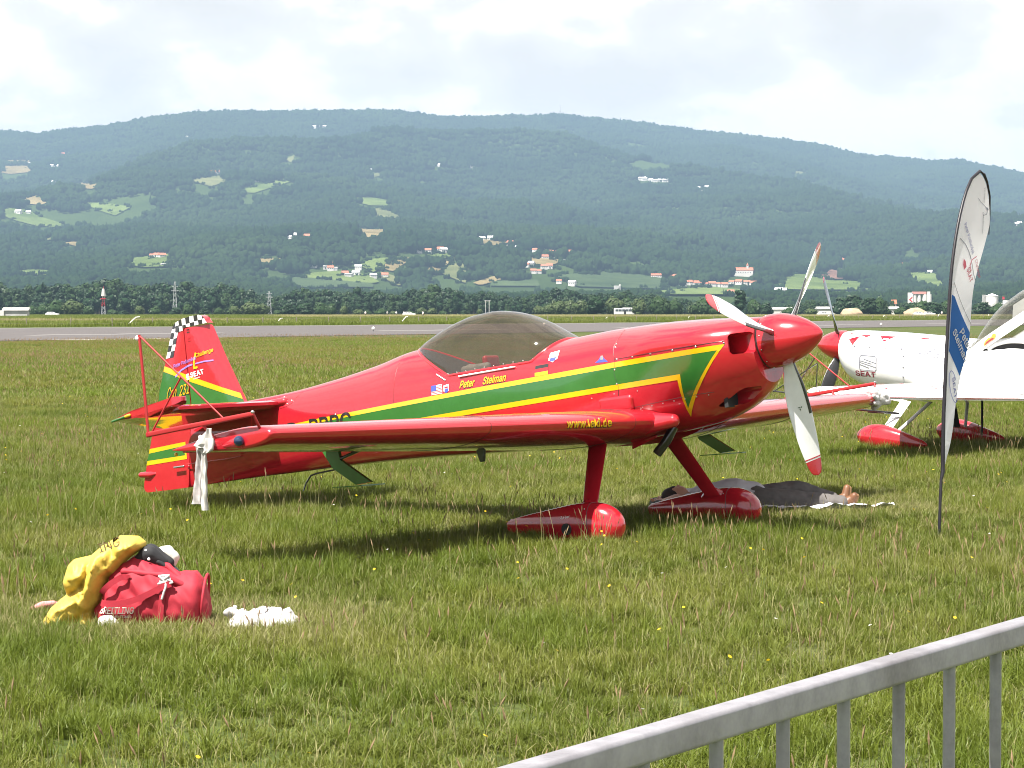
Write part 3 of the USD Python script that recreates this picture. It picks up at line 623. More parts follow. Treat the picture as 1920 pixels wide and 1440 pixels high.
def propeller(craft, phi0, R, cmax, cols, spin=1, tip0=.885, twist=(58, 22)):
    C = PchipInterpolator(np.array([.12, .2, .35, .55, .75, .9, .965, .99, 1.0]) * R, np.array([.42, .5, .82, 1.0, .93, .74, .56, .36, .06]) * cmax)
    T = PchipInterpolator(np.array([.12, .2, .35, .6, 1.0]) * R, np.array([.062, .05, .030, .018, .006]))
    B = PchipInterpolator(np.array([.12, .3, .6, 1.0]) * R, np.radians([twist[0], twist[0] - 10, twist[1] + 8, twist[1]]))
    X = lambda r: .0
    for k in range(3):
        ph = phi0 + k * 2 * np.pi / 3
        b = craft.part('propeller_blade', loft(blade_rings(np.linspace(.12 * R, tip0 * R, 26), ph, R, C, T, B, X, spin=spin)), cols[0], 40)
        craft.part('blade_tip', loft(blade_rings(np.concatenate([np.linspace(tip0 * R + .001, .97 * R, 8), np.linspace(.975 * R, R, 10)]), ph, R, C, T, B, X, spin=spin)), cols[1], 40, parent=b)
        craft.part('tip_line', loft(blade_rings(np.linspace((tip0 - .018) * R, (tip0 - .010) * R, 3), ph, R, C, T, B, X, spin=spin, proud=.0012)), cols[1], 40, parent=b)
        craft.part('leading_edge_guard', loft(blade_rings(np.linspace(.16 * R, .56 * R, 14), ph, R, C, T, B, X, spin=spin, c0=0., c1=.16, proud=.0016)), cols[2], 40, parent=b)
        if cols[3] is not None:
            er = np.array([0, math.sin(ph), math.cos(ph)]); et = np.array([0, math.cos(ph), -math.sin(ph)])
            r = .5 * R; be = float(B(r)); cd = et * math.cos(be) + np.array([1, 0, 0]) * math.sin(be); nd = np.array([1, 0, 0]) * math.cos(be) - et * math.sin(be)
            for q in range(3):
                g = 2 * np.pi * q / 3 + np.pi / 2; P = [er * (r + .022 * math.sin(g + o) * s) + cd * (-.08 * C(r) + .022 * math.cos(g + o) * s) + nd * (float(T(r)) * .62 + .002) for o, s in ((0, 1), (.9, .45), (-.55, .2))]
                craft.part('maker_mark', trimesh.Trimesh(P, [[0, 1, 2], [0, 2, 1]], process=False), cols[3], False, parent=b)
propeller(RP, PHI, 1.02, .185, (WHITE, RED, BLK, GREEN))

# wing
def wsec(y, pr=0):
    f = (y - .36) / (4.02 - .36); return (y, -.90 - f * .47, -.455 + f * .11, 1.55 - f * .685, .17 - .005 * f, 0.)
for sgn in (1, -1):
    ys = [.30, .40, .9, 1.6, 2.4, 3.2, 3.86, 3.97]
    secs = [wsec(y) for y in ys]; s = secs[-1]
    for k, (dy, sc) in enumerate(((.03, .985), (.052, .94), (.066, .86), (.072, .70))):                # rounded tip
        y0, xl, z, c, t, _ = wsec(3.97 + dy); secs.append((3.97 + dy, xl - (1 - sc) * c * .12, z, c * (1 - (1 - sc) * .18), t * sc, 0.))
    w = wing_mesh(secs, n=34); w.vertices[:, 1] *= sgn
    if sgn < 0: w.invert()
    wg = RP.part('wing', w, RED, 40)
    al = wing_mesh([wsec(y)[:5] + (.045,) for y in (.95, 2.0, 3.0, 3.93)], c0=.725, n=8, proud=.003); al.vertices[:, 1] *= sgn
    if sgn < 0: al.invert()
    a_ = RP.part('aileron', al, RED, 40, parent=wg)
    fair = hull_balls([((-.80, sgn * .34, -.47), .05), ((-2.45, sgn * .33, -.46), .03), ((-1.3, sgn * .36, -.42), .10), ((-1.3, sgn * .44, -.50), .08)], 2)
    RP.part('wing_root_fairing', fair, RED, 40)
    y0, xl, z, c, t, _ = wsec(1.2); RP.part('tie_down_lug', hull_balls([((xl - .62 * c, sgn * 1.2, z - .06), .012), ((xl - .67 * c, sgn * 1.2, z - .06), .012), ((xl - .635 * c, sgn * 1.2, z - .155), .010), ((xl - .655 * c, sgn * 1.2, z - .155), .010)], 1), BLK, False, parent=wg)
    for yy in (.62, 2.1):
        y0, xl, z, c, t, _ = wsec(yy); X_, H_ = naca(t, 30); k_ = X_ < .6; RP.part('wing_seam', tube([(xl - a * c, sgn * yy, z + b * c + .0005) for a, b in zip(X_[k_][::-1], H_[k_][::-1])] + [(xl - a * c, sgn * yy, z - b * c - .0005) for a, b in zip(X_[k_][1:], H_[k_][1:])], .0018, 4), BLK, True, parent=wg)
    # aileron spade
    y = 2.4 * sgn

    P = np.array([(-2.37, -.40), (-2.225, -.405), (-2.215, -.485), (-1.965, -.668), (-2.10, -.672), (-2.29, -.535)])
    pl = trimesh.creation.extrude_polygon(Polygon(P), .03, engine='earcut'); pl.vertices = np.column_stack([pl.vertices[:, 0], pl.vertices[:, 2] + y - .015, pl.vertices[:, 1]])
    if pl.volume < 0: pl.invert()
    sp = RP.part('aileron_spade', pl, GREEN, False, parent=wg)
    plate = trimesh.creation.extrude_polygon(Polygon([(-2.28, y - .05), (-2.2, y - .10), (-1.98, y - .10), (-1.88, y - .03), (-1.88, y + .03), (-1.98, y + .10), (-2.2, y + .10), (-2.28, y + .05)]), .008, engine='earcut')
    plate.vertices[:, 2] += -.672 - .06 * (plate.vertices[:, 0] + 2.27); RP.part('spade_plate', plate, GREEN, False, parent=wg)
    RP.part('spade_brace', tube([(-2.215, y, -.475), (-1.99, y, -.43)], .012, 6), BLK, True, parent=wg)
    # sighting frame off the tip
    Y = sgn * 4.085
    sg = RP.part('sighting_frame', tube([(-2.353, Y, .419), (-2.362, Y, .1), (-2.375, Y, -.22)], .010, 8), REDM, True, label='red sighting triangle off the wing tip')
    RP.part('frame_bar', hull_balls([((-2.385, Y, -.215), .009), ((-1.47, Y, -.203), .009), ((-2.385, Y, -.232), .009), ((-1.47, Y, -.215), .009)], 1), REDM, 40, parent=sg)
    RP.part('frame_diagonal', tube([(-2.353, Y, .415), (-1.71, Y, -.212)], .0062, 6), REDM, True, parent=sg)
    RP.part('frame_diagonal', tube([(-2.037, Y, .098), (-2.34, Y, -.211)], .006, 6), BLK if sgn < 0 else REDM, True, parent=sg)
    RP.part('frame_leg', tube([(-1.47, Y, -.205), (-1.47, Y - sgn * .05, -.30)], .010, 6), REDM, True, parent=sg)
    RP.part('frame_leg', tube([(-1.90, Y, -.222), (-1.84, Y - sgn * .06, -.34)], .011, 6), REDM, True, parent=sg)
    bl = trimesh.creation.icosphere(2, .018); bl.apply_translation([-2.37, Y, .40]); RP.part('frame_knob', bl, WHITE, True, parent=sg)
    bl = trimesh.creation.icosphere(2, .012); bl.apply_translation([-1.47, Y, -.198]); RP.part('frame_bolt', bl, STEEL, True, parent=sg)
    # navigation light
    lb = hull_balls([((-1.66, sgn * 4.03, -.365), .042), ((-1.80, sgn * 4.02, -.375), .02)], 2); nv = RP.part('light_fairing', lb, RED, 40, parent=wg)
    gl = trimesh.creation.icosphere(2, .033); gl.apply_translation([-1.632, sgn * 4.062, -.358]); RP.part('navigation_light', gl, principled('dark_blue_lens' if sgn > 0 else 'dark_red_lens', (.01, .02, .06) if sgn > 0 else (.1, .01, .01), .08, coat_weight=1.), True, parent=wg)
    bl = trimesh.creation.icosphere(1, .013); bl.apply_translation([-2.235, sgn * 4.0, -.372]); RP.part('tip_button', bl, YEL, True, parent=wg)
# web address along the leading edge
le = meshkit.text_mesh('www.leki.de', .062, .001, True); lv = le.vertices; span = lv[:, 0].max()
def on_le(m, off):
    v = m.vertices.copy(); f = v[:, 0] / span; y = 1.36 - f * .47; z = -.455 + (y - .36) / 3.66 * .11 - .030 + v[:, 1] * .9
    out = []
    for yy, zz, w in zip(y, z, v[:, 2]):
        y0, xl, zc, c, t, _ = wsec(yy); X_, H_ = naca(t, 40); h = (zz - zc) / c; k = np.interp(abs(h), H_[:14], X_[:14]); out.append([xl - k * c + off + w, yy, zz])
    return trimesh.Trimesh(out, m.faces, process=False)
le2 = le.copy(); le2.vertices[:, 1] -= .006; le2.vertices[:, 0] += .008
RP.part('web_address_shadow', on_le(le2, .004), BLK, False); RP.part('web_address', on_le(le, .009), YEL, False)

# tail
def fin_y(x, z): return np.clip(.038 * np.minimum(1, ((-5.10 + -.36 * (z - .2) / .7) - x) / .18 + .02) ** .5, 0.004, .04) if np.ndim(x) == 0 else .038 * np.clip(((-5.10 - .36 * (z - .2) / .7) - x) / .18 + .02, .01, 1) ** .5
def slab(outline, th, edge=.3, n=28):
    """flat tail surface: outline in (x, z), thickness from th(x, z)"""
    pg = Polygon(outline); x0, z0, x1, z1 = pg.bounds; st = .03
    gx, gz = np.meshgrid(np.arange(x0, x1, st), np.arange(z0, z1, st)); g = np.column_stack([gx.ravel(), gz.ravel()])
    ins_ = g[shapely.contains_xy(pg.buffer(-st * .5), g[:, 0], g[:, 1])]; bd = np.array([pg.exterior.interpolate(d).coords[0] for d in np.arange(0, pg.exterior.length, st)])
    pts = np.vstack([bd, ins_]); tri = Delaunay(pts).simplices; c = pts[tri].mean(1); tri = tri[shapely.contains_xy(pg, c[:, 0], c[:, 1])]
    y = th(pts[:, 0], pts[:, 1]); nb = len(bd); n_ = len(pts)
    v = np.vstack([np.column_stack([pts[:, 0], y, pts[:, 1]]), np.column_stack([pts[:, 0], -y, pts[:, 1]])]); k = np.arange(nb); k2 = (k + 1) % nb
    f = np.vstack([tri, tri[:, ::-1] + n_, np.column_stack([k, k2, k2 + n_]), np.column_stack([k, k2 + n_, k + n_])])
    m = trimesh.Trimesh(v, f, process=False); m.fix_normals(); return m
hinge = lambda z: np.interp(z, [-.384, .334, .95], [-5.885, -5.752, -5.738])
fin = [(-5.12, .18), (-5.176, .262), (-5.438, .938), (-5.46, .952), (-5.735, .955), (-5.748, .33), (-5.76, .18)]
FN = RP.part('fin', slab(fin, fin_y), RED, 50)
rud = [(-5.46, .962), (-5.477, .975), (-5.50, 1.02), (-5.55, 1.043), (-5.64, 1.045), (-5.788, 1.034), (-5.86, 1.018), (-5.89, .995), (-6.172, .385), (-6.314, .024), (-6.384, -.134), (-6.445, -.30), (-6.45, -.344), (-6.43, -.372), (-6.2, -.38), (-5.90, -.386), (-5.765, .30), (-5.748, .945), (-5.746, .962)]
rud_te = lambda z: np.interp(z, [-.38, -.134, .024, .385, 1.0], [-6.45, -6.384, -6.314, -6.172, -5.89])
def rud_y(x, z): return np.clip(.034 * (x - rud_te(z)) / np.maximum(hinge(z) - rud_te(z), .05), .004, .036)
RD = RP.part('rudder', slab(rud, rud_y), RED, 50)
tl = hull_balls([((-6.47, 0, -.215), .024), ((-6.36, 0, -.225), .03), ((-6.30, 0, -.225), .015)], 2); RP.part('tail_light', tl, RED, 40, parent=RD)
def fr_y(x, z): return np.where(np.asarray(x) < hinge(z), rud_y(x, z), fin_y(np.asarray(x), z))
def band(x): return np.interp(x, [-6.05, -5.147], [.655, .268])
gp = Polygon([(-6.20, .30), (-6.06, .652), (-5.17, .268), (-5.17, .20), (-5.76, .20), (-5.78, .28), (-6.13, .28)]).buffer(0)
for sd in (1, -1):
    RP.part('tail_panel', decal(gp.intersection(Polygon(fin)), fr_y, sd, .002), GREEN, 60, parent=FN); RP.part('tail_panel', decal(gp.intersection(Polygon(rud)), fr_y, sd, .002), GREEN, 60, parent=RD)
    yb = Polygon([(-6.10, .645), (-6.06, .682), (-5.13, .298), (-5.13, .255)]); RP.part('tail_stripe', decal(yb.intersection(Polygon(fin)), fr_y, sd, .0032), YEL, 60, parent=FN); RP.part('tail_stripe', decal(yb.intersection(Polygon(rud)), fr_y, sd, .0032), YEL, 60, parent=RD)
    lowg = Polygon([(-6.40, -.045), (-5.90, -.03), (-5.90, -.112), (-6.40, -.105)]).intersection(Polygon(rud)); lowy = Polygon([(-6.42, -.008), (-5.88, .002), (-5.88, -.145), (-6.42, -.142)]).intersection(Polygon(rud)).difference(lowg)
    RP.part('rudder_stripe', decal(lowg, rud_y, sd, .002), GREEN, 60, parent=RD); RP.part('rudder_stripe', decal(lowy, rud_y, sd, .002), YEL, 60, parent=RD)
    # checkered edge
    whole = Polygon(rud); blk, wht = [], []
    te = [np.array([rud_te(z), z]) for z in np.arange(.735, 1.0, .0515)]
    for i in range(5):
        a, b = te[i], te[i + 1]
        for j in range(3):
            w = .047; q = Polygon([(a[0] + j * w, a[1]), (a[0] + (j + 1) * w, a[1]), (b[0] + (j + 1) * w, b[1]), (b[0] + j * w, b[1])]); (blk if (i + j) % 2 else wht).append(q) if j < 2 or i > 3 else None
    for i in range(9):
        xa, xb = -5.90 + i * .048, -5.90 + (i + 1) * .048
        for j in range(2):
            z0 = .962 + .0415 * j + (-.004 * (8 - i) if True else 0); q = Polygon([(xa, z0), (xb, z0), (xb, z0 + .0415 + (.03 if j else 0)), (xa, z0 + .0415 + (.03 if j else 0))]); (blk if (i + j) % 2 else wht).append(q)
    wu = unary_union(wht).buffer(0).intersection(whole); bu = unary_union(blk).buffer(0).intersection(whole)
    def polys(g): 
        return unary_union([h for h in ([g] if g.geom_type == 'Polygon' else g.geoms) if h.geom_type == 'Polygon'])
    ce = RP.part('checkered_edge', decal(polys(wu), rud_y, sd, .0026), WHITE, False, parent=RD)
    for h in polys(bu).geoms: RP.part('check', decal(h, rud_y, sd, .0030), BLK, False, parent=RD)
tx = [('Cap', .105, -6.065, .375, .5, .46), ('231', .085, -5.895, .395, .4, .60)]
for t, h, x, z, shr, sq in tx:
    RP.part('type_name_shadow', lettering(t, h, (x + .006, z - .007), (1, .06), rud_y if t == 'Cap' else fr_y, shear=shr, squeeze=sq, bold=False, off=.0036), BLK, False, parent=RD)
    RP.part('type_name', lettering(t, h, (x, z), (1, .06), rud_y if t == 'Cap' else fr_y, shear=shr, squeeze=sq, bold=False, off=.0048), YEL, False, parent=RD)
def arc_band(pts, w): return LineString(pts).buffer(w / 2)
dz = lambda x: fr_y(x, x * 0 + .65)
RP.part('fin_print', lettering('Peter Podlunšek', .030, (-5.925, .640), (1, .12), fr_y, shear=.2, squeeze=.92, bold=False, off=.004), LILAC, False, parent=FN)
RP.part('fin_print', lettering('Challenge', .032, (-5.640, .690), (1, .12), fr_y, shear=.25, squeeze=.95, off=.004), YEL, False, parent=FN)
RP.part('fin_print', decal(arc_band([(-5.91, .565), (-5.83, .61), (-5.74, .632), (-5.69, .638)], .014), fr_y, 1, .004), LILAC, False, parent=FN)
RP.part('fin_print', decal(arc_band([(-5.645, .64), (-5.55, .645), (-5.45, .640)], .011), fr_y, 1, .004), LILAC, False, parent=FN)
RP.part('fin_print', decal(arc_band([(-5.635, .725), (-5.66, .67), (-5.67, .605), (-5.635, .607)], .018), fr_y, 1, .0045), YEL, False, parent=FN)
RP.part('fin_print', lettering('SEAT', .040, (-5.725, .530), (1, .08), fr_y, squeeze=1.15, off=.004), WHITE, False, parent=FN)
RP.part('fin_print', decal(unary_union([rect(-5.775, .518, -5.735, .532, .004), rect(-5.782, .536, -5.738, .549, .004), rect(-5.778, .553, -5.74, .568, .004)]), fr_y, 1, .004), WHITE, False, parent=FN)
RP.part('fin_print', lettering('CORDOBA', .011, (-5.69, .510), (1, .08), fr_y, bold=False, off=.004), WHITE, False, parent=FN)
for k in range(4):
    RP.part('vent_slot', decal(rect(-5.705, .868 + .022 * k - (.03 if k < 2 else 0), -5.675, .875 + .022 * k - (.03 if k < 2 else 0)), fr_y, 1, .003), BLK if k > 1 else RED, False, parent=FN)
# tailplane
def plan(outline, th, z_of, sgn):
    m = slab(outline, th, n=0); v = m.vertices.copy()       # slab in (x, y->z)
    v = np.column_stack([v[:, 0], v[:, 2] * sgn, v[:, 1]]); v[:, 2] += z_of(v[:, 0], np.abs(v[:, 1])); m = trimesh.Trimesh(v, m.faces, process=False); m.fix_normals(); return m
HX = -5.03
for sgn in (1, -1):
    o1 = [(-4.705, .02), (-4.705, .30), (-4.74, 1.28), (-4.76, 1.30), (HX + .005, 1.30), (HX + .005, .02)]
    RP.part('tailplane', plan(o1, lambda x, y: .035 * np.clip((-4.70 - .035 * y - x) / .10 + .08, .12, 1) ** .5, lambda x, y: .178 + 0 * x, sgn), RED, 50)
    o2 = [(HX - .005, .05), (HX - .005, 1.312), (-4.72, 1.312), (-4.60, 1.33), (-4.545, 1.38), (-4.545, 1.43), (-4.62, 1.46), (-5.25, 1.47), (-5.29, 1.44), (-5.84, .10), (-5.80, .06)]
    te = lambda y: np.interp(y, [.06, 1.45], [-5.85, -5.29])
    EL = RP.part('elevator', plan(o2, lambda x, y: np.where(x > HX, .03 * np.clip((-4.54 - x) / .06 + .15, .1, 1) ** .5, .034 * np.clip((x - te(y)) / (HX - te(y)), .06, 1)), lambda x, y: .178 + (x - HX) * .108, sgn), RED, 50)
    tip = hull_balls([((-5.13, sgn * 1.475, .165), .012), ((-5.29, sgn * 1.46, .148), .009)], 1); RP.part('elevator_tip', tip, GREEN, 40, parent=EL)
    tip = hull_balls([((-5.08, sgn * 1.476, .172), .013), ((-5.12, sgn * 1.476, .167), .013)], 1); RP.part('elevator_tip', tip, YEL, 40, parent=EL)
RP.part('fairing', hull_balls([((-4.66, y, .185), .035) for y in (-.10, .10)] + [((-5.25, y, .185), .03) for y in (-.07, .07)], 2), RED, 40)
RP.part('elevator_linkage', tube([(-6.02, .055, -.20), (-5.90, .06, -.205)], .010, 6), STEEL, True)
RP.part('rudder_cable', tube([(-5.88, .05, -.19), (-5.35, .10, -.205), (-5.2, .11, -.20)], .004, 5), RED, True)
RP.part('side_vent', hull_balls([((-5.22, .105, -.155), .012), ((-4.93, .135, -.15), .006), ((-5.2, .10, -.175), .01)], 1), RED, 40)
# bottom: antenna, tail spring, exhausts
RP.part('tail_spring', tube([(-4.23, 0, -.425), (-4.5, 0, -.435), (-4.56, 0, -.445), (-4.62, 0, -.50), (-4.66, 0, -.56)], [.008, .008, .008, .007, .005], 6), BLK, True)
tw = trimesh.creation.torus(.055, .022); tw.apply_transform(trimesh.transformations.rotation_matrix(np.pi / 2, [1, 0, 0])); tw.apply_translation([-6.02, 0, -.36 - .10])
RP.part('exhaust_pipe', tube([(-.93, .13, -.50), (-.99, .16, -.60), (-1.075, .18, -.685)], .036, 12), BLK, True)
RP.part('belly_vane', hull_balls([((-1.02, .25, -.56), .012), ((-1.22, .25, -.585), .012), ((-1.23, .25, -.62), .008), ((-1.16, .25, -.60), .008)], 1), RED, 40)
# undercarriage
for sgn in (1, -1):
    rings = []
    for f in np.linspace(-.12, 1.03, 12):
        cx2 = -1.365 + .085 * f; cy = .50 + .335 * f; cz = -.56 - .46 * f; ch = .165 - .035 * f; th = .062 - .016 * f; a = np.linspace(0, 2 * np.pi, 21)[:-1]
        rings.append([[cx2 + ch * .5 * math.cos(t) , sgn * (cy + th * .5 * math.sin(t) * .8), cz + th * .5 * math.sin(t) * .5 * 0 + 0] for t in a])
    lg = loft(rings); 
    if lg.volume < 0: lg.invert()
    RP.part('gear_leg', lg, RED, 40)
    # wheel fairing: teardrop
    prof_x = np.array([-.935, -.94, -.955, -.985, -1.03, -1.10, -1.20, -1.32, -1.45, -1.60, -1.75, -1.88, -1.935, -1.94])
    hz_ = np.array([.004, .03, .065, .100, .132, .158, .168, .160, .140, .112, .082, .054, .040, .030]); hw_ = np.array([.004, .028, .055, .080, .102, .118, .122, .116, .100, .078, .052, .028, .018, .012])
    cz_ = np.array([-1.165, -1.165, -1.165, -1.163, -1.160, -1.155, -1.150, -1.140, -1.128, -1.112, -1.095, -1.082, -1.077, -1.077])
    P1, P2, P3 = PchipInterpolator(prof_x[::-1], hz_[::-1]), PchipInterpolator(prof_x[::-1], hw_[::-1]), PchipInterpolator(prof_x[::-1], cz_[::-1]); rings = []
    a = np.linspace(0, 2 * np.pi, 41)[:-1]
    for x in np.concatenate([np.linspace(-.9355, -1.0, 14), np.linspace(-1.02, -1.94, 30)]): rings.append([[x, sgn * .945 + P2(x) * np.sign(math.cos(t)) * abs(math.cos(t)) ** .85, P3(x) + P1(x) * np.sign(math.sin(t)) * abs(math.sin(t)) ** .9] for t in a])
    wf = RP.part('wheel_fairing', loft(rings), RED, 40)
    sq_ = [(-1.165, sgn * .945 + P2(-1.165) * np.sign(math.cos(t)) * abs(math.cos(t)) ** .85, P3(-1.165) + P1(-1.165) * np.sign(math.sin(t)) * abs(math.sin(t)) ** .9) for t in np.linspace(-1.5, 4.6, 50)]
    RP.part('fairing_seam', tube(sq_, .0022, 4), BLK, True, parent=wf)
    for t in (-.5, .1, .8, 2.3, 3.0, 3.6): s_ = trimesh.creation.icosphere(1, .0055); s_.apply_translation([-1.19, sgn * .945 + P2(-1.19) * np.sign(math.cos(t)) * abs(math.cos(t)) ** .85, P3(-1.19) + P1(-1.19) * np.sign(math.sin(t)) * abs(math.sin(t)) ** .9]); RP.part('screw', s_, STEEL, True, parent=wf)
    tw = trimesh.creation.torus(.115, .052, major_sections=28, minor_sections=12); tw.apply_transform(trimesh.transformations.rotation_matrix(np.pi / 2, [1, 0, 0])); tw.apply_translation([-1.28, sgn * .945, -1.205])
    RP.part('wheel', tw, RUBBER, True, parent=wf)
    hub = trimesh.creation.cylinder(.042, .012, sections=24); hub.apply_transform(trimesh.transformations.rotation_matrix(np.pi / 2, [1, 0, 0])); hub.apply_translation([-1.345, sgn * (.945 + .118), -1.152]); RP.part('axle_opening', hub, BLK, 40, parent=wf)
    if sgn > 0:
        PY = lambda x, z: .945 + P2(x) * np.sqrt(np.clip(1 - ((z - P3(x)) / P1(x)) ** 2, 0.02, 1)); RP.part('pressure_note', lettering('2,4 bar', .018, (-1.40, -1.075), (1, 0), PY, shear=.2, bold=False, off=.003), WHITE, False, parent=wf)
    RP.part('leg_fillet', hull_balls([((-1.285, sgn * .838, -.985), .030), ((-1.30, sgn * .90, -1.055), .055), ((-1.40, sgn * .90, -1.055), .035), ((-1.2, sgn * .90, -1.055), .04)], 2), RED, 40)

# ================================================================ the white aeroplane behind, cut by the picture's edge
WP = Craft('aeroplane', 'white aerobatic aeroplane with red spinner and black propeller, canopy swung open, behind the red one', 'aeroplane', (4.097, 31.668, 1.212), 2.456, .056, (-1.2, 0, -1.15))
GREYW = flaked('pale_grey_paint', (.62, .62, .63))
CARB = flaked('carbon_black', (.022, .022, .026), rough=.35)
FW = Fuselage([(-6.3, .26, .0, .03, .12, 2.2, 2.2), (-5.6, .26, -.14, .09, .05, 2.2, 2.3), (-4.6, .27, -.27, .19, .0, 2.2, 2.5), (-3.7, .28, -.38, .28, -.02, 2.2, 2.6), (-3.0, .27, -.45, .34, -.04, 2.3, 2.7), (-2.3, .22, -.50, .37, -.06, 2.3, 2.8),
    (-1.9, .205, -.51, .38, -.08, 2.3, 2.8), (-1.4, .215, -.52, .385, -.10, 2.3, 2.8), (-.9, .22, -.52, .385, -.12, 2.3, 2.6), (-.5, .215, -.48, .36, -.12, 2.3, 2.4), (-.25, .205, -.40, .30, -.10, 2.2, 2.2), (-.14, .19, -.32, .24, -.07, 2.1, 2.1), (-.085, .18, -.25, .20, -.04, 2.0, 2.0)])
wm = FW.mesh(np.unique(np.concatenate([np.linspace(-6.3, -.4, 80), np.linspace(-.4, -.085, 24)])), 96)
wM = to_man(wm)
cp_ = Polygon([(-3.42, .8), (-3.40, .26), (-2.2, .085), (-2.08, .05), (-1.98, .09), (-1.96, .8)])
cc = trimesh.creation.extrude_polygon(cp_, 1.2, engine='earcut'); cc.apply_transform(np.array([[1, 0, 0, 0], [0, 0, -1, .6], [0, 1, 0, 0], [0, 0, 0, 1.]]))
if cc.volume < 0: cc.invert()
pb = trimesh.creation.box([1.15, .60, .6]); pb.apply_translation([-2.72, 0, -.02])
WP.part('fuselage', from_man(wM - to_man(cc) - to_man(pb)), WHITE, 28)
ck = bx([-2.72, 0, -.02], [1.14, .59, .59]); ck.invert(); ck = ck.slice_plane([0, 0, .10], [0, 0, -1]); WP.part('cockpit_tub', ck, DARK, False)
WP.part('seat', hull_balls([((-3.0, y, z), .05) for y in (-.17, .17) for z in (-.2, .24)] + [((-3.1, y, .40), .04) for y in (-.10, .10)], 2), GREYW, 40)
# cockpit hoop with its window, standing out of the opening
hp = []
for a in np.linspace(np.pi * .06, np.pi * .94, 19): hp.append((-2.62 - .36 * math.cos(np.pi - a) * .0 + .40 * math.cos(a), -.30, .07 + .16 * math.sin(a)))
WP.part('cockpit_hoop', tube(hp, .035, 8), WHITE, True)
WP.part('hoop_window', cat_(loft([[[x, -.29, .07], [x, -.29, max(z - .02, .071)]] for x, y, z in hp], closed=False)), DARK, True)
WP.part('hoop_post', tube([(-2.86, -.30, .05), (-2.86, -.30, .19)], .02, 6), WHITE, True)
# spinner and blades
sr2 = PchipInterpolator([-.085, 0, .08, .16, .24, .30, .345, .356], [.19, .188, .175, .148, .108, .066, .022, .003])
WP.part('spinner', loft([[[x, sr2(x) * math.cos(a), sr2(x) * math.sin(a)] for a in np.linspace(0, 2 * np.pi, 49)[:-1]] for x in np.concatenate([np.linspace(-.085, .3, 24), np.linspace(.305, .356, 10)])]), RED, 40)
propeller(WP, -.5236, .98, .17, (CARB, RED, BLK, None), tip0=.965, twist=(55, 20))
# red shards on the nose
for p in ([(-.26, .10), (-.36, .03), (-.42, .145)], [(-.20, .175), (-.24, .16), (-.36, .178)], [(-.42, .155), (-.52, .135), (-.58, .170)], [(-.70, .165), (-.80, .10), (-.92, .172)], [(-1.22, .172), (-1.34, .16), (-1.40, .178)], [(-.55, .195), (-.66, .19), (-.7, .203)]):
    WP.part('red_shard', decal(Polygon(p), FW.y, -1, .003), RED, False)
def wlet(text, h, x, z, col, bold=True, sq=1., dz=0.):                # port side: reads from nose to tail
    m = meshkit.text_mesh(text, h, .001, bold); v = m.vertices; mm = trimesh.Trimesh(np.column_stack([x - v[:, 0] * sq, v[:, 2], z + v[:, 1] + dz * v[:, 0]]), m.faces, process=False)
    return drape(mm, FW.y, -1, .004)
MAROON = principled('maroon_print', (.22, .03, .05), .5); INK = principled('grey_print', (.20, .20, .24), .5)
WP.part('maker_name', wlet('SEAT', .062, -.42, -.335, MAROON, sq=1.45), MAROON, False)
lg_ = unary_union([Polygon([(-.50, -.10), (-.50, -.24), (-.52, -.26), (-.73, -.26), (-.75, -.24), (-.75, -.10), (-.73, -.08), (-.52, -.08)]).exterior.buffer(.005)] + [LineString(l).buffer(.0045) for l in ([(-.50, -.145), (-.68, -.175)], [(-.50, -.165), (-.75, -.215)], [(-.57, -.125), (-.75, -.165)], [(-.50, -.19), (-.64, -.225)])])
WP.part('maker_emblem', decal(lg_, FW.y, -1, .004), INK, False)
WP.part('side_lettering', wlet('AERODIUM', .062, -1.40, .00, INK, bold=False, sq=.95, dz=-.02), INK, False); WP.part('side_lettering', wlet('TOURS', .055, -1.52, -.085, INK, bold=False, sq=.95, dz=-.02), INK, False)
WP.part('side_flourish', decal(LineString([(-1.20, .05), (-1.30, .0), (-1.42, -.01), (-1.52, .05), (-1.56, .12)]).buffer(.005), FW.y, -1, .003), INK, False)
def wseam(pts): return tube([(x, -float(FW.y(np.array(x), np.array(z))) - .0006, z) for x, z in pts], .0035, 4)
WP.part('cowling_seam', wseam([(-1.12, z) for z in np.linspace(.03, -.42, 14)]), GREYW, True); WP.part('cowling_seam', wseam([(x, .02 - .03 * (x + .35)) for x in np.linspace(-.38, -1.12, 16)]), GREYW, True)
for x, z in [(-.40, .02), (-.62, .025), (-.85, .03), (-1.08, .035), (-1.13, -.05), (-1.13, -.18), (-1.13, -.30)]:
    s = trimesh.creation.icosphere(1, .011); s.apply_translation([x, -float(FW.y(np.array(x), np.array(z))) - .003, z]); WP.part('screw', s, INK, True)
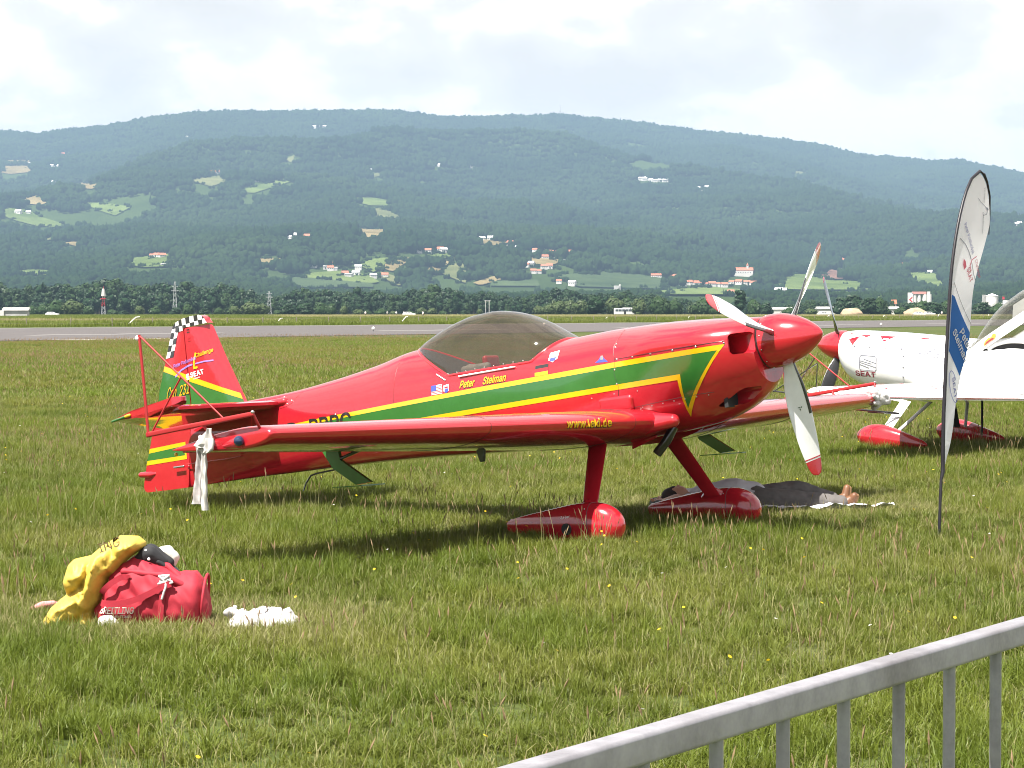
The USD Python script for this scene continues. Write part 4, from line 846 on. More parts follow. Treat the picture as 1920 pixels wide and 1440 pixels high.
# wings
def w2(y): f = (y - .3) / 3.4; return (y, -1.28 - f * .62, -.44 + f * .105, 1.62 - f * .64, .14, 0.)
for sgn in (1, -1):
    secs = [w2(y) for y in (.2, .6, 1.4, 2.4, 3.4, 3.66)] + [w2(3.69)[:3] + (w2(3.69)[3] * .99, .11, 0), w2(3.70)[:3] + (w2(3.7)[3] * .98, .06, 0)]
    m = wing_mesh(secs, n=28); m.vertices[:, 1] *= sgn
    if sgn < 0: m.invert()
    wg = WP.part('wing', m, WHITE, 40)
    al = wing_mesh([w2(y)[:5] + (.03,) for y in (.5, 1.6, 2.6, 3.62)], c0=.76, n=8, proud=.003); al.vertices[:, 1] *= sgn
    if sgn < 0: al.invert()
    WP.part('aileron', al, WHITE, 40, parent=wg)
    tr = wing_mesh([w2(y)[:5] + (.03,) for y in (.5, 2., 3.62)], c0=.985, n=3, proud=.007); tr.vertices[:, 1] *= sgn; WP.part('trailing_strip', tr, RED, 40, parent=wg)
    def wtop(m_):                                                   # drape (x, y) artwork on the wing's upper face
        v = m_.vertices.copy(); out = []
        for x, y, w in v:
            _, xl, z, c, t, _ = w2(abs(y)); X_, H_ = naca(t, 30); out.append([x, y, z + np.interp((xl - x) / c, X_, H_) * c + .004 + w])
        return trimesh.Trimesh(out, m_.faces, process=False)
    if sgn < 0:
        x_ = 0
        for k, ch in enumerate('SEAT'):
            m0 = meshkit.text_mesh(ch, .62, .001, True); g = unary_union([Polygon(m0.vertices[f][:, :2]) for f in m0.faces if abs(m0.vertices[f][:, 2] - .001).max() < 1e-6]).buffer(.004)
            g = g.boundary.buffer(.011); o = []
            for h in (g.geoms if hasattr(g, 'geoms') else [g]):
                v, f = trimesh.creation.triangulate_polygon(h, engine='earcut'); o.append(trimesh.Trimesh(np.column_stack([-1.75 - .05 * k - .62 + v[:, 1] * 1.0, -(3.25 - k * .68) + v[:, 0] * 1., np.zeros(len(v))]), f, process=False))
            WP.part('wing_lettering', wtop(cat_(*o)), MAROON, False, parent=wg)
    # undercarriage
    rings = []
    for f in np.linspace(-.1, 1.0, 9):
        a = np.linspace(0, 2 * np.pi, 17)[:-1]; cx2, cy, cz = -1.30 + .10 * f, .42 + .44 * f, -.46 - .50 * f; ch = .155 - .03 * f; th = .05 - .012 * f
        rings.append([[cx2 + ch * .5 * math.cos(t), sgn * (cy + th * .5 * math.sin(t)), cz] for t in a])
    m = loft(rings); WP.part('gear_leg', m, WHITE if sgn < 0 else CARB, 40)
    WP.part('gear_strut', tube([(-1.62, sgn * .36, -.48), (-1.36, sgn * .80, -.92)], .022, 8), GREYW, True)
    prof_x = np.array([-.882, -.90, -.94, -1.0, -1.1, -1.22, -1.36, -1.5, -1.65, -1.78, -1.83]); hz2 = np.array([.004, .05, .088, .122, .150, .158, .145, .118, .082, .046, .02]); hw2 = np.array([.004, .045, .072, .096, .112, .116, .104, .080, .052, .026, .012])
    czz = np.array([-1.01, -1.01, -1.01, -1.01, -1.01, -1.012, -1.02, -1.03, -1.038, -1.044, -1.045]); a = np.linspace(0, 2 * np.pi, 33)[:-1]
    Q1, Q2, Q3 = [PchipInterpolator(prof_x[::-1], q_[::-1]) for q_ in (hz2, hw2, czz)]
    wf = WP.part('wheel_fairing', loft([[[x, sgn * .94 + Q2(x) * math.cos(t), Q3(x) + Q1(x) * math.sin(t)] for t in a] for x in np.concatenate([np.linspace(-.8825, -1.0, 12), np.linspace(-1.03, -1.83, 22)])]), RED, 40)
    tw = trimesh.creation.torus(.115, .05, major_sections=24, minor_sections=10); tw.apply_transform(trimesh.transformations.rotation_matrix(np.pi / 2, [1, 0, 0])); tw.apply_translation([-1.2, sgn * .94, -1.08]); WP.part('wheel', tw, RUBBER, True, parent=wf)
sg = WP.part('sighting_frame', tube([(-1.45, -3.76, -.36), (-2.15, -3.76, -.39)], .009, 6), BLK, True); WP.part('frame_rod', tube([(-2.05, -3.76, -.38), (-2.05, -3.76, -.02)], .006, 5), BLK, True, parent=sg); WP.part('frame_rod', tube([(-1.5, -3.76, -.37), (-2.05, -3.76, -.02)], .006, 5), BLK, True, parent=sg)
WP.part('tow_bar', tube([(-.98, -.9, -.72), (-1.30, -.72, -.72), (-.2, -2.0, -.62)], .014, 6), CARB, True)
WP.part('belly_strut', tube([(-1.9, .2, -.5), (-1.75, .52, -.98)], .014, 6), CARB, True)
# canopy swung up on its far hinge
CW = PchipInterpolator([-3.45, -3.2, -2.9, -2.6, -2.35, -2.1, -1.95], [.02, .20, .36, .44, .42, .26, .03]); rings, frm = [], []
tl_ = math.radians(34)
def tip_up(x, y, z):                                                # canopy turned about its rear lower edge
    dx, dz = x + 2.02, z - .02; return [-2.02 + dx * math.cos(tl_) + dz * math.sin(tl_) * 0 - .0, y, .02 - dx * math.sin(tl_) + dz * math.cos(tl_) * 1.02]
for x in np.linspace(-3.44, -1.96, 26):
    hw = .36 * (1 - ((x + 2.65) / .86) ** 4 * .7); rings.append([tip_up(x, hw * math.sin(p), .14 + float(CW(x)) * math.cos(p)) for p in np.linspace(-np.pi / 2, np.pi / 2, 21)]); frm.append((x, hw))
WP.part('canopy', loft(rings, closed=False), tinted('clear_canopy', (.64, .64, .61), dust=.02), True)
for sgn in (1, -1):
    lo, hi = [tip_up(x, sgn * (hw + .006), -.09 + .07 * min(1, abs(x + 2.0) / .2)) for x, hw in frm], [tip_up(x, sgn * (hw + .004), .15) for x, hw in frm]
    WP.part('canopy_skirt', loft([[a, b] for a, b in zip(lo, hi)], closed=False), WHITE, True)
WP.part('canopy_placard', loft([[tip_up(x, -.20, .16), tip_up(x, -.20, .40)] for x in np.linspace(-2.55, -2.9, 4)], closed=False), GREYW, True)
em = Polygon([(0, 0), (.10, .02), (.20, .015), (.22, .07), (.16, .12), (.13, .08), (.08, .10), (.02, .07)])
v, f = trimesh.creation.triangulate_polygon(em, engine='earcut'); WP.part('canopy_emblem', trimesh.Trimesh([tip_up(-2.22 - a * .9, -.372, .01 + b * .9) for a, b in v], f, process=False), principled('orange_print', (.75, .28, .05), .5), True)
em = Polygon([(.02, .02), (.19, .03), (.15, .055), (.06, .05)]); v, f = trimesh.creation.triangulate_polygon(em, engine='earcut'); WP.part('canopy_emblem', trimesh.Trimesh([tip_up(-2.22 - a * .9, -.376, .01 + b * .9) for a, b in v], f, process=False), MAROON, True)
WP.part('fin', slab([(-5.3, .2), (-5.75, 1.15), (-6.05, 1.2), (-6.3, .2)], lambda x, z: .03 + 0 * x), WHITE, 40)
for sgn in (1, -1): WP.part('tailplane', plan([(-5.25, .02), (-5.5, 1.3), (-6.0, 1.3), (-6.15, .02)], lambda x, y: .022 + 0 * x, lambda x, y: .12 + 0 * x, sgn), WHITE, 40)

# ================================================================ feather flag
FD = ground_at(1762, 1012)[1]; fb = ground_at(1762, 1012); ft = at_dist(1838, 322, FD)
flg = thing('feather_flag', 'tall narrow white and blue feather flag with black pole planted in the grass', 'flag', fb)
CLOTHW = usdkit.material(stage, '/World/Looks/flag_fabric', {'w': ('wave_texture', dict(scale=120., distortion=1.)), 'g': ('geometry', {}), 'd': ('principled_bsdf', dict(base_color=(.84, .84, .86), roughness=.8)), 't': ('translucent_bsdf', dict(color=(.9, .9, .92))), 'm': ('mix_closure', dict(fac=.48))}, [('d.BSDF', 'm.closure1'), ('t.BSDF', 'm.closure2')], surface='m.closure')
def fabric(name, c, c2=None, rough=.85, scale=9., bump=.15, **kw): return grainy(name, c, c2 or tuple(k * .8 for k in c), scale=scale, rough=rough, bump=bump, dist=.006, **kw)
FBLUE = usdkit.material(stage, '/World/Looks/flag_blue', {'d': ('principled_bsdf', dict(base_color=(.02, .13, .42), roughness=.75)), 't': ('translucent_bsdf', dict(color=(.02, .15, .5))), 'm': ('mix_closure', dict(fac=.25))}, [('d.BSDF', 'm.closure1'), ('t.BSDF', 'm.closure2')], surface='m.closure')
# outline in photo pixels, read as a flat sail turned 62 degrees from the view, at its real place
FYAW = math.radians(58); FDIR = np.array([math.cos(FYAW), math.sin(FYAW), 0.])
def fpt(u, v, off=0.):                                              # sail plane: through the pole, along FDIR; returns coordinates local to the flag
    a, b = (u - 960) / FPIX, -(v - 720) / FPIX; d = np.array([a, cp + b * sp_, -sp_ + b * cp]); n = np.array([-math.sin(FYAW), math.cos(FYAW), 0])
    t = ((fb - [0, 0, EYE]) @ n) / (d @ n); return np.array([0, 0, EYE]) + t * d - fb - n * off
Lf = [(1771, 885), (1772, 800), (1776, 700), (1781, 600), (1787, 510), (1796, 440), (1806, 390), (1818, 350), (1828, 331), (1838, 325)]
Rt = [(1771, 885), (1786, 790), (1802, 700), (1820, 600), (1836, 510), (1846, 450), (1853, 410), (1853, 370), (1848, 340), (1838, 325)]
LF, RF = PchipInterpolator([-p[1] for p in Lf], [p[0] for p in Lf]), PchipInterpolator([-p[1] for p in Rt], [p[0] for p in Rt])
vs_ = np.linspace(885, 326, 60)
def ripple(f, v): return .012 * math.sin(v / 31.) * f + .01 * math.sin(v / 60. + 2) * f
def sail(f, v, off=0.): u = LF(-v) + f * (RF(-v) - LF(-v)); return fpt(u, v, off + ripple(f, v))
part(flg, 'sail', loft([[sail(f, v) for f in np.linspace(0, 1, 9)] for v in vs_], closed=False), CLOTHW, True)
pole = [fpt(1760.5, 1012) + [0, 0, -.05], fpt(1761.5, 980), fpt(1764.5, 900)] + [fpt(float(LF(-v)) - 3.2, v) for v in np.linspace(885, 335, 26)] + [fpt(1837, 321), fpt(1845, 327), fpt(1851, 342), fpt(1856, 368), fpt(1856, 400), fpt(1854, 440)]
part(flg, 'pole', tube(pole, [.011] * 3 + list(np.linspace(.015, .011, 26)) + [.012, .012, .009, .007, .006, .004], 8), principled('pole_black', (.012, .010, .014), .45), True)
def inside(pg_uv, mat, name, off=.004, cell=6):
    pg_uv = shapely.make_valid(pg_uv.simplify(.02)).buffer(0)
    if pg_uv.geom_type != 'Polygon': pg_uv = max(pg_uv.geoms, key=lambda g: g.area)
    o = []; x0, z0, x1, z1 = pg_uv.bounds
    for a in np.arange(x0, x1, cell):
        for b in np.arange(z0, z1, cell * 2):
            c = pg_uv.intersection(sbox(a, b, a + cell, b + cell * 2))
            for h in ([c] if c.geom_type == 'Polygon' else getattr(c, 'geoms', [])):
                if h.geom_type == 'Polygon' and h.area > .01:
                    v, f = trimesh.creation.triangulate_polygon(h, engine='earcut'); o.append(trimesh.Trimesh([fpt(p[0], p[1], off + ripple(np.clip((p[0] - LF(-p[1])) / max(RF(-p[1]) - LF(-p[1]), 1), 0, 1), p[1])) for p in v], f, process=False))
    part(flg, name, cat_(*o), mat, False)
sail_uv = Polygon([(float(LF(-v)) + .4, v) for v in vs_] + [(float(RF(-v)) - .4, v) for v in vs_[::-1]]).buffer(0)
blue = Polygon([(1784, 552), (1790, 556), (1816, 626), (1808, 668), (1798, 705), (1779, 660), (1776, 655), (1781, 600)]).buffer(0)
inside(blue.intersection(sail_uv), FBLUE, 'blue_panel')
def ftext(text, u, v, ang_, h, mat, off=.007, sq=1., bold=True):
    m = meshkit.text_mesh(text, h, .001, bold); q = m.vertices; c, s = math.cos(ang_), math.sin(ang_)
    part(flg, 'print', trimesh.Trimesh([fpt(u + (a * sq) * c + b * .42 * s * 1.0, v + (a * sq) * s - b * c * .55 - b * 0, off + ripple(.5, v)) for a, b, w in q], m.faces, process=False), mat, False)
def ftext2(text, u, v, du, dv, hx, hy, mat, off=.010, bold=True):
    """text whose baseline runs along (du, dv) px for its whole length; (hx, hy) px: direction of the letters' height"""
    m = meshkit.text_mesh(text, 1., .001, bold); q = m.vertices; L = q[:, 0].max()
    part(flg, 'print', trimesh.Trimesh([fpt(u + du * a / L + hx * b, v + dv * a / L + hy * b, off + ripple(np.clip((u + du * a / L + hx * b - LF(-(v + dv * a / L + hy * b))) / max(RF(-(v + dv * a / L + hy * b)) - LF(-(v + dv * a / L + hy * b)), 1), 0, 1), v + dv * a / L + hy * b)) for a, b, w in q], m.faces, process=False), mat, False)
WHITEP = principled('white_print', (.8, .8, .8), .6); PINK = principled('pink_print', (.62, .10, .16), .6)
ftext2('Peter', 1795, 622, 15, 38, 7, -9, WHITEP); ftext2('Steiman', 1783, 622, 21, 58, 6, -8, WHITEP)
ftext2('Peter Podlunšek', 1805, 420, 16, 58, 4, -4, NAVY, bold=False); ftext2('Challenge', 1827, 488, 11, 34, 4, -3, PINK, bold=False); ftext2('SEAT', 1812, 505, 9, 26, 5, -6, PINK)
inside(Polygon([(1806, 485), (1810, 490), (1812, 500), (1808, 506), (1805, 496)]), PINK, 'print', .007, 4)
inside(LineString([(1799, 447), (1808, 458), (1815, 472), (1820, 486)]).buffer(.7).intersection(sail_uv), INK, 'print', .007); inside(LineString([(1822, 493), (1828, 515), (1833, 528)]).buffer(.6).intersection(sail_uv), INK, 'print', .007)
inside(LineString([(1830, 481), (1822, 487), (1819, 498), (1822, 508)]).buffer(.7), PINK, 'print', .007); inside(LineString([(1788, 530), (1800, 562), (1822, 618)]).buffer(.5).intersection(sail_uv), GRAYF, 'print', .007)
ftext2('Aerobatics', 1846, 352, -3, 28, -2.5, -1, INK, bold=False); ftext2('Championship', 1841, 398, -3, 40, -2.5, -1, INK, bold=False)
inside(LineString([(1833, 372), (1836, 378), (1844, 387), (1848, 395), (1846, 402), (1840, 404)]).buffer(.5), INK, 'print', .007); inside(Polygon([(1846, 388), (1849, 390), (1850, 394), (1847, 395)]), BLK, 'print', .007, 3)
el = affinity.translate(affinity.rotate(affinity.scale(Point(0, 0).buffer(1), 6.5, 30), -8), 1786, 725)
inside(LineString(list(el.exterior.coords)[4:-4]).buffer(.5), NAVY, 'print', .007)
ftext2('SEAT', 1783, 708, 5, 40, 4, -3, NAVY)

# ================================================================ steel barrier in the foreground
GALV = usdkit.material(stage, '/World/Looks/galvanised_steel', {
    'g': ('geometry', {}), 'n': ('noise_texture', dict(scale=22., detail=8., roughness=.7)), 'v': ('voronoi_texture', dict(scale=130.)), 'n3': ('noise_texture', dict(scale=5., detail=5.)),
    'r': ('rgb_ramp', dict(ramp=[(.25, (.24, .232, .25)), (.5, (.32, .31, .335)), (.75, (.39, .38, .40))])), 'dirt': ('rgb_ramp', dict(ramp=[(.28, (.74, .72, .71)), (.48, (1, 1, 1))])), 'mx': ('mix_color', dict(blend_type='multiply', fac=1., use_clamp=False)),
    'rr': ('map_range', dict(from_min=0., from_max=1., to_min=.38, to_max=.62)), 'b': ('bump', dict(strength=.18, distance=.003)), 'p': ('principled_bsdf', dict(metallic=.55, specular_ior_level=.5))},
    [('g.position', 'n.vector'), ('g.position', 'v.vector'), ('g.position', 'n3.vector'), ('n.fac', 'r.fac'), ('n3.fac', 'dirt.fac'), ('r.color', 'mx.a'), ('dirt.color', 'mx.b'), ('mx.result', 'p.base_color'), ('v.distance', 'rr.value'), ('rr.result', 'p.roughness'), ('n.fac', 'b.height'), ('b.normal', 'p.normal')], surface='p.BSDF')
BH = 1.165                                                          # height of the rail's top
ba, bb = at_dist(1343, 1366, 3.02), at_dist(1867, 1206, 3.80)
ba[2] = bb[2] = 0; bd_ = (bb - ba); bl_ = np.linalg.norm(bd_); bd_ /= bl_; step = bl_ / 5
bar = thing('crowd_barrier', 'galvanised steel crowd barrier with vertical bars across the lower right corner', 'barrier', ba, math.atan2(bd_[1], bd_[0]))
def rbox(c, s, r=.006):
    h = np.array(s) / 2 - r; return from_man(manifold3d.Manifold.batch_hull([manifold3d.Manifold.sphere(r, 12).translate([c[0] + i * h[0], c[1] + j * h[1], c[2] + k * h[2]]) for i in (-1, 1) for j in (-1, 1) for k in (-1, 1)]))
x0b, x1b = -.95, 1.55
RW, RHh = .036, .036
part(bar, 'top_rail', rbox([(x0b + x1b) / 2, 0, BH - RHh / 2], [x1b - x0b, RW, RHh]), GALV, 40)
part(bar, 'bottom_rail', rbox([(x0b + x1b) / 2, 0, .17], [x1b - x0b, RW, .032]), GALV, 40)
for k in range(-5, 9):
    part(bar, 'bar', tube([(k * step, 0, .18), (k * step, 0, BH - RHh + .001)], .0088, 14), GALV, 40)
for x in (x0b + .02, x1b - .02):
    part(bar, 'end_post', rbox([x, 0, (.03 + BH - RHh) / 2], [.034, .034, BH - RHh - .03]), GALV, 40)
    part(bar, 'foot', rbox([x, 0, .025], [.05, .60, .012]), GALV, 40)

# ================================================================ beyond the runway
ORD = ['first', 'second', 'third', 'fourth', 'fifth', 'sixth', 'seventh', 'eighth', 'ninth', 'tenth', 'eleventh', 'twelfth', 'thirteenth', 'fourteenth', 'fifteenth', 'sixteenth', 'seventeenth', 'eighteenth', 'nineteenth', 'twentieth'] + ['further'] * 60
ZONES = [(300, 'left of the tail fin'), (560, 'right of the tail fin'), (800, 'left of the canopy'), (1100, 'behind the canopy'), (1330, 'behind the red cowling'), (1520, 'left of the upright blade'), (1780, 'above the white cowling'), (9999, 'right of the flag')]
def zone(u): return next(z for m, z in ZONES if u < m)
def ordered(items):
    """items: (u, kind text) -> labels that count alike things from the left within their part of the view"""
    seen, out = {}, [None] * len(items)
    for i in sorted(range(len(items)), key=lambda i: items[i][0]):
        k = (items[i][1], zone(items[i][0])); seen[k] = seen.get(k, 0) + 1; out[i] = f'{k[0]} {k[1]}, {ORD[seen[k] - 1]} from left'
    return out
straw = grainy('ripe_crop', (0.216, 0.1656, 0.072), (0.288, 0.2232, 0.1008), scale=.25, rough=1.)
def quad_px(px, z):
    v = [ground_at(u, w, z) for u, w in px]; m = trimesh.Trimesh(v, [[0, 1, 2], [0, 2, 3]], process=False)
    if m.face_normals[0][2] < 0: m.invert()
    return m
struct('ripe_crop_strip', quad_px([(-500, 607.6), (520, 606.), (470, 602.6), (-500, 603.2)], .02), straw)
struct('dry_meadow_strip', quad_px([(520, 597.6), (2500, 595.4), (2500, 592.4), (520, 592.4)], .02), grainy('dry_meadow', (.17, .145, .06), (.24, .20, .085), scale=.05, rough=1.))
# wire fence along the far side of the runway
ts = np.arange(150, 640, 7.2)
WOODP = grainy('weathered_wood', (.16, .13, .10), (.26, .22, .18), scale=20., rough=.9)
fn = thing('wire_fence', 'low wire fence on dark posts along the far side of the runway', 'fence', rwy(ts[0], -173))
b0 = np.array(rwy(ts[0], -173))
for i, t in enumerate(ts):
    p = np.array(rwy(t, -173)) - b0; lean = .05 * math.sin(i * 2.3); part(fn, 'post', tube([p + [0, 0, -.1], p + [lean, 0, .95]], .06, 6), WOODP, True)
for z in (.35, .8): part(fn, 'wire', tube([np.array(rwy(ts[0], -173, z)) - b0, np.array(rwy(ts[-1], -173, z)) - b0], .012, 4), WOODP, True)
POLEW = principled('white_marker_paint', (.72, .70, .66), .6)
for u, v, du, dv in [(236, 611.5, 19, 17), (516, 608, 10, 11), (750, 607, 11, 13), (1133, 601, 5, 6.5), (1288, 600, 4, 6), (1548, 598, 6, 7), (1654, 598, 4, 7), (1757, 597, 4, 8), (1852, 595.5, 2, 6), (205, 571.5 + 40, 0, 0)][:9]:
    g = ground_at(u, v); s = g[1] / FPIX; t = thing('slanted_pole', 'thin white slanted pole across the runway, ' + zone(u) + (', the right one' if u in (516, 1757, 1548) and False else '') + f', {ORD[[236, 516, 750, 1133, 1288, 1548, 1654, 1757, 1852].index(u)]} from left', 'pole', g, group='slanted white poles beyond the runway')
    part(t, 'shaft', tube([(0, 0, -.05), (du * s, .15, dv * s)], [.075, .06], 6), POLEW, True); part(t, 'arm', tube([(du * s * .98, .15, dv * s * .97), (du * s * 1.35, .2, dv * s * 1.03)], .05, 6), POLEW, True)
for u, v in [(1652, 612.5), (1718, 598), (1385, 607), (700, 622), (1020, 612)]:
    g = ground_at(u, v); t = thing('runway_light', 'small white runway edge light ' + zone(u) + {1652: ', nearer one', 1718: ', farther one', 1385: '', 700: ', left one', 1020: ', right one'}[u], 'runway light', g, group='runway edge lights')
    d = trimesh.creation.icosphere(2, .13); d.apply_scale([1, 1, 1.1]); d.apply_translation([0, 0, .26]); part(t, 'globe', d, POLEW, True); part(t, 'stem', tube([(0, 0, 0), (0, 0, .18)], .05, 8), GRAYF, True)

# ---------------------------------------------------------------- trees of the airfield's edge
def crown_mesh(seed, h, w, n, leaf, base=.12, conic=0.):
    rg = np.random.default_rng(seed); lobes = []
    for k in range(9 if conic < .5 else 7):
        f = rg.uniform(0, 1); z = h * (base + .10 + (.78 - base) * f); rr = w * .5 * (1 - conic * f) * (.62 if .15 < f < .8 else .45); a = rg.uniform(0, 6.28); d = w * .5 * (1 - conic * f) * rg.uniform(.1, .62) * (1 - .5 * abs(f - .45))
        lobes.append((d * math.cos(a), d * math.sin(a), z, rr * rg.uniform(.8, 1.15)))
    lobes.append((0, 0, h * .80, w * .30 * (1 - .5 * conic))); lobes.append((0, 0, h * .5, w * .42 * (1 - .3 * conic)))
    core = [];
    for i, (x, y, z, r) in enumerate(lobes):
        c = lumpy(1, r * .82, seed * 31 + i, .35, 1.05); c.apply_translation([x, y, z]); core.append(c)
    L = np.array(lobes); pick = rg.choice(len(L), n, p=L[:, 3] ** 2 / (L[:, 3] ** 2).sum()); d = rg.normal(size=(n, 3)); d /= np.linalg.norm(d, axis=1, keepdims=True)
    p = L[pick, :3] + d * (L[pick, 3] * rg.uniform(.78, 1.12, n))[:, None] * [1, 1, 1.05]; p[:, 2] = np.maximum(p[:, 2], h * base * .6)
    t1 = np.cross(d, rg.normal(size=(n, 3))); t1 /= np.linalg.norm(t1, axis=1, keepdims=True); t2 = np.cross(d + rg.normal(size=(n, 3)) * .5, t1); t2 /= np.linalg.norm(t2, axis=1, keepdims=True)
    s = leaf * rg.uniform(.6, 1.3, n)[:, None]
    v = np.stack([p - t1 * s, p - t2 * s * .6, p + t1 * s, p + t2 * s * .6], 1).reshape(-1, 3); k = np.arange(n) * 4
    f = np.vstack([np.stack([k, k + 1, k + 2], 1), np.stack([k, k + 2, k + 3], 1)])
    return cat_(*core), trimesh.Trimesh(v, f, process=False)
def trunk_mesh(seed, h, w):
    rg = np.random.default_rng(seed); ms = [tube([(0, 0, -.2), (.02 * h, 0, h * .3), (0, .02 * h, h * .75)], [h * .022, h * .016, h * .006], 6)]
    for k in range(4):
        a = rg.uniform(0, 6.28); z = h * rg.uniform(.2, .5); ms.append(tube([(0, 0, z), (w * .25 * math.cos(a), w * .25 * math.sin(a), z + h * .18)], [h * .009, h * .004], 5))
    return cat_(*ms)
BARK = grainy('bark', (.05, .04, .03), (.09, .075, .055), scale=6., rough=1.)
LEAF_D = leafy('dark_leaves', (.021, .043, .019), (.050, .082, .034), .2)
LEAF_M = leafy('green_leaves', (.033, .060, .021), (.078, .115, .040), .25)
LEAF_L = leafy('willow_leaves', (0.07225, 0.09775, 0.03825), (0.1275, 0.153, 0.06375), .25)
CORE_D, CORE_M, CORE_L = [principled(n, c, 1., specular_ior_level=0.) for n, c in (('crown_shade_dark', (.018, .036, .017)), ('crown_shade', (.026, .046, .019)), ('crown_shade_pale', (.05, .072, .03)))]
belt = []
for s in range(6):
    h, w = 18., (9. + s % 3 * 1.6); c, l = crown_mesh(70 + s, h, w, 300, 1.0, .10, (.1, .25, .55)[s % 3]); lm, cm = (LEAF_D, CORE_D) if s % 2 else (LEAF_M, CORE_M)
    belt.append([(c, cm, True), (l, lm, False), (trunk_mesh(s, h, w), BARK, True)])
rg = np.random.default_rng(5); bp_, bs_, bi_ = [], [], []
def belt_top(u): return np.interp(u, [-300, 0, 200, 420, 520, 640, 900, 1180, 1230, 1250, 1420, 1560, 1660, 1800, 1920, 2200], [516, 519, 523, 529, 536, 538, 539, 541, 547, 566, 567, 562, 566, 570, 570, 570])
for r in np.arange(1240, 1520, 16.):
    u = -250 + rg.uniform(0, 20)
    while u < 2170:
        y = r + rg.uniform(-7, 7); x = (u - 960) / FPIX * y; top = (HOR - belt_top(u) - 9 * math.sin(u / 47.) * math.sin(u / 131. + 1) - 4 * math.sin(u / 19.)) / FPIX * 1400 + EYE; sc = .83 * top / 18. * rg.choice([.62, .8, .92, 1., 1.12], p=[.15, .2, .3, .25, .1]) * (1 if r > 1290 else rg.uniform(.55, .95))
        bp_.append((x, y, -.2)); bs_.append(sc); bi_.append(rg.integers(0, 6) if rg.random() < .6 else rg.choice([1, 3, 5])); u += (6.2 * max(sc, .45)) * FPIX / y * rg.uniform(.8, 1.3)
instancer('woodland_belt', belt, np.array(bp_), rg.uniform(0, 6.28, len(bp_)), np.array(bs_), np.array(bi_), label='dark dense woodland belt behind the airfield')
print('belt', len(bp_))
KT = {}
for nm, hh, ww, nn, lf, base, con, lm, cm in [('kind_round_bush', 4., 5.4, 420, .40, .02, .1, LEAF_M, CORE_M), ('kind_willow', 6., 6.5, 520, .42, .03, .15, LEAF_L, CORE_L), ('kind_dark_tree', 8., 6.6, 600, .5, .08, .2, LEAF_D, CORE_D), ('kind_tall_tree', 11., 5., 620, .5, .16, .1, LEAF_D, CORE_D)]:
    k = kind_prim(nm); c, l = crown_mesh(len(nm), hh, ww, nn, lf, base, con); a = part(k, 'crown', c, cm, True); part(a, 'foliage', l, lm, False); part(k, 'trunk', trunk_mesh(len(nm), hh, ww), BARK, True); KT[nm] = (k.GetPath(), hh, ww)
TL = [('m',60,575,26),('m',80,573,30),('m',105,566,38),('l',135,564,44),('m',165,575,26),('m',210,581,24),('d',232,582,22),('l',262,574,22),('m',292,576,26),('d',330,576,24),('m',352,572,22),('d',385,578,24),('m',410,578,22),('l',440,574,24),('l',470,568,44),('l',490,571,40),('m',520,582,18),('d',540,570,28),('d',570,568,40),('m',602,570,26),
 ('m',622,571,24),('l',645,574,18),('l',672,580,24),('m',688,582,16),('m',715,580,28),('l',738,583,16),('l',790,578,24),('l',810,578,22),('m',830,583,18),('d',870,581,18),('l',900,579,14),('l',1010,574,26),('l',1030,572,30),('l',1045,565,40),('l',1068,565,40),('l',1090,564,34),('d',1116,554,40),('l',1150,559,42),('m',1175,561,34),('l',1198,562,34),('m',1234,560,44),('m',1262,566,38),('l',1300,573,26),
 ('m',1318,564,40),('t',1388,540,26),('m',1412,564,30),('d',1436,567,26),('m',1345,573,30),('m',1365,572,24),('d',1580,557,40),('d',1602,553,44),('d',1628,558,40),('m',1648,561,30),('d',1706,568,34),('m',1728,567,38),('d',1752,566,36),('m',1776,566,30),('d',1842,566,40),('m',1872,571,36),('d',1898,567,40),('m',20,582,26),('m',440,580,30),('m',770,584,22),('m',950,582,24),('m',1480,578,30),('l',1520,579,28),('m',1690,577,26),('m',1660,578,24)]
KN = {'m': ('kind_round_bush', 'round green bush at the edge of the airfield before the woodland'), 'l': ('kind_willow', 'pale grey green willow at the edge of the airfield'), 'd': ('kind_dark_tree', 'dark bushy tree at the edge of the airfield'), 't': ('kind_tall_tree', 'tall slender dark tree rising alone above the bushes left of the propeller')}
TLAB = ordered([(u, {'m': 'round green bush at the airfield edge', 'l': 'pale willow at the airfield edge', 'd': 'dark tree at the airfield edge', 't': ''}[k]) for k, u, top, w in TL])
for i, (k, u, top, w) in enumerate(TL):
    y = 960. + 37 * math.sin(i * 1.7); kp, hh, ww = KT[KN[k][0]]; x = (u - 960) / FPIX * y; h = (HOR - top) / FPIX * y + EYE; wd = w * y / FPIX * 1.12
    copy_of(kp, 'tree' if k in 'dt' else 'bush' if k == 'm' else 'willow', KN[k][1] if k == 't' else TLAB[i], 'bush' if k == 'm' else 'tree', (x, y, -.1), i * 1.1, None if k == 't' else 'bushes and trees along the edge of the airfield', (wd / ww, wd / ww, h / hh))

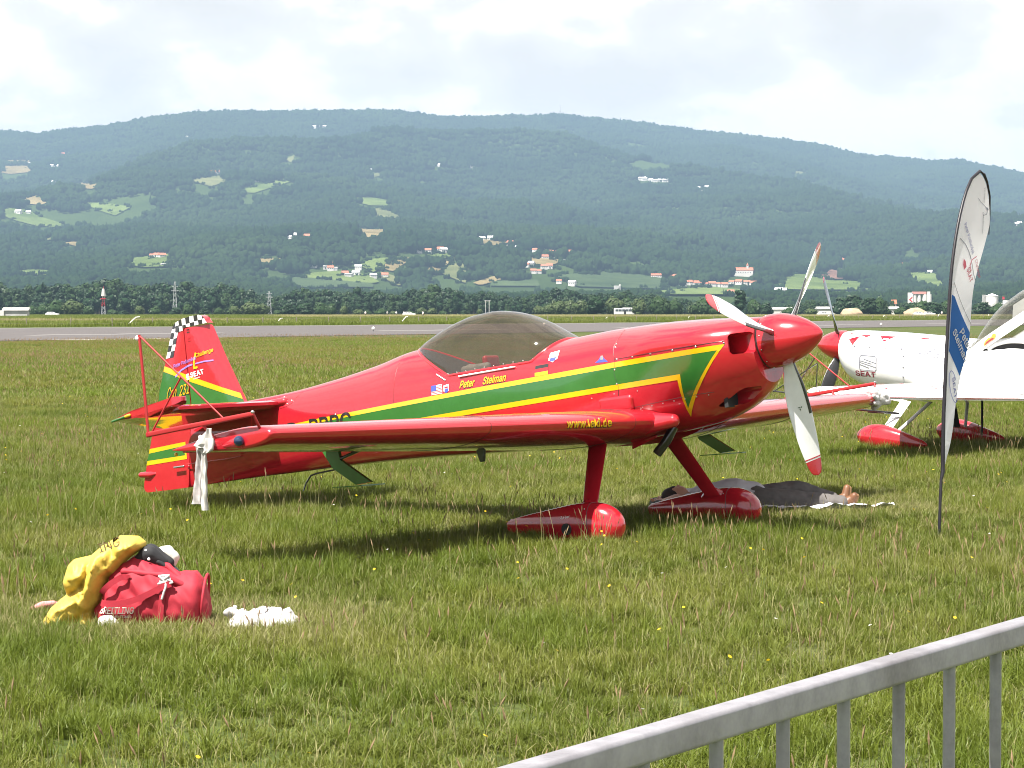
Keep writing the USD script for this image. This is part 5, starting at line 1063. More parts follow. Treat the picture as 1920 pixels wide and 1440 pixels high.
# ---------------------------------------------------------------- houses, castle, silos
PLASTER = grainy('white_plaster', (.44, .425, .40), (.53, .51, .48), scale=.6, rough=.9); TILE = grainy('red_roof_tile', (.27, .085, .05), (.36, .13, .075), scale=.8, rough=.9); PALER = grainy('pale_roof', (.38, .375, .37), (.48, .47, .46), scale=.8, rough=.7); GREYP = grainy('grey_plaster', (.30, .29, .28), (.42, .41, .40), scale=.5, rough=.9)
PANE = principled('far_window', (.05, .06, .07), .15)
def gable(l, w, h, rise, over=.5):
    return trimesh.Trimesh(*(lambda v, f: (v, f))([(-l / 2 - over, -w / 2 - over, h), (l / 2 + over, -w / 2 - over, h), (l / 2 + over, w / 2 + over, h), (-l / 2 - over, w / 2 + over, h), (-l / 2 - over, 0, h + rise), (l / 2 + over, 0, h + rise)], [[0, 1, 5], [0, 5, 4], [2, 3, 4], [2, 4, 5], [1, 2, 5], [3, 0, 4], [0, 3, 2], [0, 2, 1]]), process=False)
HK = {}
for k, wall, roof in (('r', PLASTER, TILE), ('w', PLASTER, PALER), ('g', GREYP, GREYP)):
    kd = kind_prim({'r': 'kind_red_roof_house', 'w': 'kind_pale_house', 'g': 'kind_grey_house'}[k]); wl = part(kd, 'wall', bx([0, 0, 2.], [11, 8, 6.4]), wall)
    for x in (-3.4, 0, 3.4): part(wl, 'window', bx([x, -4.02, 3.4], [1.3, .08, 1.5]), PANE)
    part(kd, 'roof', gable(11, 8, 5.2, 3.6 if k != 'g' else 1.2), roof); HK[k] = kd.GetPath()
HL = {'r': 'small white house with orange red tiled roof among the trees of the hillside', 'w': 'small pale house with whitish roof among the trees of the hillside', 'g': 'small grey building among the trees of the hillside'}
rg = np.random.default_rng(9)
HB = lambda v: 'high on the slope' if v < 345 else 'halfway up the slope' if v < 445 else 'in the hill village' if v < 515 else 'at the very hill foot'
HLAB = {k: ordered([(u, {'r': 'red roofed house ', 'w': 'pale roofed house ', 'g': 'grey building '}[k] + HB(v)) for u, v in HOUSES[k]]) for k in HOUSES}
for k, L in house_at.items():
    for hi_, p in enumerate(L):
        r = math.hypot(p[0], p[1]); big = 1.0 if r < 4500 else 1.25
        if k == 'g' and abs(p[0] / p[1] * FPIX + 960 - 1157) < 2:
            t = thing('apartment_block', 'plain grey tower block standing alone at the foot of the hill', 'building', p); s = r / FPIX
            part(t, 'wall', bx([0, 0, 4.5 * s], [12 * s, 8 * s, 12 * s]), GREYP); part(t, 'stair_tower', bx([5 * s, 0, 6 * s], [3 * s, 6 * s, 14 * s]), PLASTER); continue
        copy_of(HK[k], 'house', HLAB[k][hi_], 'house', p + [0, 0, .5], rg.uniform(-.5, .5), 'houses scattered over the hillside', big * rg.uniform(.68, 1.))
s = math.hypot(*CASTLE[:2]) / FPIX
cs = thing('castle', 'long white castle with red roof and spired tower on the wooded hill foot', 'castle', CASTLE)
part(cs, 'wall', bx([0, 0, 4.5 * s], [46 * s, 12 * s, 13 * s]), PLASTER)
for k in range(9): part(cs, 'window', bx([(-18 + 4.5 * k) * s, -6.05 * s, 7 * s], [1.2 * s, .2 * s, 2 * s]), PANE)
part(cs, 'roof', gable(46 * s, 12 * s, 11 * s, 5.5 * s, .5 * s), TILE)
part(cs, 'corner_tower', tube([(-24 * s, -2 * s, -3 * s), (-24 * s, -2 * s, 13 * s)], 4.2 * s, 14), PLASTER, 40); part(cs, 'tower_roof', tube([(-24 * s, -2 * s, 13 * s), (-24 * s, -2 * s, 16 * s), (-24 * s, -2 * s, 18 * s)], [4.6 * s, 3.4 * s, .3 * s], 14), TILE, 40)
part(cs, 'bell_tower', bx([13 * s, -1 * s, 12 * s], [3.6 * s, 3.6 * s, 16 * s]), PLASTER); part(cs, 'spire', tube([(13 * s, -1 * s, 20 * s), (13 * s, -1 * s, 22 * s), (13 * s, -1 * s, 25 * s)], [2.4 * s, 1.6 * s, .1 * s], 8), TILE, 40)
def place_px(u, v, y): p = at_dist(u, v, y); p[2] = 0; return p
s = 1560 / FPIX
si = thing('grain_silo', 'white grain silos in a row with red roof gallery above the trees', 'silo', place_px(1724, 578, 1560))
SILO = grainy('silo_white', (.46, .45, .43), (.55, .54, .52), scale=.3, rough=.7)
part(si, 'stair_tower', bx([-17 * s, 0, 20 * s], [9 * s, 9 * s, 40 * s]), SILO)
for k in range(4): part(si, 'silo', tube([((-9 + 8.4 * k + (2 if k > 1 else 0)) * s, 0, 0), ((-9 + 8.4 * k + (2 if k > 1 else 0)) * s, 0, 37 * s)], 3.7 * s if k < 2 else 4.6 * s, 18), SILO, 40)
part(si, 'gallery', bx([-1 * s, -1 * s, 39.5 * s], [26 * s, 7 * s, 4.5 * s]), principled('faded_red_sheet', (.50, .22, .20), .7)); part(si, 'head_house', bx([17 * s, 0, 39 * s], [5 * s, 5 * s, 6 * s]), SILO)
part(si, 'emblem', cat_(trimesh.Trimesh([(-20.5 * s, -4.7 * s, 27 * s), (-14 * s, -4.7 * s, 33 * s), (-14 * s, -4.7 * s, 30 * s), (-18 * s, -4.7 * s, 27 * s), (-14 * s, -4.7 * s, 24 * s), (-14 * s, -4.7 * s, 21 * s)], [[0, 2, 1], [0, 3, 2], [0, 5, 4], [0, 4, 3]], process=False)), RED)
s = 1540 / FPIX
tk = thing('storage_tank', 'large pale round tank with conical roof beside a slim lift tower', 'tank', place_px(1860, 578, 1540))
part(tk, 'tank', tube([(0, 0, 0), (0, 0, 34 * s)], 11.5 * s, 28), SILO, 40); part(tk, 'roof', tube([(0, 0, 34 * s), (0, 0, 38.5 * s)], [11.9 * s, .5 * s], 28), principled('roof_white', (.78, .78, .78), .6), 40)
part(tk, 'small_silo', tube([(2 * s, -12 * s, 0), (2 * s, -12 * s, 25 * s)], 5.5 * s, 18), SILO, 40)
for x in (-17, -13.5): part(tk, 'lift_leg', bx([x * s, 0, 18 * s], [2.2 * s, 4 * s, 36 * s]), GREYP)
part(tk, 'lift_bridge', bx([-14 * s, 0, 22 * s], [12 * s, 3 * s, 1.6 * s]), GREYP)
tk = thing('storage_tank', 'low white double tank with small red top right of the large tank', 'tank', place_px(1884, 578, 1545))
part(tk, 'tank', tube([(2 * s, 0, 0), (2 * s, 0, 26 * s)], 6 * s, 18), SILO, 40); part(tk, 'small_silo', tube([(-7 * s, -3 * s, 0), (-7 * s, -3 * s, 20 * s)], 3.6 * s, 14), SILO, 40); part(tk, 'top_box', bx([-3 * s, 0, 30 * s], [4 * s, 4 * s, 5 * s]), RED)
def shed(u, v, y, wpx, hpx, label, roof=PALER, wall=PLASTER, cat='building', name='factory_shed', depth=14.):
    s = y / FPIX; t = thing(name, label, cat, place_px(u, v, y)); part(t, 'wall', bx([0, 0, hpx * s * .4], [wpx * s, depth, hpx * s * .8]), wall); part(t, 'roof', gable(wpx * s, depth, hpx * s * .78, hpx * s * .3, .4), roof); return t
shed(1465, 584, 1190, 36, 13, 'long low white factory shed left of the upright propeller blade'); shed(1352, 584, 1190, 34, 13, 'white factory shed with reddish roof behind the raised propeller blade', TILE); shed(1552, 584, 1190, 40, 14, 'low white factory hall right of the upright propeller blade')
shed(1668, 582, 1230, 30, 14, 'small white works building left of the grain silos'); shed(1688, 578, 1230, 26, 12, 'orange roofed house beside the grain silos', TILE, name='house', cat='house'); shed(1676, 582, 1240, 7, 26, 'narrow white church like tower with orange roof left of the silos', TILE, name='chapel', cat='chapel', depth=3.)
t = shed(31, 597.5, 640, 44, 18, 'grey metal container shed with white end wall at the far left', GREYP, GREYP, 'shed', 'container_shed', 3.); part(t, 'end_wall', bx([-25.5 * 640 / FPIX, -.3, 7 * 640 / FPIX], [9 * 640 / FPIX, 3.2, 14 * 640 / FPIX]), PLASTER)
# lattice masts
def lattice(name, label, u, v, top, y, wpx, bands, mat2=None, arms=()):
    s = y / FPIX; g = place_px(u, v, y); h = (HOR - top) * s + EYE; t = thing(name, label, 'mast', g); w = wpx * s
    m1 = principled('mast_grey', (.30, .31, .32), .6); n = 6
    for i in range(4):
        a, b = [(-1, -1), (1, -1), (1, 1), (-1, 1)][i]
        for k in range(n):
            f0, f1 = k / n, (k + 1) / n; q0, q1 = w / 2 * (1 - .75 * f0), w / 2 * (1 - .75 * f1); col = m1 if not bands else (RED if k in bands else POLEW if k > 2 else m1)
            part(t, 'leg_section', tube([(a * q0, b * q0, h * f0), (a * q1, b * q1, h * f1)], .09, 4), col, True)
            c, d = [(-1, -1), (1, -1), (1, 1), (-1, 1)][(i + 1) % 4]; part(t, 'brace', tube([(a * q0, b * q0, h * f0), (c * q1, d * q1, h * f1)], .06, 4), col, True)
    for f, l in arms: part(t, 'cross_arm', tube([(-l * s, 0, h * f), (l * s, 0, h * f)], .10, 4), m1, True)
    return t, h
t, h = lattice('lattice_mast', 'red and white lattice mast before the dark wood at the left', 194, 580, 541, 1020, 7, (2, 3)); part(t, 'platform', bx([0, 0, h * .62], [2.2, 2.2, .3]), RED); part(t, 'top_cone', tube([(0, 0, h * .72), (0, 0, h * .98)], [1.0, .5], 8), GREYP, 40); part(t, 'light_rod', tube([(0, 0, h * .98), (0, 0, h * 1.08)], .12, 5), RED, True)
lattice('power_pylon', 'grey lattice power pylon against the dark wood above the tail', 328, 582, 528, 1100, 8, (), arms=((.72, 7), (.84, 5.5))); lattice('power_pylon', 'grey lattice power pylon right of the tail fin', 505, 582, 546, 1100, 8, (), arms=((.75, 6), (.9, 5)))
s = 900 / FPIX; hp_ = thing('utility_pole', 'pale twin leg utility pole behind the canopy', 'pole', place_px(914, 590, 900))
for x in (-3.2, 3.2): part(hp_, 'leg', tube([(x * s, 0, 0), (x * s, 0, 29 * s)], .11, 6), PALER, True)
part(hp_, 'cross_arm', tube([(-6 * s, 0, 28 * s), (6 * s, 0, 28 * s)], .09, 6), PALER, True)
for u, top, lab in ((373, 205, 'lookout tower with platform on the ridge at the left'), (1050, 199, 'thin transmitter mast on the ridge above the canopy')):
    y = 9400 + 500 * math.sin((u - 960) / FPIX * 14); x = (u - 960) / FPIX * y; z0 = float(hill_z(np.array(x), np.array(y))); zt = (HOR - top) / FPIX * y + EYE
    t = thing('ridge_tower', lab, 'tower', (x, y, z0)); h = zt - z0; part(t, 'shaft', tube([(0, 0, -2), (0, 0, h)], [2.2 if u < 500 else 1.6, 1.4], 6), GREYP, True); part(t, 'platform', bx([0, 0, h * (.86 if u < 500 else .55)], [11 if u < 500 else 5, 6, 5]), GREYP)

# ---------------------------------------------------------------- bus, cars, people far off
def wheel_at(t, x, y, r, w=.25):
    c = trimesh.creation.cylinder(r, w, sections=14); c.apply_transform(trimesh.transformations.rotation_matrix(np.pi / 2, [1, 0, 0])); c.apply_translation([x, y, r]); part(t, 'wheel', c, RUBBER, 40)
bs = thing('coach', 'white coach with dark window band parked beyond the runway', 'bus', place_px(1176, 592, 955))
part(bs, 'body', hull_balls([((x, y, z), .25) for x in (-4.75, 4.75) for y in (-1., 1.) for z in (.65, 2.6)], 1), principled('coach_white', (.56, .56, .56), .3), 40)
for x in np.arange(-3.9, 3.6, 1.25): part(bs, 'window', bx([x, -1.26, 2.0], [1.12, .04, .85]), PANE)
part(bs, 'windscreen', bx([4.98, 0, 1.9], [.06, 2.1, 1.3]), PANE); part(bs, 'door', bx([-.9, -1.26, 1.25], [.8, .05, 1.9]), DARK); part(bs, 'door', bx([3.6, -1.26, 1.25], [.8, .05, 2.0]), DARK); part(bs, 'roof_unit', bx([.5, 0, 2.95], [4.5, 1.6, .22]), PALER)
for x in (-3.1, 2.6): wheel_at(bs, x, -1.05, .5); wheel_at(bs, x, 1.05, .5)
def car(u, y, label, mat, rz=0., van=False):
    p = place_px(u, 592, y); t = thing('parked_car', label, 'car', p, rz)
    part(t, 'body', hull_balls([((x, yy, z), .14) for x in (-2.0, 2.0) for yy in (-.72, .72) for z in (.45, .78)], 1), mat, 40)
    part(t, 'cabin', hull_balls([((x, yy, .85), .1) for x in (-1.75, 1.25) for yy in (-.68, .68)] + [((x, yy, 1.36), .08) for x in (-1.45, .35) for yy in (-.56, .56)], 1), mat, 40)
    for x in (-.85, .1): part(t, 'window', bx([x, -.725, 1.12], [.75, .05, .36]), PANE)
    part(t, 'windscreen', hull_balls([((x, yy, z), .02) for (x, z) in ((.52, 1.36), (1.22, .95)) for yy in (-.5, .5)], 1), PANE, 40)
    for x in (-1.3, 1.3): wheel_at(t, x, -.75, .31, .2); wheel_at(t, x, .75, .31, .2)
CARW = principled('car_white', (.5, .5, .5), .3, coat_weight=.6)
car(98, 800, 'white car parked beyond the runway at the far left', CARW); car(767, 820, 'white car parked by the people left of the canopy', CARW); car(1545, 860, 'white car parked beyond the runway beside the upright propeller blade', CARW, .4); car(1724, 850, 'silver car parked beneath the grain silos', principled('car_silver', (.55, .56, .58), .3, coat_weight=.6)); car(1742, 880, 'second pale car right of the silver car under the silos', CARW, .3)
for u, v, h in ((1715, 587, 20), (1598, 588, 20)):
    lp = lumpy(2, 4., u, .3, .55); lp.apply_translation([0, 0, .6]); t = thing('earth_heap', 'heap of pale brown earth ' + ('under the grain silos' if u > 1650 else 'before the bushes left of the silos'), 'earth heap', place_px(u, 591, 905)); part(t, 'mound', lp, grainy('bare_earth', (.26, .19, .12), (.36, .27, .18), scale=.8, rough=1.), True)
SKIN = grainy('skin', (.42, .22, .15), (.52, .29, .20), scale=14., rough=.55, subsurface_weight=.15, subsurface_scale=.01)
SHIRTW = fabric('white_shirt', (.72, .72, .72)); TROUS = fabric('dark_trousers', (.06, .06, .07)); 
kp_ = kind_prim('kind_far_person')
b = chain([((-.09, 0, .05), .05), ((-.09, 0, .48), .065), ((-.08, 0, .86), .085)]) + chain([((.09, 0, .05), .05), ((.09, .04, .48), .065), ((.08, 0, .86), .085)]) + chain([((0, 0, .9), .14), ((0, 0, 1.2), .15), ((0, 0, 1.40), .13), ((0, 0, 1.52), .06), ((0, 0, 1.64), .10)]) + chain([((-.19, 0, 1.40), .055), ((-.27, .03, 1.12), .045), ((-.24, -.1, .9), .035)]) + chain([((.19, 0, 1.40), .055), ((.28, .0, 1.12), .045), ((.22, -.12, .95), .035)])
pb_ = part(kp_, 'body', smooth_man(b, .06, 6), SKIN, True)
part(pb_, 'shirt', smooth_man(chain([((0, 0, .95), .165), ((0, 0, 1.2), .175), ((0, 0, 1.40), .15)]) + chain([((-.17, 0, 1.40), .075), ((-.26, .02, 1.2), .07)]) + chain([((.17, 0, 1.40), .075), ((.26, .02, 1.2), .07)]), .06, 6), SHIRTW, True)
part(pb_, 'trousers', smooth_man(chain([((-.09, 0, .10), .07), ((-.09, 0, .48), .085), ((-.07, 0, .88), .13)]) + chain([((.09, 0, .10), .07), ((.09, .03, .48), .085), ((.07, 0, .88), .13)]), .06, 6), TROUS, True)
hr = trimesh.creation.icosphere(2, .108); hr.apply_translation([0, .015, 1.67]); part(pb_, 'hair', hr, DARK, True)
for i, (u, y, lab) in enumerate([(685, 830, 'standing person in white shirt, leftmost of the people beyond the runway'), (726, 850, 'standing person in white shirt and dark trousers left of the white car'), (743, 850, 'person in white shirt and dark trousers close to the white car'), (757, 860, 'person right beside the front of the white car'), (793, 640, 'person in white shirt and dark trousers right of the white car, nearest of them'), (1766, 840, 'person in white clothes seen left of the feather flag')]):
    copy_of(kp_.GetPath(), 'person', lab, 'person', place_px(u, 592, y), i * 1.3, None)

# ================================================================ things lying on the grass
def folds(m, amp, scale, seed, fine=.3):
    v = m.vertices; n = m.vertex_normals; a = meshkit.fbm(v * scale + seed * 3.7, 3, seed); b = meshkit.fbm(v * scale * 2.7 + seed, 2, seed + 5)
    m = m.copy(); m.vertices = v + n * (amp * ((1 - np.abs(2 * a - 1) * 2) + fine * (b - .5) * 2))[:, None]; return m
def heap(balls_list, edge=.012, it=8, amp=.012, scale=9., seed=1, fine=.3):
    M = None
    for ch in balls_list:
        c = chain([((x, y, z), r) for x, y, z, r in ch]); M = c if M is None else M + c
    return folds(smooth_man(M, edge, it), amp, scale, seed, fine)
BG = ground_at(300, 1176)                                           # where the bag stands
SC = BG[1] / FPIX
def bp3(u, v, d=0.): return ((u - 300) * SC, d, (1176 - v) * SC)
REDC = fabric('red_canvas', (.37, .014, .030), (.29, .010, .024), scale=25., rough=.75, bump=.1)
YELC = fabric('yellow_nylon', (.58, .40, .06), (.48, .33, .045), scale=18., rough=.6, bump=.1)
WCL = fabric('white_cotton', (.52, .50, .49), (.42, .40, .40), scale=20.)
BLKC = fabric('black_cotton', (.012, .012, .014), (.02, .02, .022), scale=20.)
bag = thing('sports_bag', 'red canvas sports bag, stuffed and slumped, in the foreground grass at left', 'bag', BG)
rings = []
for x in np.linspace(-.31, .255, 40):
    f = (x + .31) / .565; top = np.interp(f, [0, .08, .2, .336, .5, .62, .72, .80, .88, .95, 1.], [.10, .22, .30, .345, .325, .30, .268, .28, .285, .235, .14]); dep = np.interp(f, [0, .1, .5, .9, 1], [.06, .12, .155, .145, .10])
    a = np.linspace(0, 2 * np.pi, 49)[:-1]; r_ = []
    for t in a:
        c, s = math.cos(t), math.sin(t); n = 3.0 if s < 0 else 2.2
        r_.append([x + .02 * s * (f - .5), dep * np.sign(c) * abs(c) ** (2 / n), top * .5 + (top * .5 + .012) * np.sign(s) * abs(s) ** (2 / n)])
    rings.append(r_)
bm = loft(rings).subdivide(); v = bm.vertices
rid_ = meshkit.fbm(np.column_stack([v[:, 0] * 9 + v[:, 2] * 6, v[:, 1] * 5, v[:, 2] * 4]), 3, 4); n_ = bm.vertex_normals
bm.vertices = v + n_ * ((1 - np.abs(2 * rid_ - 1) * 2.2) * .019 * np.clip((.27 - v[:, 0]) * 6, .3, 1))[:, None] + n_ * (.055 * (meshkit.fbm(v * 5.5, 3, 12) - .5))[:, None]
part(bag, 'body', bm, REDC, True)
part(bag, 'end_rim', tube([(.235 + .012 * math.sin(t), -.14 * math.cos(t), .14 + .135 * math.sin(t)) for t in np.linspace(-.9, 3.9, 26)], .008, 6), REDC, True)
part(bag, 'flap', heap([[(-.17, -.10, .30, .014), (.03, -.13, .285, .012), (.13, -.12, .235, .012)], [(-.15, -.02, .335, .014), (.05, -.04, .32, .014), (.13, -.08, .25, .012)], [(-.17, -.10, .30, .014), (-.15, -.02, .335, .014)]], .012, 4, .006, 9, 3), REDC, True)
def strap(pts, w, th, name, parent, mat):
    P = np.array(pts, float); tt_ = np.linspace(0, 1, len(P)); q = np.linspace(0, 1, 30); C = [PchipInterpolator(tt_, P[:, k])(q) for k in range(3)]; C = np.stack(C, 1); t = np.gradient(C, axis=0); t /= np.linalg.norm(t, axis=1, keepdims=True); s = np.cross(t, [0, -1., 0]); s /= np.linalg.norm(s, axis=1, keepdims=True) + 1e-9
    part(parent, name, loft([[c + k * w * .5 + [0, th, 0], c - k * w * .5 + [0, th, 0], c - k * w * .5 - [0, th, 0], c + k * w * .5 - [0, th, 0]] for c, k in zip(C, s)]), mat, 60)
strap([(-.28, -.15, .145), (-.23, -.165, .14), (-.15, -.18, .15), (-.05, -.185, .185), (.03, -.178, .225), (.08, -.17, .245)], .032, .004, 'handle', bag, REDC)
strap([(-.28, -.13, .19), (-.24, -.15, .235), (-.17, -.14, .275), (-.14, -.14, .27)], .030, .004, 'handle', bag, REDC)
strap([(.025, -.172, .02), (.03, -.178, .12), (.04, -.172, .2), (.06, -.15, .25)], .030, .004, 'webbing', bag, REDC)
PRN = principled('bag_print', (.78, .72, .62), .6)
def bag_y(x, z):                                                    # front face of the bag
    f = (np.asarray(x) + .31) / .565; dep = np.interp(f, [0, .1, .5, .9, 1], [.06, .12, .155, .145, .10]); top = np.interp(f, [0, .08, .2, .336, .5, .62, .72, .80, .88, .95, 1.], [.10, .22, .30, .345, .325, .30, .268, .28, .285, .235, .14])
    zz = np.clip((np.asarray(z) - top * .5) / (top * .5 + .012), -1, 1); return dep * np.clip(1 - np.abs(zz) ** 2.6, 0, 1) ** (1 / 2.6)
tm = meshkit.text_mesh('BREITLING', .034, .001, True); q = tm.vertices; W_ = q[:, 0].max(); X = -.30 + q[:, 0] / W_ * .185; Z = .085 + q[:, 1] + .10 * (X + .3) * .2; 
part(bag, 'print', trimesh.Trimesh(np.column_stack([X + q[:, 1] * .2, -(bag_y(X, Z) + .022 + q[:, 2]), Z]), tm.faces, process=False), PRN, False)
tm = meshkit.text_mesh('NAVITIMER', .012, .001, False); q = tm.vertices; X = -.22 + q[:, 0] * 1.0; Z = .066 + q[:, 1]; part(bag, 'print', trimesh.Trimesh(np.column_stack([X, -(bag_y(X, Z) + .022 + q[:, 2]), Z]), tm.faces, process=False), PRN, False)
cord = thing('cord_bundle', 'knotted bundle of whitish cord on the red bag', 'cord', BG)
rg = np.random.default_rng(3); pts = [(.045 + .03 * math.sin(k * 2.1) + .01 * rg.normal(), -.165 + .008 * math.cos(k * 1.7), .262 + .022 * math.cos(k * 1.3) + .004 * rg.normal()) for k in range(16)] + [(.055, -.178, .235), (.045, -.185, .20), (.035, -.188, .165)]
P = np.array(pts); tq = np.linspace(0, len(P) - 1, 90); part(cord, 'rope', tube(np.stack([PchipInterpolator(np.arange(len(P)), P[:, k])(tq) for k in range(3)], 1), .0062, 6), WCL, True)
capx = thing('cap', 'black cap with two white studs lying on the red bag', 'cap', BG)
part(capx, 'crown', heap([[(-.13, -.02, .33, .02), (-.05, -.03, .385, .045), (.02, -.02, .34, .025)], [(-.05, .03, .38, .05), (.04, .02, .335, .03)]], .01, 6, .004, 8, 2), BLKC, True)
part(capx, 'peak', heap([[(.0, -.05, .345, .012), (.07, -.04, .30, .010), (.105, .0, .275, .008)], [(.0, .02, .355, .012), (.08, .02, .30, .010), (.105, .0, .275, .008)]], .01, 4, .002, 8, 2), BLKC, True)
for x, z in ((-.062, .405), (-.045, .362)):
    s = trimesh.creation.icosphere(1, .008); s.apply_translation([x, -.082 + (.02 if z > .39 else 0), z]); part(capx, 'stud', s, WHITEP, True)
jk = thing('jacket', 'crumpled yellow jacket thrown over the left end of the red bag', 'jacket', BG)
def pillow(outline, depth, lines, st=.011, back=.6, zmin=.004):
    """a thrown cloth: outline in (x, z), swollen in depth, with creases along lines (x0, z0, x1, z1, width, height)"""
    pg = Polygon(outline).buffer(.008).buffer(-.008); x0, z0, x1, z1 = pg.bounds
    gx, gz = np.meshgrid(np.arange(x0, x1, st), np.arange(z0, z1, st)); g = np.column_stack([gx.ravel(), gz.ravel()]) + np.random.default_rng(2).uniform(-.002, .002, (gx.size, 2))
    ins_ = g[shapely.contains_xy(pg.buffer(-st * .55), g[:, 0], g[:, 1])]; bd = np.array([pg.exterior.interpolate(d).coords[0] for d in np.arange(0, pg.exterior.length, st)])
    P_ = np.vstack([bd, ins_]); tri = Delaunay(P_).simplices; c = P_[tri].mean(1); tri = tri[shapely.contains_xy(pg, c[:, 0], c[:, 1])]
    d = shapely.distance(pg.exterior, shapely.points(P_)); dm = .085; body_ = depth * np.sqrt(np.clip(1 - (1 - np.clip(d / dm, 0, 1)) ** 2, 0, 1)); y = body_ * (.75 + .5 * meshkit.fbm(np.column_stack([P_ * 7, P_[:, :1] * 0]), 2, 3))
    fade = np.clip(d / .03, 0, 1)
    for (xa, za, xb, zb, w, h) in lines:
        L_ = LineString([(xa, za), ((xa + xb) / 2 + .012, (za + zb) / 2), (xb, zb)]); dd = shapely.distance(L_, shapely.points(P_)); y = y + fade * h * np.exp(-(dd / w) ** (1.3 if h > 0 else 1.6))
    q = meshkit.fbm(np.column_stack([P_[:, 0] * 16 + P_[:, 1] * 9, P_[:, 1] * 7 - P_[:, 0] * 6, 0 * P_[:, 0]]), 3, 9); q2 = meshkit.fbm(np.column_stack([P_[:, 0] * 34 - P_[:, 1] * 14, P_[:, 1] * 15 + P_[:, 0] * 12, 0 * P_[:, 0]]), 2, 19); y = y + fade * (.016 * (1 - np.abs(2 * q - 1) * 2.4) + .007 * (1 - np.abs(2 * q2 - 1) * 2.4))
    nb, n_ = len(bd), len(P_); zz = np.maximum(P_[:, 1], zmin); V_ = np.vstack([np.column_stack([P_[:, 0], -y, zz]), np.column_stack([P_[:, 0], body_ * back, zz])]); k = np.arange(nb); k2 = (k + 1) % nb
    m = trimesh.Trimesh(V_, np.vstack([tri, tri[:, ::-1] + n_, np.column_stack([k, k2, k2 + n_]), np.column_stack([k, k2 + n_, k + n_])]), process=False); m.fix_normals(); return m
def z6(pts): return [bp3(40 + x / 3.4286, 960 + y / 3.4286)[::2] for x, y in pts]
def l6(*ls): return [(*bp3(40 + a / 3.4286, 960 + b / 3.4286)[::2], *bp3(40 + c / 3.4286, 960 + d / 3.4286)[::2], w, h) for a, b, c, d, w, h in ls]
jout = z6([(135, 700), (185, 620), (250, 560), (290, 530), (265, 450), (300, 340), (340, 300), (450, 275), (520, 215), (640, 145), (760, 150), (808, 190), (800, 225), (740, 262), (690, 300), (650, 350), (615, 410), (565, 415), (560, 440), (530, 520), (510, 570), (480, 620), (462, 650), (495, 690), (497, 765), (460, 795), (400, 745), (370, 722), (300, 765), (220, 775), (150, 750)])
jm = pillow(jout, .105, l6((500, 240, 415, 590, .016, .03), (455, 300, 395, 480, .012, -.03), (700, 280, 560, 410, .018, -.05), (745, 175, 640, 290, .02, .025), (600, 200, 560, 330, .014, -.02), (285, 535, 400, 465, .014, -.035), (300, 420, 400, 390, .02, .015), (385, 470, 395, 600, .012, .03), (205, 745, 200, 620, .012, .02), (255, 720, 470, 625, .018, -.04), (200, 640, 380, 560, .016, .025), (160, 700, 330, 680, .014, .02), (420, 640, 495, 700, .012, -.02), (330, 330, 440, 300, .012, .015)))
part(jk, 'cloth', jm, YELC, 60)
sm_ = [(480, 300), (455, 380), (435, 470), (415, 560)]
JF = jm; rayj = trimesh.ray.ray_triangle.RayMeshIntersector(JF)
def on_mesh(tm, name, parent, mat, off=.003):
    """lay lettering (x, height, z) on the front of the cloth"""
    v = tm.vertices; o = np.column_stack([v[:, 0], np.full(len(v), -1.), v[:, 2]]); loc, ri, _ = rayj.intersects_location(o, np.tile([[0, 1., 0]], (len(v), 1)), multiple_hits=True)
    y = np.full(len(v), np.nan)
    for p, i in zip(loc, ri): y[i] = p[1] if np.isnan(y[i]) else min(y[i], p[1])
    y = np.where(np.isnan(y), np.nanmean(y), y); part(parent, name, trimesh.Trimesh(np.column_stack([v[:, 0], y - off - v[:, 1], v[:, 2]]), tm.faces, process=False), mat, False)
for t_, u0, v0, h_, an in (('ING', 192, 1033, .046, .36), ):
    tm = meshkit.text_mesh(t_, h_, .0005, False); q = tm.vertices.copy(); x0, y0, z0 = bp3(u0, v0); c, s = math.cos(an), math.sin(an)
    on_mesh(trimesh.Trimesh(np.column_stack([x0 + q[:, 0] * c - q[:, 1] * s, q[:, 2], z0 + q[:, 0] * s + q[:, 1] * c]), tm.faces, process=False), 'print', jk, fabric('brown_print', (.10, .07, .02)))
lin = thing('cloth', 'white cloth lying under the hem of the yellow jacket', 'cloth', BG)
part(lin, 'fold', heap([[(-.26, -.19, .03, .03), (-.22, -.20, .035, .035), (-.185, -.20, .015, .02)], [(-.27, -.17, .05, .025), (-.23, -.18, .06, .02)]], .01, 5, .006, 12, 4), WCL, True)
clo = thing('cloth', 'pale grey cloth tucked behind the black cap', 'cloth', BG)
part(clo, 'fold', heap([[(-.02, .05, .385, .02), (.03, .05, .39, .03), (.065, .05, .36, .028), (.06, .05, .33, .02)]], .01, 5, .007, 14, 3), fabric('pale_linen', (.55, .53, .48), (.46, .44, .40), scale=20.), True)
pk = thing('cloth', 'pinkish scrap of cloth in the grass left of the yellow jacket', 'cloth', ground_at(80, 1152))
part(pk, 'fold', heap([[(-.05, 0, .03, .012), (0, 0, .05, .018), (.06, 0, .06, .014)], [(0, .03, .04, .02), (.07, .03, .05, .012)]], .008, 4, .004, 14, 3), fabric('pink_cotton', (.55, .22, .22)), True)
wc = thing('cloth', 'crumpled white cloth in the grass right of the red bag', 'cloth', ground_at(485, 1182))
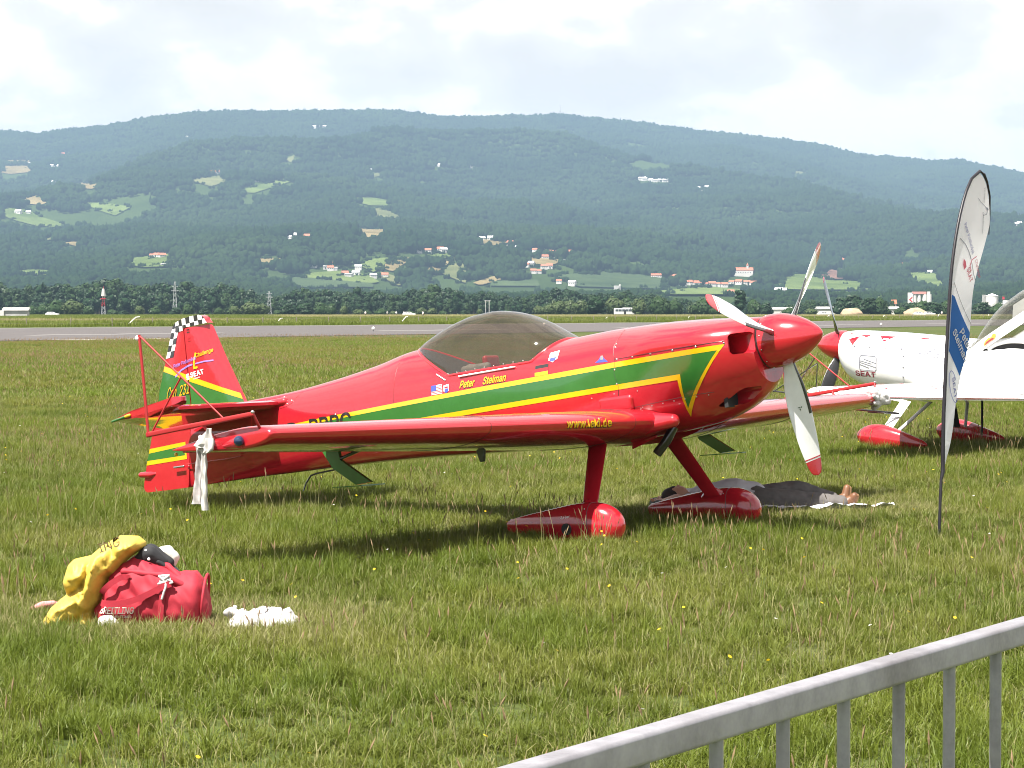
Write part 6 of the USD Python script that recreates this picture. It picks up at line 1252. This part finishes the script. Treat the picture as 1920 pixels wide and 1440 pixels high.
def crumple(w, d, h, seed, n=70):
    """a small cloth dropped on the ground: irregular outline, sharp peaks and pockets"""
    u, v = np.meshgrid(np.linspace(-1, 1, n), np.linspace(-1, 1, n // 2), indexing='ij'); q = np.stack([u * 2.1, v * 1.7, 0 * u + seed], -1)
    r1 = 1 - np.abs(2 * meshkit.fbm(q, 3, seed) - 1) * 2; r2 = 1 - np.abs(2 * meshkit.fbm(q * 2.3, 2, seed + 3) - 1) * 2; e = np.clip((1 - np.maximum(np.abs(u), np.abs(v))) * 3.2, 0, 1) ** .6
    x = u * w / 2 * (1 + .25 * (meshkit.noise(np.stack([v * 2, u * 0, u * 0 + seed], -1)) - .5)) + .03 * r2; y = v * d / 2 * (1 + .5 * (meshkit.noise(np.stack([u * 2.5, v * 0, u * 0 + seed + 2], -1)) - .5)) + .025 * r1
    return loft(np.stack([x, y, .02 + e * h * np.clip(.35 + .55 * r1 + .28 * r2, .05, 1.2)], -1), closed=False)
cw = crumple(.35, .24, .085, 5); part(wc, 'fold', cw, WCL, 50)
part(wc, 'corner', heap([[(-.175, .06, .085, .012), (-.145, .05, .10, .014), (-.12, .04, .085, .016)], [(-.16, .08, .07, .012), (-.13, .08, .11, .010)]], .008, 3, .006, 17, 7, .4), WCL, True)
# rag tied round the near wing tip, ends hanging
def wing_px(u, v, yb):
    o, rt = RP.o, RP.rt; a, b = (u - 960) / FPIX, -(v - 720) / FPIX; d = np.array([a, cp + b * sp_, -sp_ + b * cp]); C0 = np.array([0, 0, EYE]); t = ((o - C0) @ rt + yb) / (d @ rt); return C0 + t * d
RB = wing_px(378, 950, 4.06); RB[2] = 0
rag = thing('rag', 'grey white rag knotted round the near wing tip with two long ends hanging', 'rag', RB)
RAGM = fabric('grey_rag', (.42, .39, .375), (.24, .21, .21), scale=14., rough=.9, bump=.3); RAGL = fabric('light_rag', (.52, .50, .47), (.42, .40, .38), scale=16., rough=.9, bump=.3)
def hang(rows, name, mat, dpt, seed):
    """rows: (v, u left, u right) in photo pixels: a strip of cloth with its own thickness and folds"""
    V_ = [r[0] for r in rows]; L_, R_ = PchipInterpolator(V_, [r[1] for r in rows]), PchipInterpolator(V_, [r[2] for r in rows]); out = []
    for v in np.linspace(V_[0], V_[-1], 34):
        fr, bk = [], []
        for f in np.linspace(0, 1, 9):
            p = wing_px(float(L_(v) + f * (R_(v) - L_(v))), v, 4.06 + dpt) - RB; w = .007 * math.sin(f * 9 + v / 31. + seed) + .004 * math.sin(v / 6. - f * 5 + seed) ; b = RP.rt * (w + .012 * math.sin(np.pi * f)); fr.append(p + b); bk.append(p - RP.rt * .012 * (1 + .5 * math.sin(np.pi * f)) + RP.rt * w)
        out.append(fr + bk[::-1])
    part(rag, name, loft(out), mat, 50)
hang([(836, 369, 381), (850, 368.5, 379), (880, 365.5, 377), (915, 362, 377), (935, 360, 377), (945, 358.5, 378)], 'hanging_end', RAGM, .05, .3)
hang([(840, 376, 386), (856, 377, 385.5), (890, 378, 386.5), (930, 378.5, 387), (957, 379, 387)], 'hanging_end', RAGL, .075, 1.7)
hang([(803, 390, 394), (812, 382, 396), (822, 373, 398), (832, 364, 399), (836, 361, 391), (840, 370, 386)], 'knot', RAGL, .095, 2.9)
hang([(822, 385, 399), (832, 383, 400), (841, 381, 399.5), (844, 382, 398), (850, 381, 390)], 'knot', RAGL, .12, 4.)
for q_ in (376, 396): part(rag, 'wrap', heap([[(*(wing_px(q_, 842, 4.12) - RB), .012), (*(wing_px(q_, 838, 3.95) - RB), .012)], [(*(wing_px(q_, 822, 4.12) - RB), .012), (*(wing_px(q_, 820, 3.95) - RB), .012)]], .010, 3, .004, 16, 5, .5), RAGL, True)
PT = RP.world([-1.50, -3.97, -.345]); rg2 = thing('rag', 'white cloth knotted round the far wing tip of the red aeroplane', 'rag', (PT[0], PT[1], 0))
def Q(x, y, z, r): p = RP.world([x, y, z]) - [PT[0], PT[1], 0]; return (*p, r)
part(rg2, 'knot', heap([[Q(-1.38, -3.88, -.29, .03), Q(-1.36, -3.95, -.36, .035), Q(-1.42, -3.92, -.42, .025)], [Q(-1.37, -4.02, -.33, .03), Q(-1.36, -4.06, -.38, .024), Q(-1.40, -3.86, -.38, .026)], [Q(-1.33, -3.76, -.33, .012), Q(-1.36, -3.86, -.35, .024)], [Q(-1.34, -3.78, -.39, .010), Q(-1.37, -3.88, -.39, .022)], [Q(-1.40, -3.95, -.28, .025), Q(-1.75, -3.95, -.26, .02)]], .010, 6, .008, 16, 5, .5), WCL, True)

# ---------------------------------------------------------------- person asleep on a sheet behind the far wheel
A0, A1 = ground_at(1240, 959), ground_at(1600, 957); A0[2] = A1[2] = 0; A1[1] = A0[1] + .12
AX = (A1 - A0); LEN = np.linalg.norm(AX); AX /= LEN; AYv = np.array([-AX[1], AX[0], 0])   # AX head to feet, AYv away from the camera
ori = A0; prs = thing('person', 'person asleep on their back under the red aeroplane, grey shirt, dark trousers, brown shoes', 'person', ori, math.atan2(AX[1], AX[0]))
# local frame: x from head to feet, y away from the camera, z up
J3 = {}
H = LEN / 1.80
def sc(p): return [p[0] * H, p[1] * H, p[2] * H * .78 + .005]
def ch(*js): return chain([(sc(j[:3]), j[3] * H) for j in js], sub=20)
skin = ch((.13, 0, .17, .095), (.17, 0, .185, .088)) + ch((.13, 0, .185, .085), (.22, 0, .165, .055), (.32, 0, .13, .06))                       # head, neck
skin = skin + ch((.20, 0, .262, .014), (.155, 0, .292, .013))                                                                                # nose
skin = skin + ch((.34, -.15, .13, .085), (.34, .15, .13, .085)) + ch((.36, 0, .14, .11), (.55, 0, .16, .125), (.72, 0, .165, .135), (.90, 0, .13, .12)) + ch((.92, -.09, .11, .10), (.92, .09, .11, .10))
for sg_ in (-1, 1): skin = skin + ch((.35, sg_ * .17, .13, .062), (.16, sg_ * .33, .15, .048), (.10, sg_ * .25, .17, .04), (.015, sg_ * .10, .115, .033))
skin = skin + ch((.92, -.10, .12, .095), (1.33, -.13, .10, .065), (1.68, -.15, .08, .045), (1.73, -.15, .07, .045)) + ch((.92, .10, .12, .095), (1.30, .15, .21, .065), (1.66, .14, .085, .045), (1.72, .14, .07, .045))
for sg_ in (-1, 1):
    skin = skin + ch((.02, sg_ * .10, .115, .03), (-.04, sg_ * .05, .105, .034))
    for k in range(4): skin = skin + ch((-.045, sg_ * (.075 - .022 * k), .108, .011), (-.08 - .006 * (k in (1, 2)), sg_ * (.05 - .024 * k), .125, .0095), (-.085 - .008 * (k in (1, 2)), sg_ * (.02 - .024 * k), .14, .008))
    skin = skin + ch((-.01, sg_ * .085, .13, .013), (-.02, sg_ * .05, .155, .010), (-.02, sg_ * .025, .165, .009))
bodyp = part(prs, 'body', smooth_man(skin, .016, 6), SKIN, True)
part(bodyp, 'hair', smooth_man(ch((.085, 0, .165, .088), (.10, -.045, .17, .065), (.10, .045, .17, .065), (.115, 0, .22, .06)), .015, 5), fabric('dark_hair', (.03, .022, .016)), True)
for sg_ in (-1, 1):
    e = trimesh.creation.icosphere(1, .012 * H); e.apply_translation(sc([.155, sg_ * .034, .268])); part(bodyp, 'eye', e, DARK, True)
part(bodyp, 'mouth', smooth_man(ch((.222, -.022, .245, .007), (.226, 0, .25, .008), (.222, .022, .245, .007)), .006, 2), fabric('lips', (.35, .12, .10)), True)
GREYS = fabric('grey_shirt', (.50, .50, .53), (.42, .42, .45), scale=10., bump=.3); TR2 = fabric('brown_grey_trousers', (.075, .068, .064), (.115, .105, .10), scale=12., bump=.4); SHOE = fabric('brown_leather', (.17, .075, .03), (.11, .045, .02), scale=16., rough=.5)
sh_ = ch((.345, -.16, .13, .098), (.345, .16, .13, .098)) + ch((.37, 0, .14, .125), (.55, 0, .165, .145), (.70, 0, .18, .16), (.86, 0, .145, .145)) + ch((.86, -.08, .12, .125), (.86, .08, .12, .125))
for sg_ in (-1, 1): sh_ = sh_ + ch((.35, sg_ * .17, .13, .085), (.23, sg_ * .275, .145, .07))
part(bodyp, 'shirt', folds(smooth_man(sh_, .02, 6), .008, 7, 3), GREYS, True)
tr_ = ch((.87, -.08, .125, .13), (.87, .08, .125, .13)) + ch((.90, -.10, .125, .122), (1.33, -.13, .105, .088), (1.64, -.15, .09, .072)) + ch((.90, .10, .125, .122), (1.30, .15, .215, .090), (1.62, .14, .10, .072))
part(bodyp, 'trousers', folds(smooth_man(tr_, .018, 5), .012, 9, 5, .4), TR2, True)
for sg_, k in ((-1, 0), (1, 1)):
    part(bodyp, 'shoe', smooth_man(ch((1.72, sg_ * .145, .055, .045), (1.755, sg_ * .15, .14, .042), (1.775, sg_ * .165, .245 if k else .18, .034)) + ch((1.70, sg_ * .145, .09, .052), (1.73, sg_ * .147, .12, .048)), .014, 4), SHOE, True)
    part(bodyp, 'sole', smooth_man(ch((1.748, sg_ * .145, .045, .030), (1.79, sg_ * .15, .13, .022), (1.80, sg_ * .165, .24 if k else .18, .022)), .014, 3), fabric('tan_sole', (.22, .12, .05)), True)
bl = thing('sheet', 'crumpled white sheet spread under the sleeping person', 'sheet', ori, math.atan2(AX[1], AX[0]))
gx, gy = np.meshgrid(np.linspace(.25, 2.10, 110), np.linspace(-.42, .30, 44), indexing='ij'); fr_ = np.clip((-gy - .22) / .12, 0, 1) * np.clip((gx - .55) * 3, 0, 1)
hgt = .022 + .05 * fr_ * (1 - np.abs(2 * meshkit.fbm(np.stack([gx * 5 + gy * 3, gy * 9, gx * 0 + 5], -1), 3, 8) - 1) * 1.6) + .045 * fr_ * np.clip((gx - 1.25) * 3, 0, 1) * meshkit.fbm(np.stack([gx * 9, gy * 11, gx * 0], -1), 2, 4)
edge_w = .05 * np.sin(gx * 9) * (gy < -.3); part(bl, 'cloth', loft(np.stack([gx * H, (gy + edge_w) * H, np.maximum(hgt, .02)], -1), closed=False), fabric('white_sheet', (.66, .66, .68), (.56, .56, .60), scale=9.), True)
cu = thing('cushion', 'black bag used as a pillow under the head of the sleeping person', 'bag', ori, math.atan2(AX[1], AX[0]))
part(cu, 'body', folds(smooth_man(ch((-.05, -.22, .05, .055), (-.02, .22, .06, .06)) + ch((.16, -.24, .05, .055), (.2, .22, .05, .055)) + ch((-.05, -.22, .05, .055), (.16, -.24, .05, .055)) + ch((-.02, .22, .06, .06), (.2, .22, .05, .055)) + ch((.05, -.2, .06, .06), (.08, .2, .06, .06)), .02, 8), .01, 8, 2), BLKC, True)
cd_ = thing('cable', 'black cable lying in the grass right of the white sheet', 'cable', ground_at(1650, 962)); P = np.array([(-.12, 0, .03), (0, -.05, .045), (.06, .02, .04), (.12, -.06, .05), (.17, .04, .03), (.22, -.02, .045), (.28, -.05, .05), (.32, .02, .03)]); tq = np.linspace(0, 7, 40)
part(cd_, 'wire', tube(np.stack([PchipInterpolator(np.arange(8), P[:, k])(tq) for k in range(3)], 1), .012, 6), BLKC, True)

# ================================================================ grass
GL = leafy('grass_blades', (0.1105, 0.1415, 0.0168), (0.4483, 0.4374, 0.08925), .42, .5, .55, (0.1689, 0.1858, 0.0315), (0.4808, 0.4434, 0.1103))
GD = leafy('grass_lush', (0.1047, 0.143, 0.0147), (0.4037, 0.4022, 0.0609), .42, .5, .55, (0.142, 0.1724, 0.021), (0.4485, 0.4277, 0.0735))
GS = leafy('dry_stalks', (0.24, 0.224, 0.096), (0.44, 0.4, 0.216), .25, .7)
GH = leafy('seed_heads', (.24, .165, .09), (.40, .31, .18), .2, .8)
def blades(n, size, hmin, hmax, wid, lean, seed, segs=3, tuft=0):
    rg = np.random.default_rng(seed); x = rg.uniform(-size / 2, size / 2, (n, 2))
    if tuft:
        c = rg.uniform(-size / 2, size / 2, (tuft, 2)); k = rg.integers(0, tuft, n); m = rg.random(n) < .75; x[m] = c[k[m]] + rg.normal(0, .028, (m.sum(), 2))
    h = rg.uniform(hmin, hmax, n) * (.65 + .7 * meshkit.noise(np.column_stack([x * 6 + seed, np.zeros(n)]), seed)); a = rg.uniform(0, 6.283, n); l = np.abs(rg.normal(0, lean, n)) + .08; w = wid * rg.uniform(.6, 1.3, n); tw = a + np.pi / 2 + rg.normal(0, .5, n)
    d = np.column_stack([np.cos(a), np.sin(a)]); s = np.column_stack([np.cos(tw), np.sin(tw)]); rows = []
    for k in range(segs + 1):
        f = k / segs; bend = np.minimum(l * f ** 1.6, 1.45); zc = h * f * np.cos(np.minimum(bend, 1.5) * .8); xy = x + d * (h * f * np.sin(bend))[:, None]; ww = (w * (1 - f ** 1.5))[:, None] if k < segs else 0 * w[:, None]
        if k < segs: rows += [np.column_stack([xy - s * ww / 2, zc]), np.column_stack([xy + s * ww / 2, zc])]
        else: rows.append(np.column_stack([xy, zc]))
    V_ = np.stack(rows, 1); m = V_.shape[1]; b = (np.arange(n) * m)[:, None]; F = []
    for k in range(segs - 1): F += [b + [2 * k, 2 * k + 1, 2 * k + 3], b + [2 * k, 2 * k + 3, 2 * k + 2]]
    F.append(b + [2 * segs - 2, 2 * segs - 1, 2 * segs]); return trimesh.Trimesh(V_.reshape(-1, 3), np.vstack(F), process=False)
def heads(n, size, h0, h1, seed, r=.006, L=.05):
    rg = np.random.default_rng(seed); st_m, hd = [], []
    for i in range(n):
        x, y = rg.uniform(-size / 2, size / 2, 2); h = rg.uniform(h0, h1); a = rg.uniform(0, 6.28); l = rg.uniform(.05, .35) * h; t = np.array([x + l * math.cos(a), y + l * math.sin(a), h]); mid = np.array([x + .3 * l * math.cos(a), y + .3 * l * math.sin(a), h * .6])
        st_m.append(tube([(x, y, 0), mid, t], [.0016, .0014, .0010], 3, False)); dr = (t - mid) / np.linalg.norm(t - mid); hd.append(tube([t - dr * .004, t + dr * L * .35, t + dr * L], [r * .4, r, r * .2], 4, False))
    return cat_(*st_m), cat_(*hd)
def disc(n, size, z0, z1, r, seed, petals=6):
    rg = np.random.default_rng(seed); ms = []
    for i in range(n):
        x, y = rg.uniform(-size / 2, size / 2, 2); z = rg.uniform(z0, z1); nx = rg.normal(0, .35, 2); a = np.linspace(0, 6.283, petals + 1)[:-1] + rg.uniform(0, 3)
        v = [(x, y, z)] + [(x + r * math.cos(t), y + r * math.sin(t), z + r * (nx[0] * math.cos(t) + nx[1] * math.sin(t))) for t in a]; ms.append(trimesh.Trimesh(v, [[0, 1 + k, 1 + (k + 1) % petals] for k in range(petals)], process=False))
    return cat_(*ms)
PETY, PETW = leafy('yellow_petals', (.70, .48, .02), (.80, .60, .04), .3), leafy('white_petals', (.62, .60, .58), (.75, .74, .72), .3)
S1 = .9; pr = []
for s in range(8):
    lush = s in (2, 5); ms = [(blades(1700, S1 * 1.08, .045, .095 if not lush else .135, .0056, 1.25 if not lush else 1.0, 100 + s, tuft=26 if lush else 16), GD if lush else GL, False), (blades(190, S1, .05, .105, .0038, 1.4, 200 + s), GS, False)]
    if s in (1, 3, 4, 6): a_, b_ = heads(7 if s != 4 else 26, S1, .11, .24, 300 + s, .0042, .045); ms += [(a_, GS, False), (b_, GH, False)]
    if s == 3: ms.append((disc(2, S1, .07, .11, .009, 5), PETY, False))
    if s == 6: ms.append((disc(1, S1, .07, .12, .009, 6), PETW, False))
    pr.append(ms)
rg = np.random.default_rng(21)
# footprints where the blades are pressed down or nothing may poke through
foot = [Polygon([(BG[0] + x, BG[1] + y) for x, y in [(-.62, -.22), (.28, -.2), (.28, .18), (-.55, .2)]]), Point(*ground_at(485, 1182)[:2]).buffer(.17)]
A2 = ori[:2]; foot.append(Polygon([A2 + AX[:2] * x + AYv[:2] * y for x, y in [(-.12, -.30), (.3, -.44), (1.98 * H, -.44), (1.98 * H, .32), (-.12, .32)]]))
FOOT = unary_union(foot); shapely.prepare(FOOT)
near, y = [], 7.4
while y < 47:
    st_ = .62 if y < 26 else .72; hw = .212 * y + 1.6
    for x in np.arange(-hw, hw, st_): near.append((x + rg.uniform(-.2, .2), y + rg.uniform(-.2, .2)))
    y += st_
near = np.array(near); inside_ = shapely.contains_xy(FOOT.buffer(S1 * .55), near[:, 0], near[:, 1]); near = near[~inside_]
den = meshkit.fbm(np.column_stack([near / 1.7, np.zeros(len(near))]), 3, 31); den2 = meshkit.fbm(np.column_stack([near / 3.1 + 50, np.zeros(len(near))]), 3, 77)
idx = np.where(den > .60, rg.choice([2, 5], len(near)), np.where(den2 > .58, rg.choice([4, 1, 3], len(near)), rg.choice([0, 1, 3, 6, 7, 0, 7], len(near))))
zs = .72 + .75 * np.clip(meshkit.fbm(np.column_stack([near / 1.1 + 9, np.zeros(len(near))]), 3, 13), .2, .85); zs = np.where(near[:, 1] < 11, zs * .9, zs)
instancer('grass', pr, np.column_stack([near, np.zeros(len(near))]), rg.uniform(0, 6.28, len(near)), np.column_stack([np.full(len(near), 1.), np.full(len(near), 1.), zs]), idx, label='long uneven meadow grass of the foreground')
tp = []
for s in range(4): tp.append([(blades(90, .17, .04, .085, .0052, .95, 500 + s), GL, False), (blades(16, .17, .05, .12, .004, 1.1, 520 + s), GS, False)])
x0, y0, x1, y1 = FOOT.buffer(.8).bounds; tx_, ty_ = [], []
for fp in foot:
    x0, y0, x1, y1 = fp.buffer(.75).bounds; gx, gy = np.meshgrid(np.arange(x0, x1, .085), np.arange(y0, y1, .085)); g = np.column_stack([gx.ravel(), gy.ravel()]) + rg.uniform(-.03, .03, (gx.size, 2))
    tx_.append(g[shapely.contains_xy(fp.buffer(.72), g[:, 0], g[:, 1]) & ~shapely.contains_xy(FOOT, g[:, 0], g[:, 1])])
tx_ = np.vstack(tx_); instancer('grass_tufts', tp, np.column_stack([tx_, np.zeros(len(tx_))]), rg.uniform(0, 6.28, len(tx_)), rg.uniform(.7, 1.3, len(tx_)), rg.integers(0, 4, len(tx_)), label='grass tufts round the bag and the sheet')
# farther meadow up to the runway
GLF = leafy('meadow_blades', (0.1372, 0.1845, 0.0189), (0.3066, 0.3212, 0.0525), .42, .5, .045, (0.2017, 0.1707, 0.0399), (0.3792, 0.2733, 0.084))
S2 = 2.0; pf = []
for s in range(5):
    ms = [(blades(1300, S2 * 1.1, .06, .15, .016, .8, 600 + s, 2, tuft=20), (GLF, GD, GLF, GLF, GLF)[s], False), (blades(200, S2, .07, .16, .011, 1., 620 + s, 2), GS, False)]
    if s in (1, 3): a_, b_ = heads(16, S2, .15, .26, 640 + s, .009, .06); ms += [(b_, GH, False)]
    pf.append(ms)
far, y = [], 44.
while y < 150:
    hw = .212 * y + 3; far += [(x + rg.uniform(-.5, .5), y + rg.uniform(-.5, .5)) for x in np.arange(-hw, hw, 1.5)]; y += 1.5
far = np.array(far); sd = far @ RN; far = far[sd > -87.5]
d1 = meshkit.fbm(np.column_stack([far[:, 0] / 9, far[:, 1] / 9, np.zeros(len(far))]), 3, 41)
instancer('meadow', pf, np.column_stack([far, np.zeros(len(far))]), rg.uniform(0, 6.28, len(far)), np.column_stack([np.ones(len(far)), np.ones(len(far)), .7 + .7 * d1]), np.where(d1 > .56, rg.choice([1, 3], len(far)), rg.choice([0, 2, 4, 1, 0], len(far))), label='meadow grass towards the runway')
S3 = 9.; pv = [[(blades(900, S3 * 1.1, .25, .60, .07, .5, 700 + s, 2), (GL, GD, GS)[s], False)] for s in range(3)]
vf = []; y = 262.
while y < 930:
    hw = .215 * y + 10; vf += [(x + rg.uniform(-2, 2), y + rg.uniform(-2, 2)) for x in np.arange(-hw, hw, 7.)]; y += 8.
vf = np.array(vf); vf = vf[(vf @ RN) < -166]; cs_ = shapely.contains_xy(unary_union([Polygon([ground_at(u, w)[:2] for u, w in L]) for L in ([(-500, 607.6), (520, 606.), (470, 602.6), (-500, 603.2)], [(520, 597.6), (2500, 595.4), (2500, 592.4), (520, 592.4)])]), vf[:, 0], vf[:, 1])
instancer('field_grass', pv, np.column_stack([vf, np.zeros(len(vf))]), rg.uniform(0, 6.28, len(vf)), rg.uniform(.7, 1.2, len(vf)), np.where(cs_, 2, rg.integers(0, 2, len(vf))), label='rough grass and crops beyond the runway')
print('grass', len(near), len(tx_), len(far), len(vf))
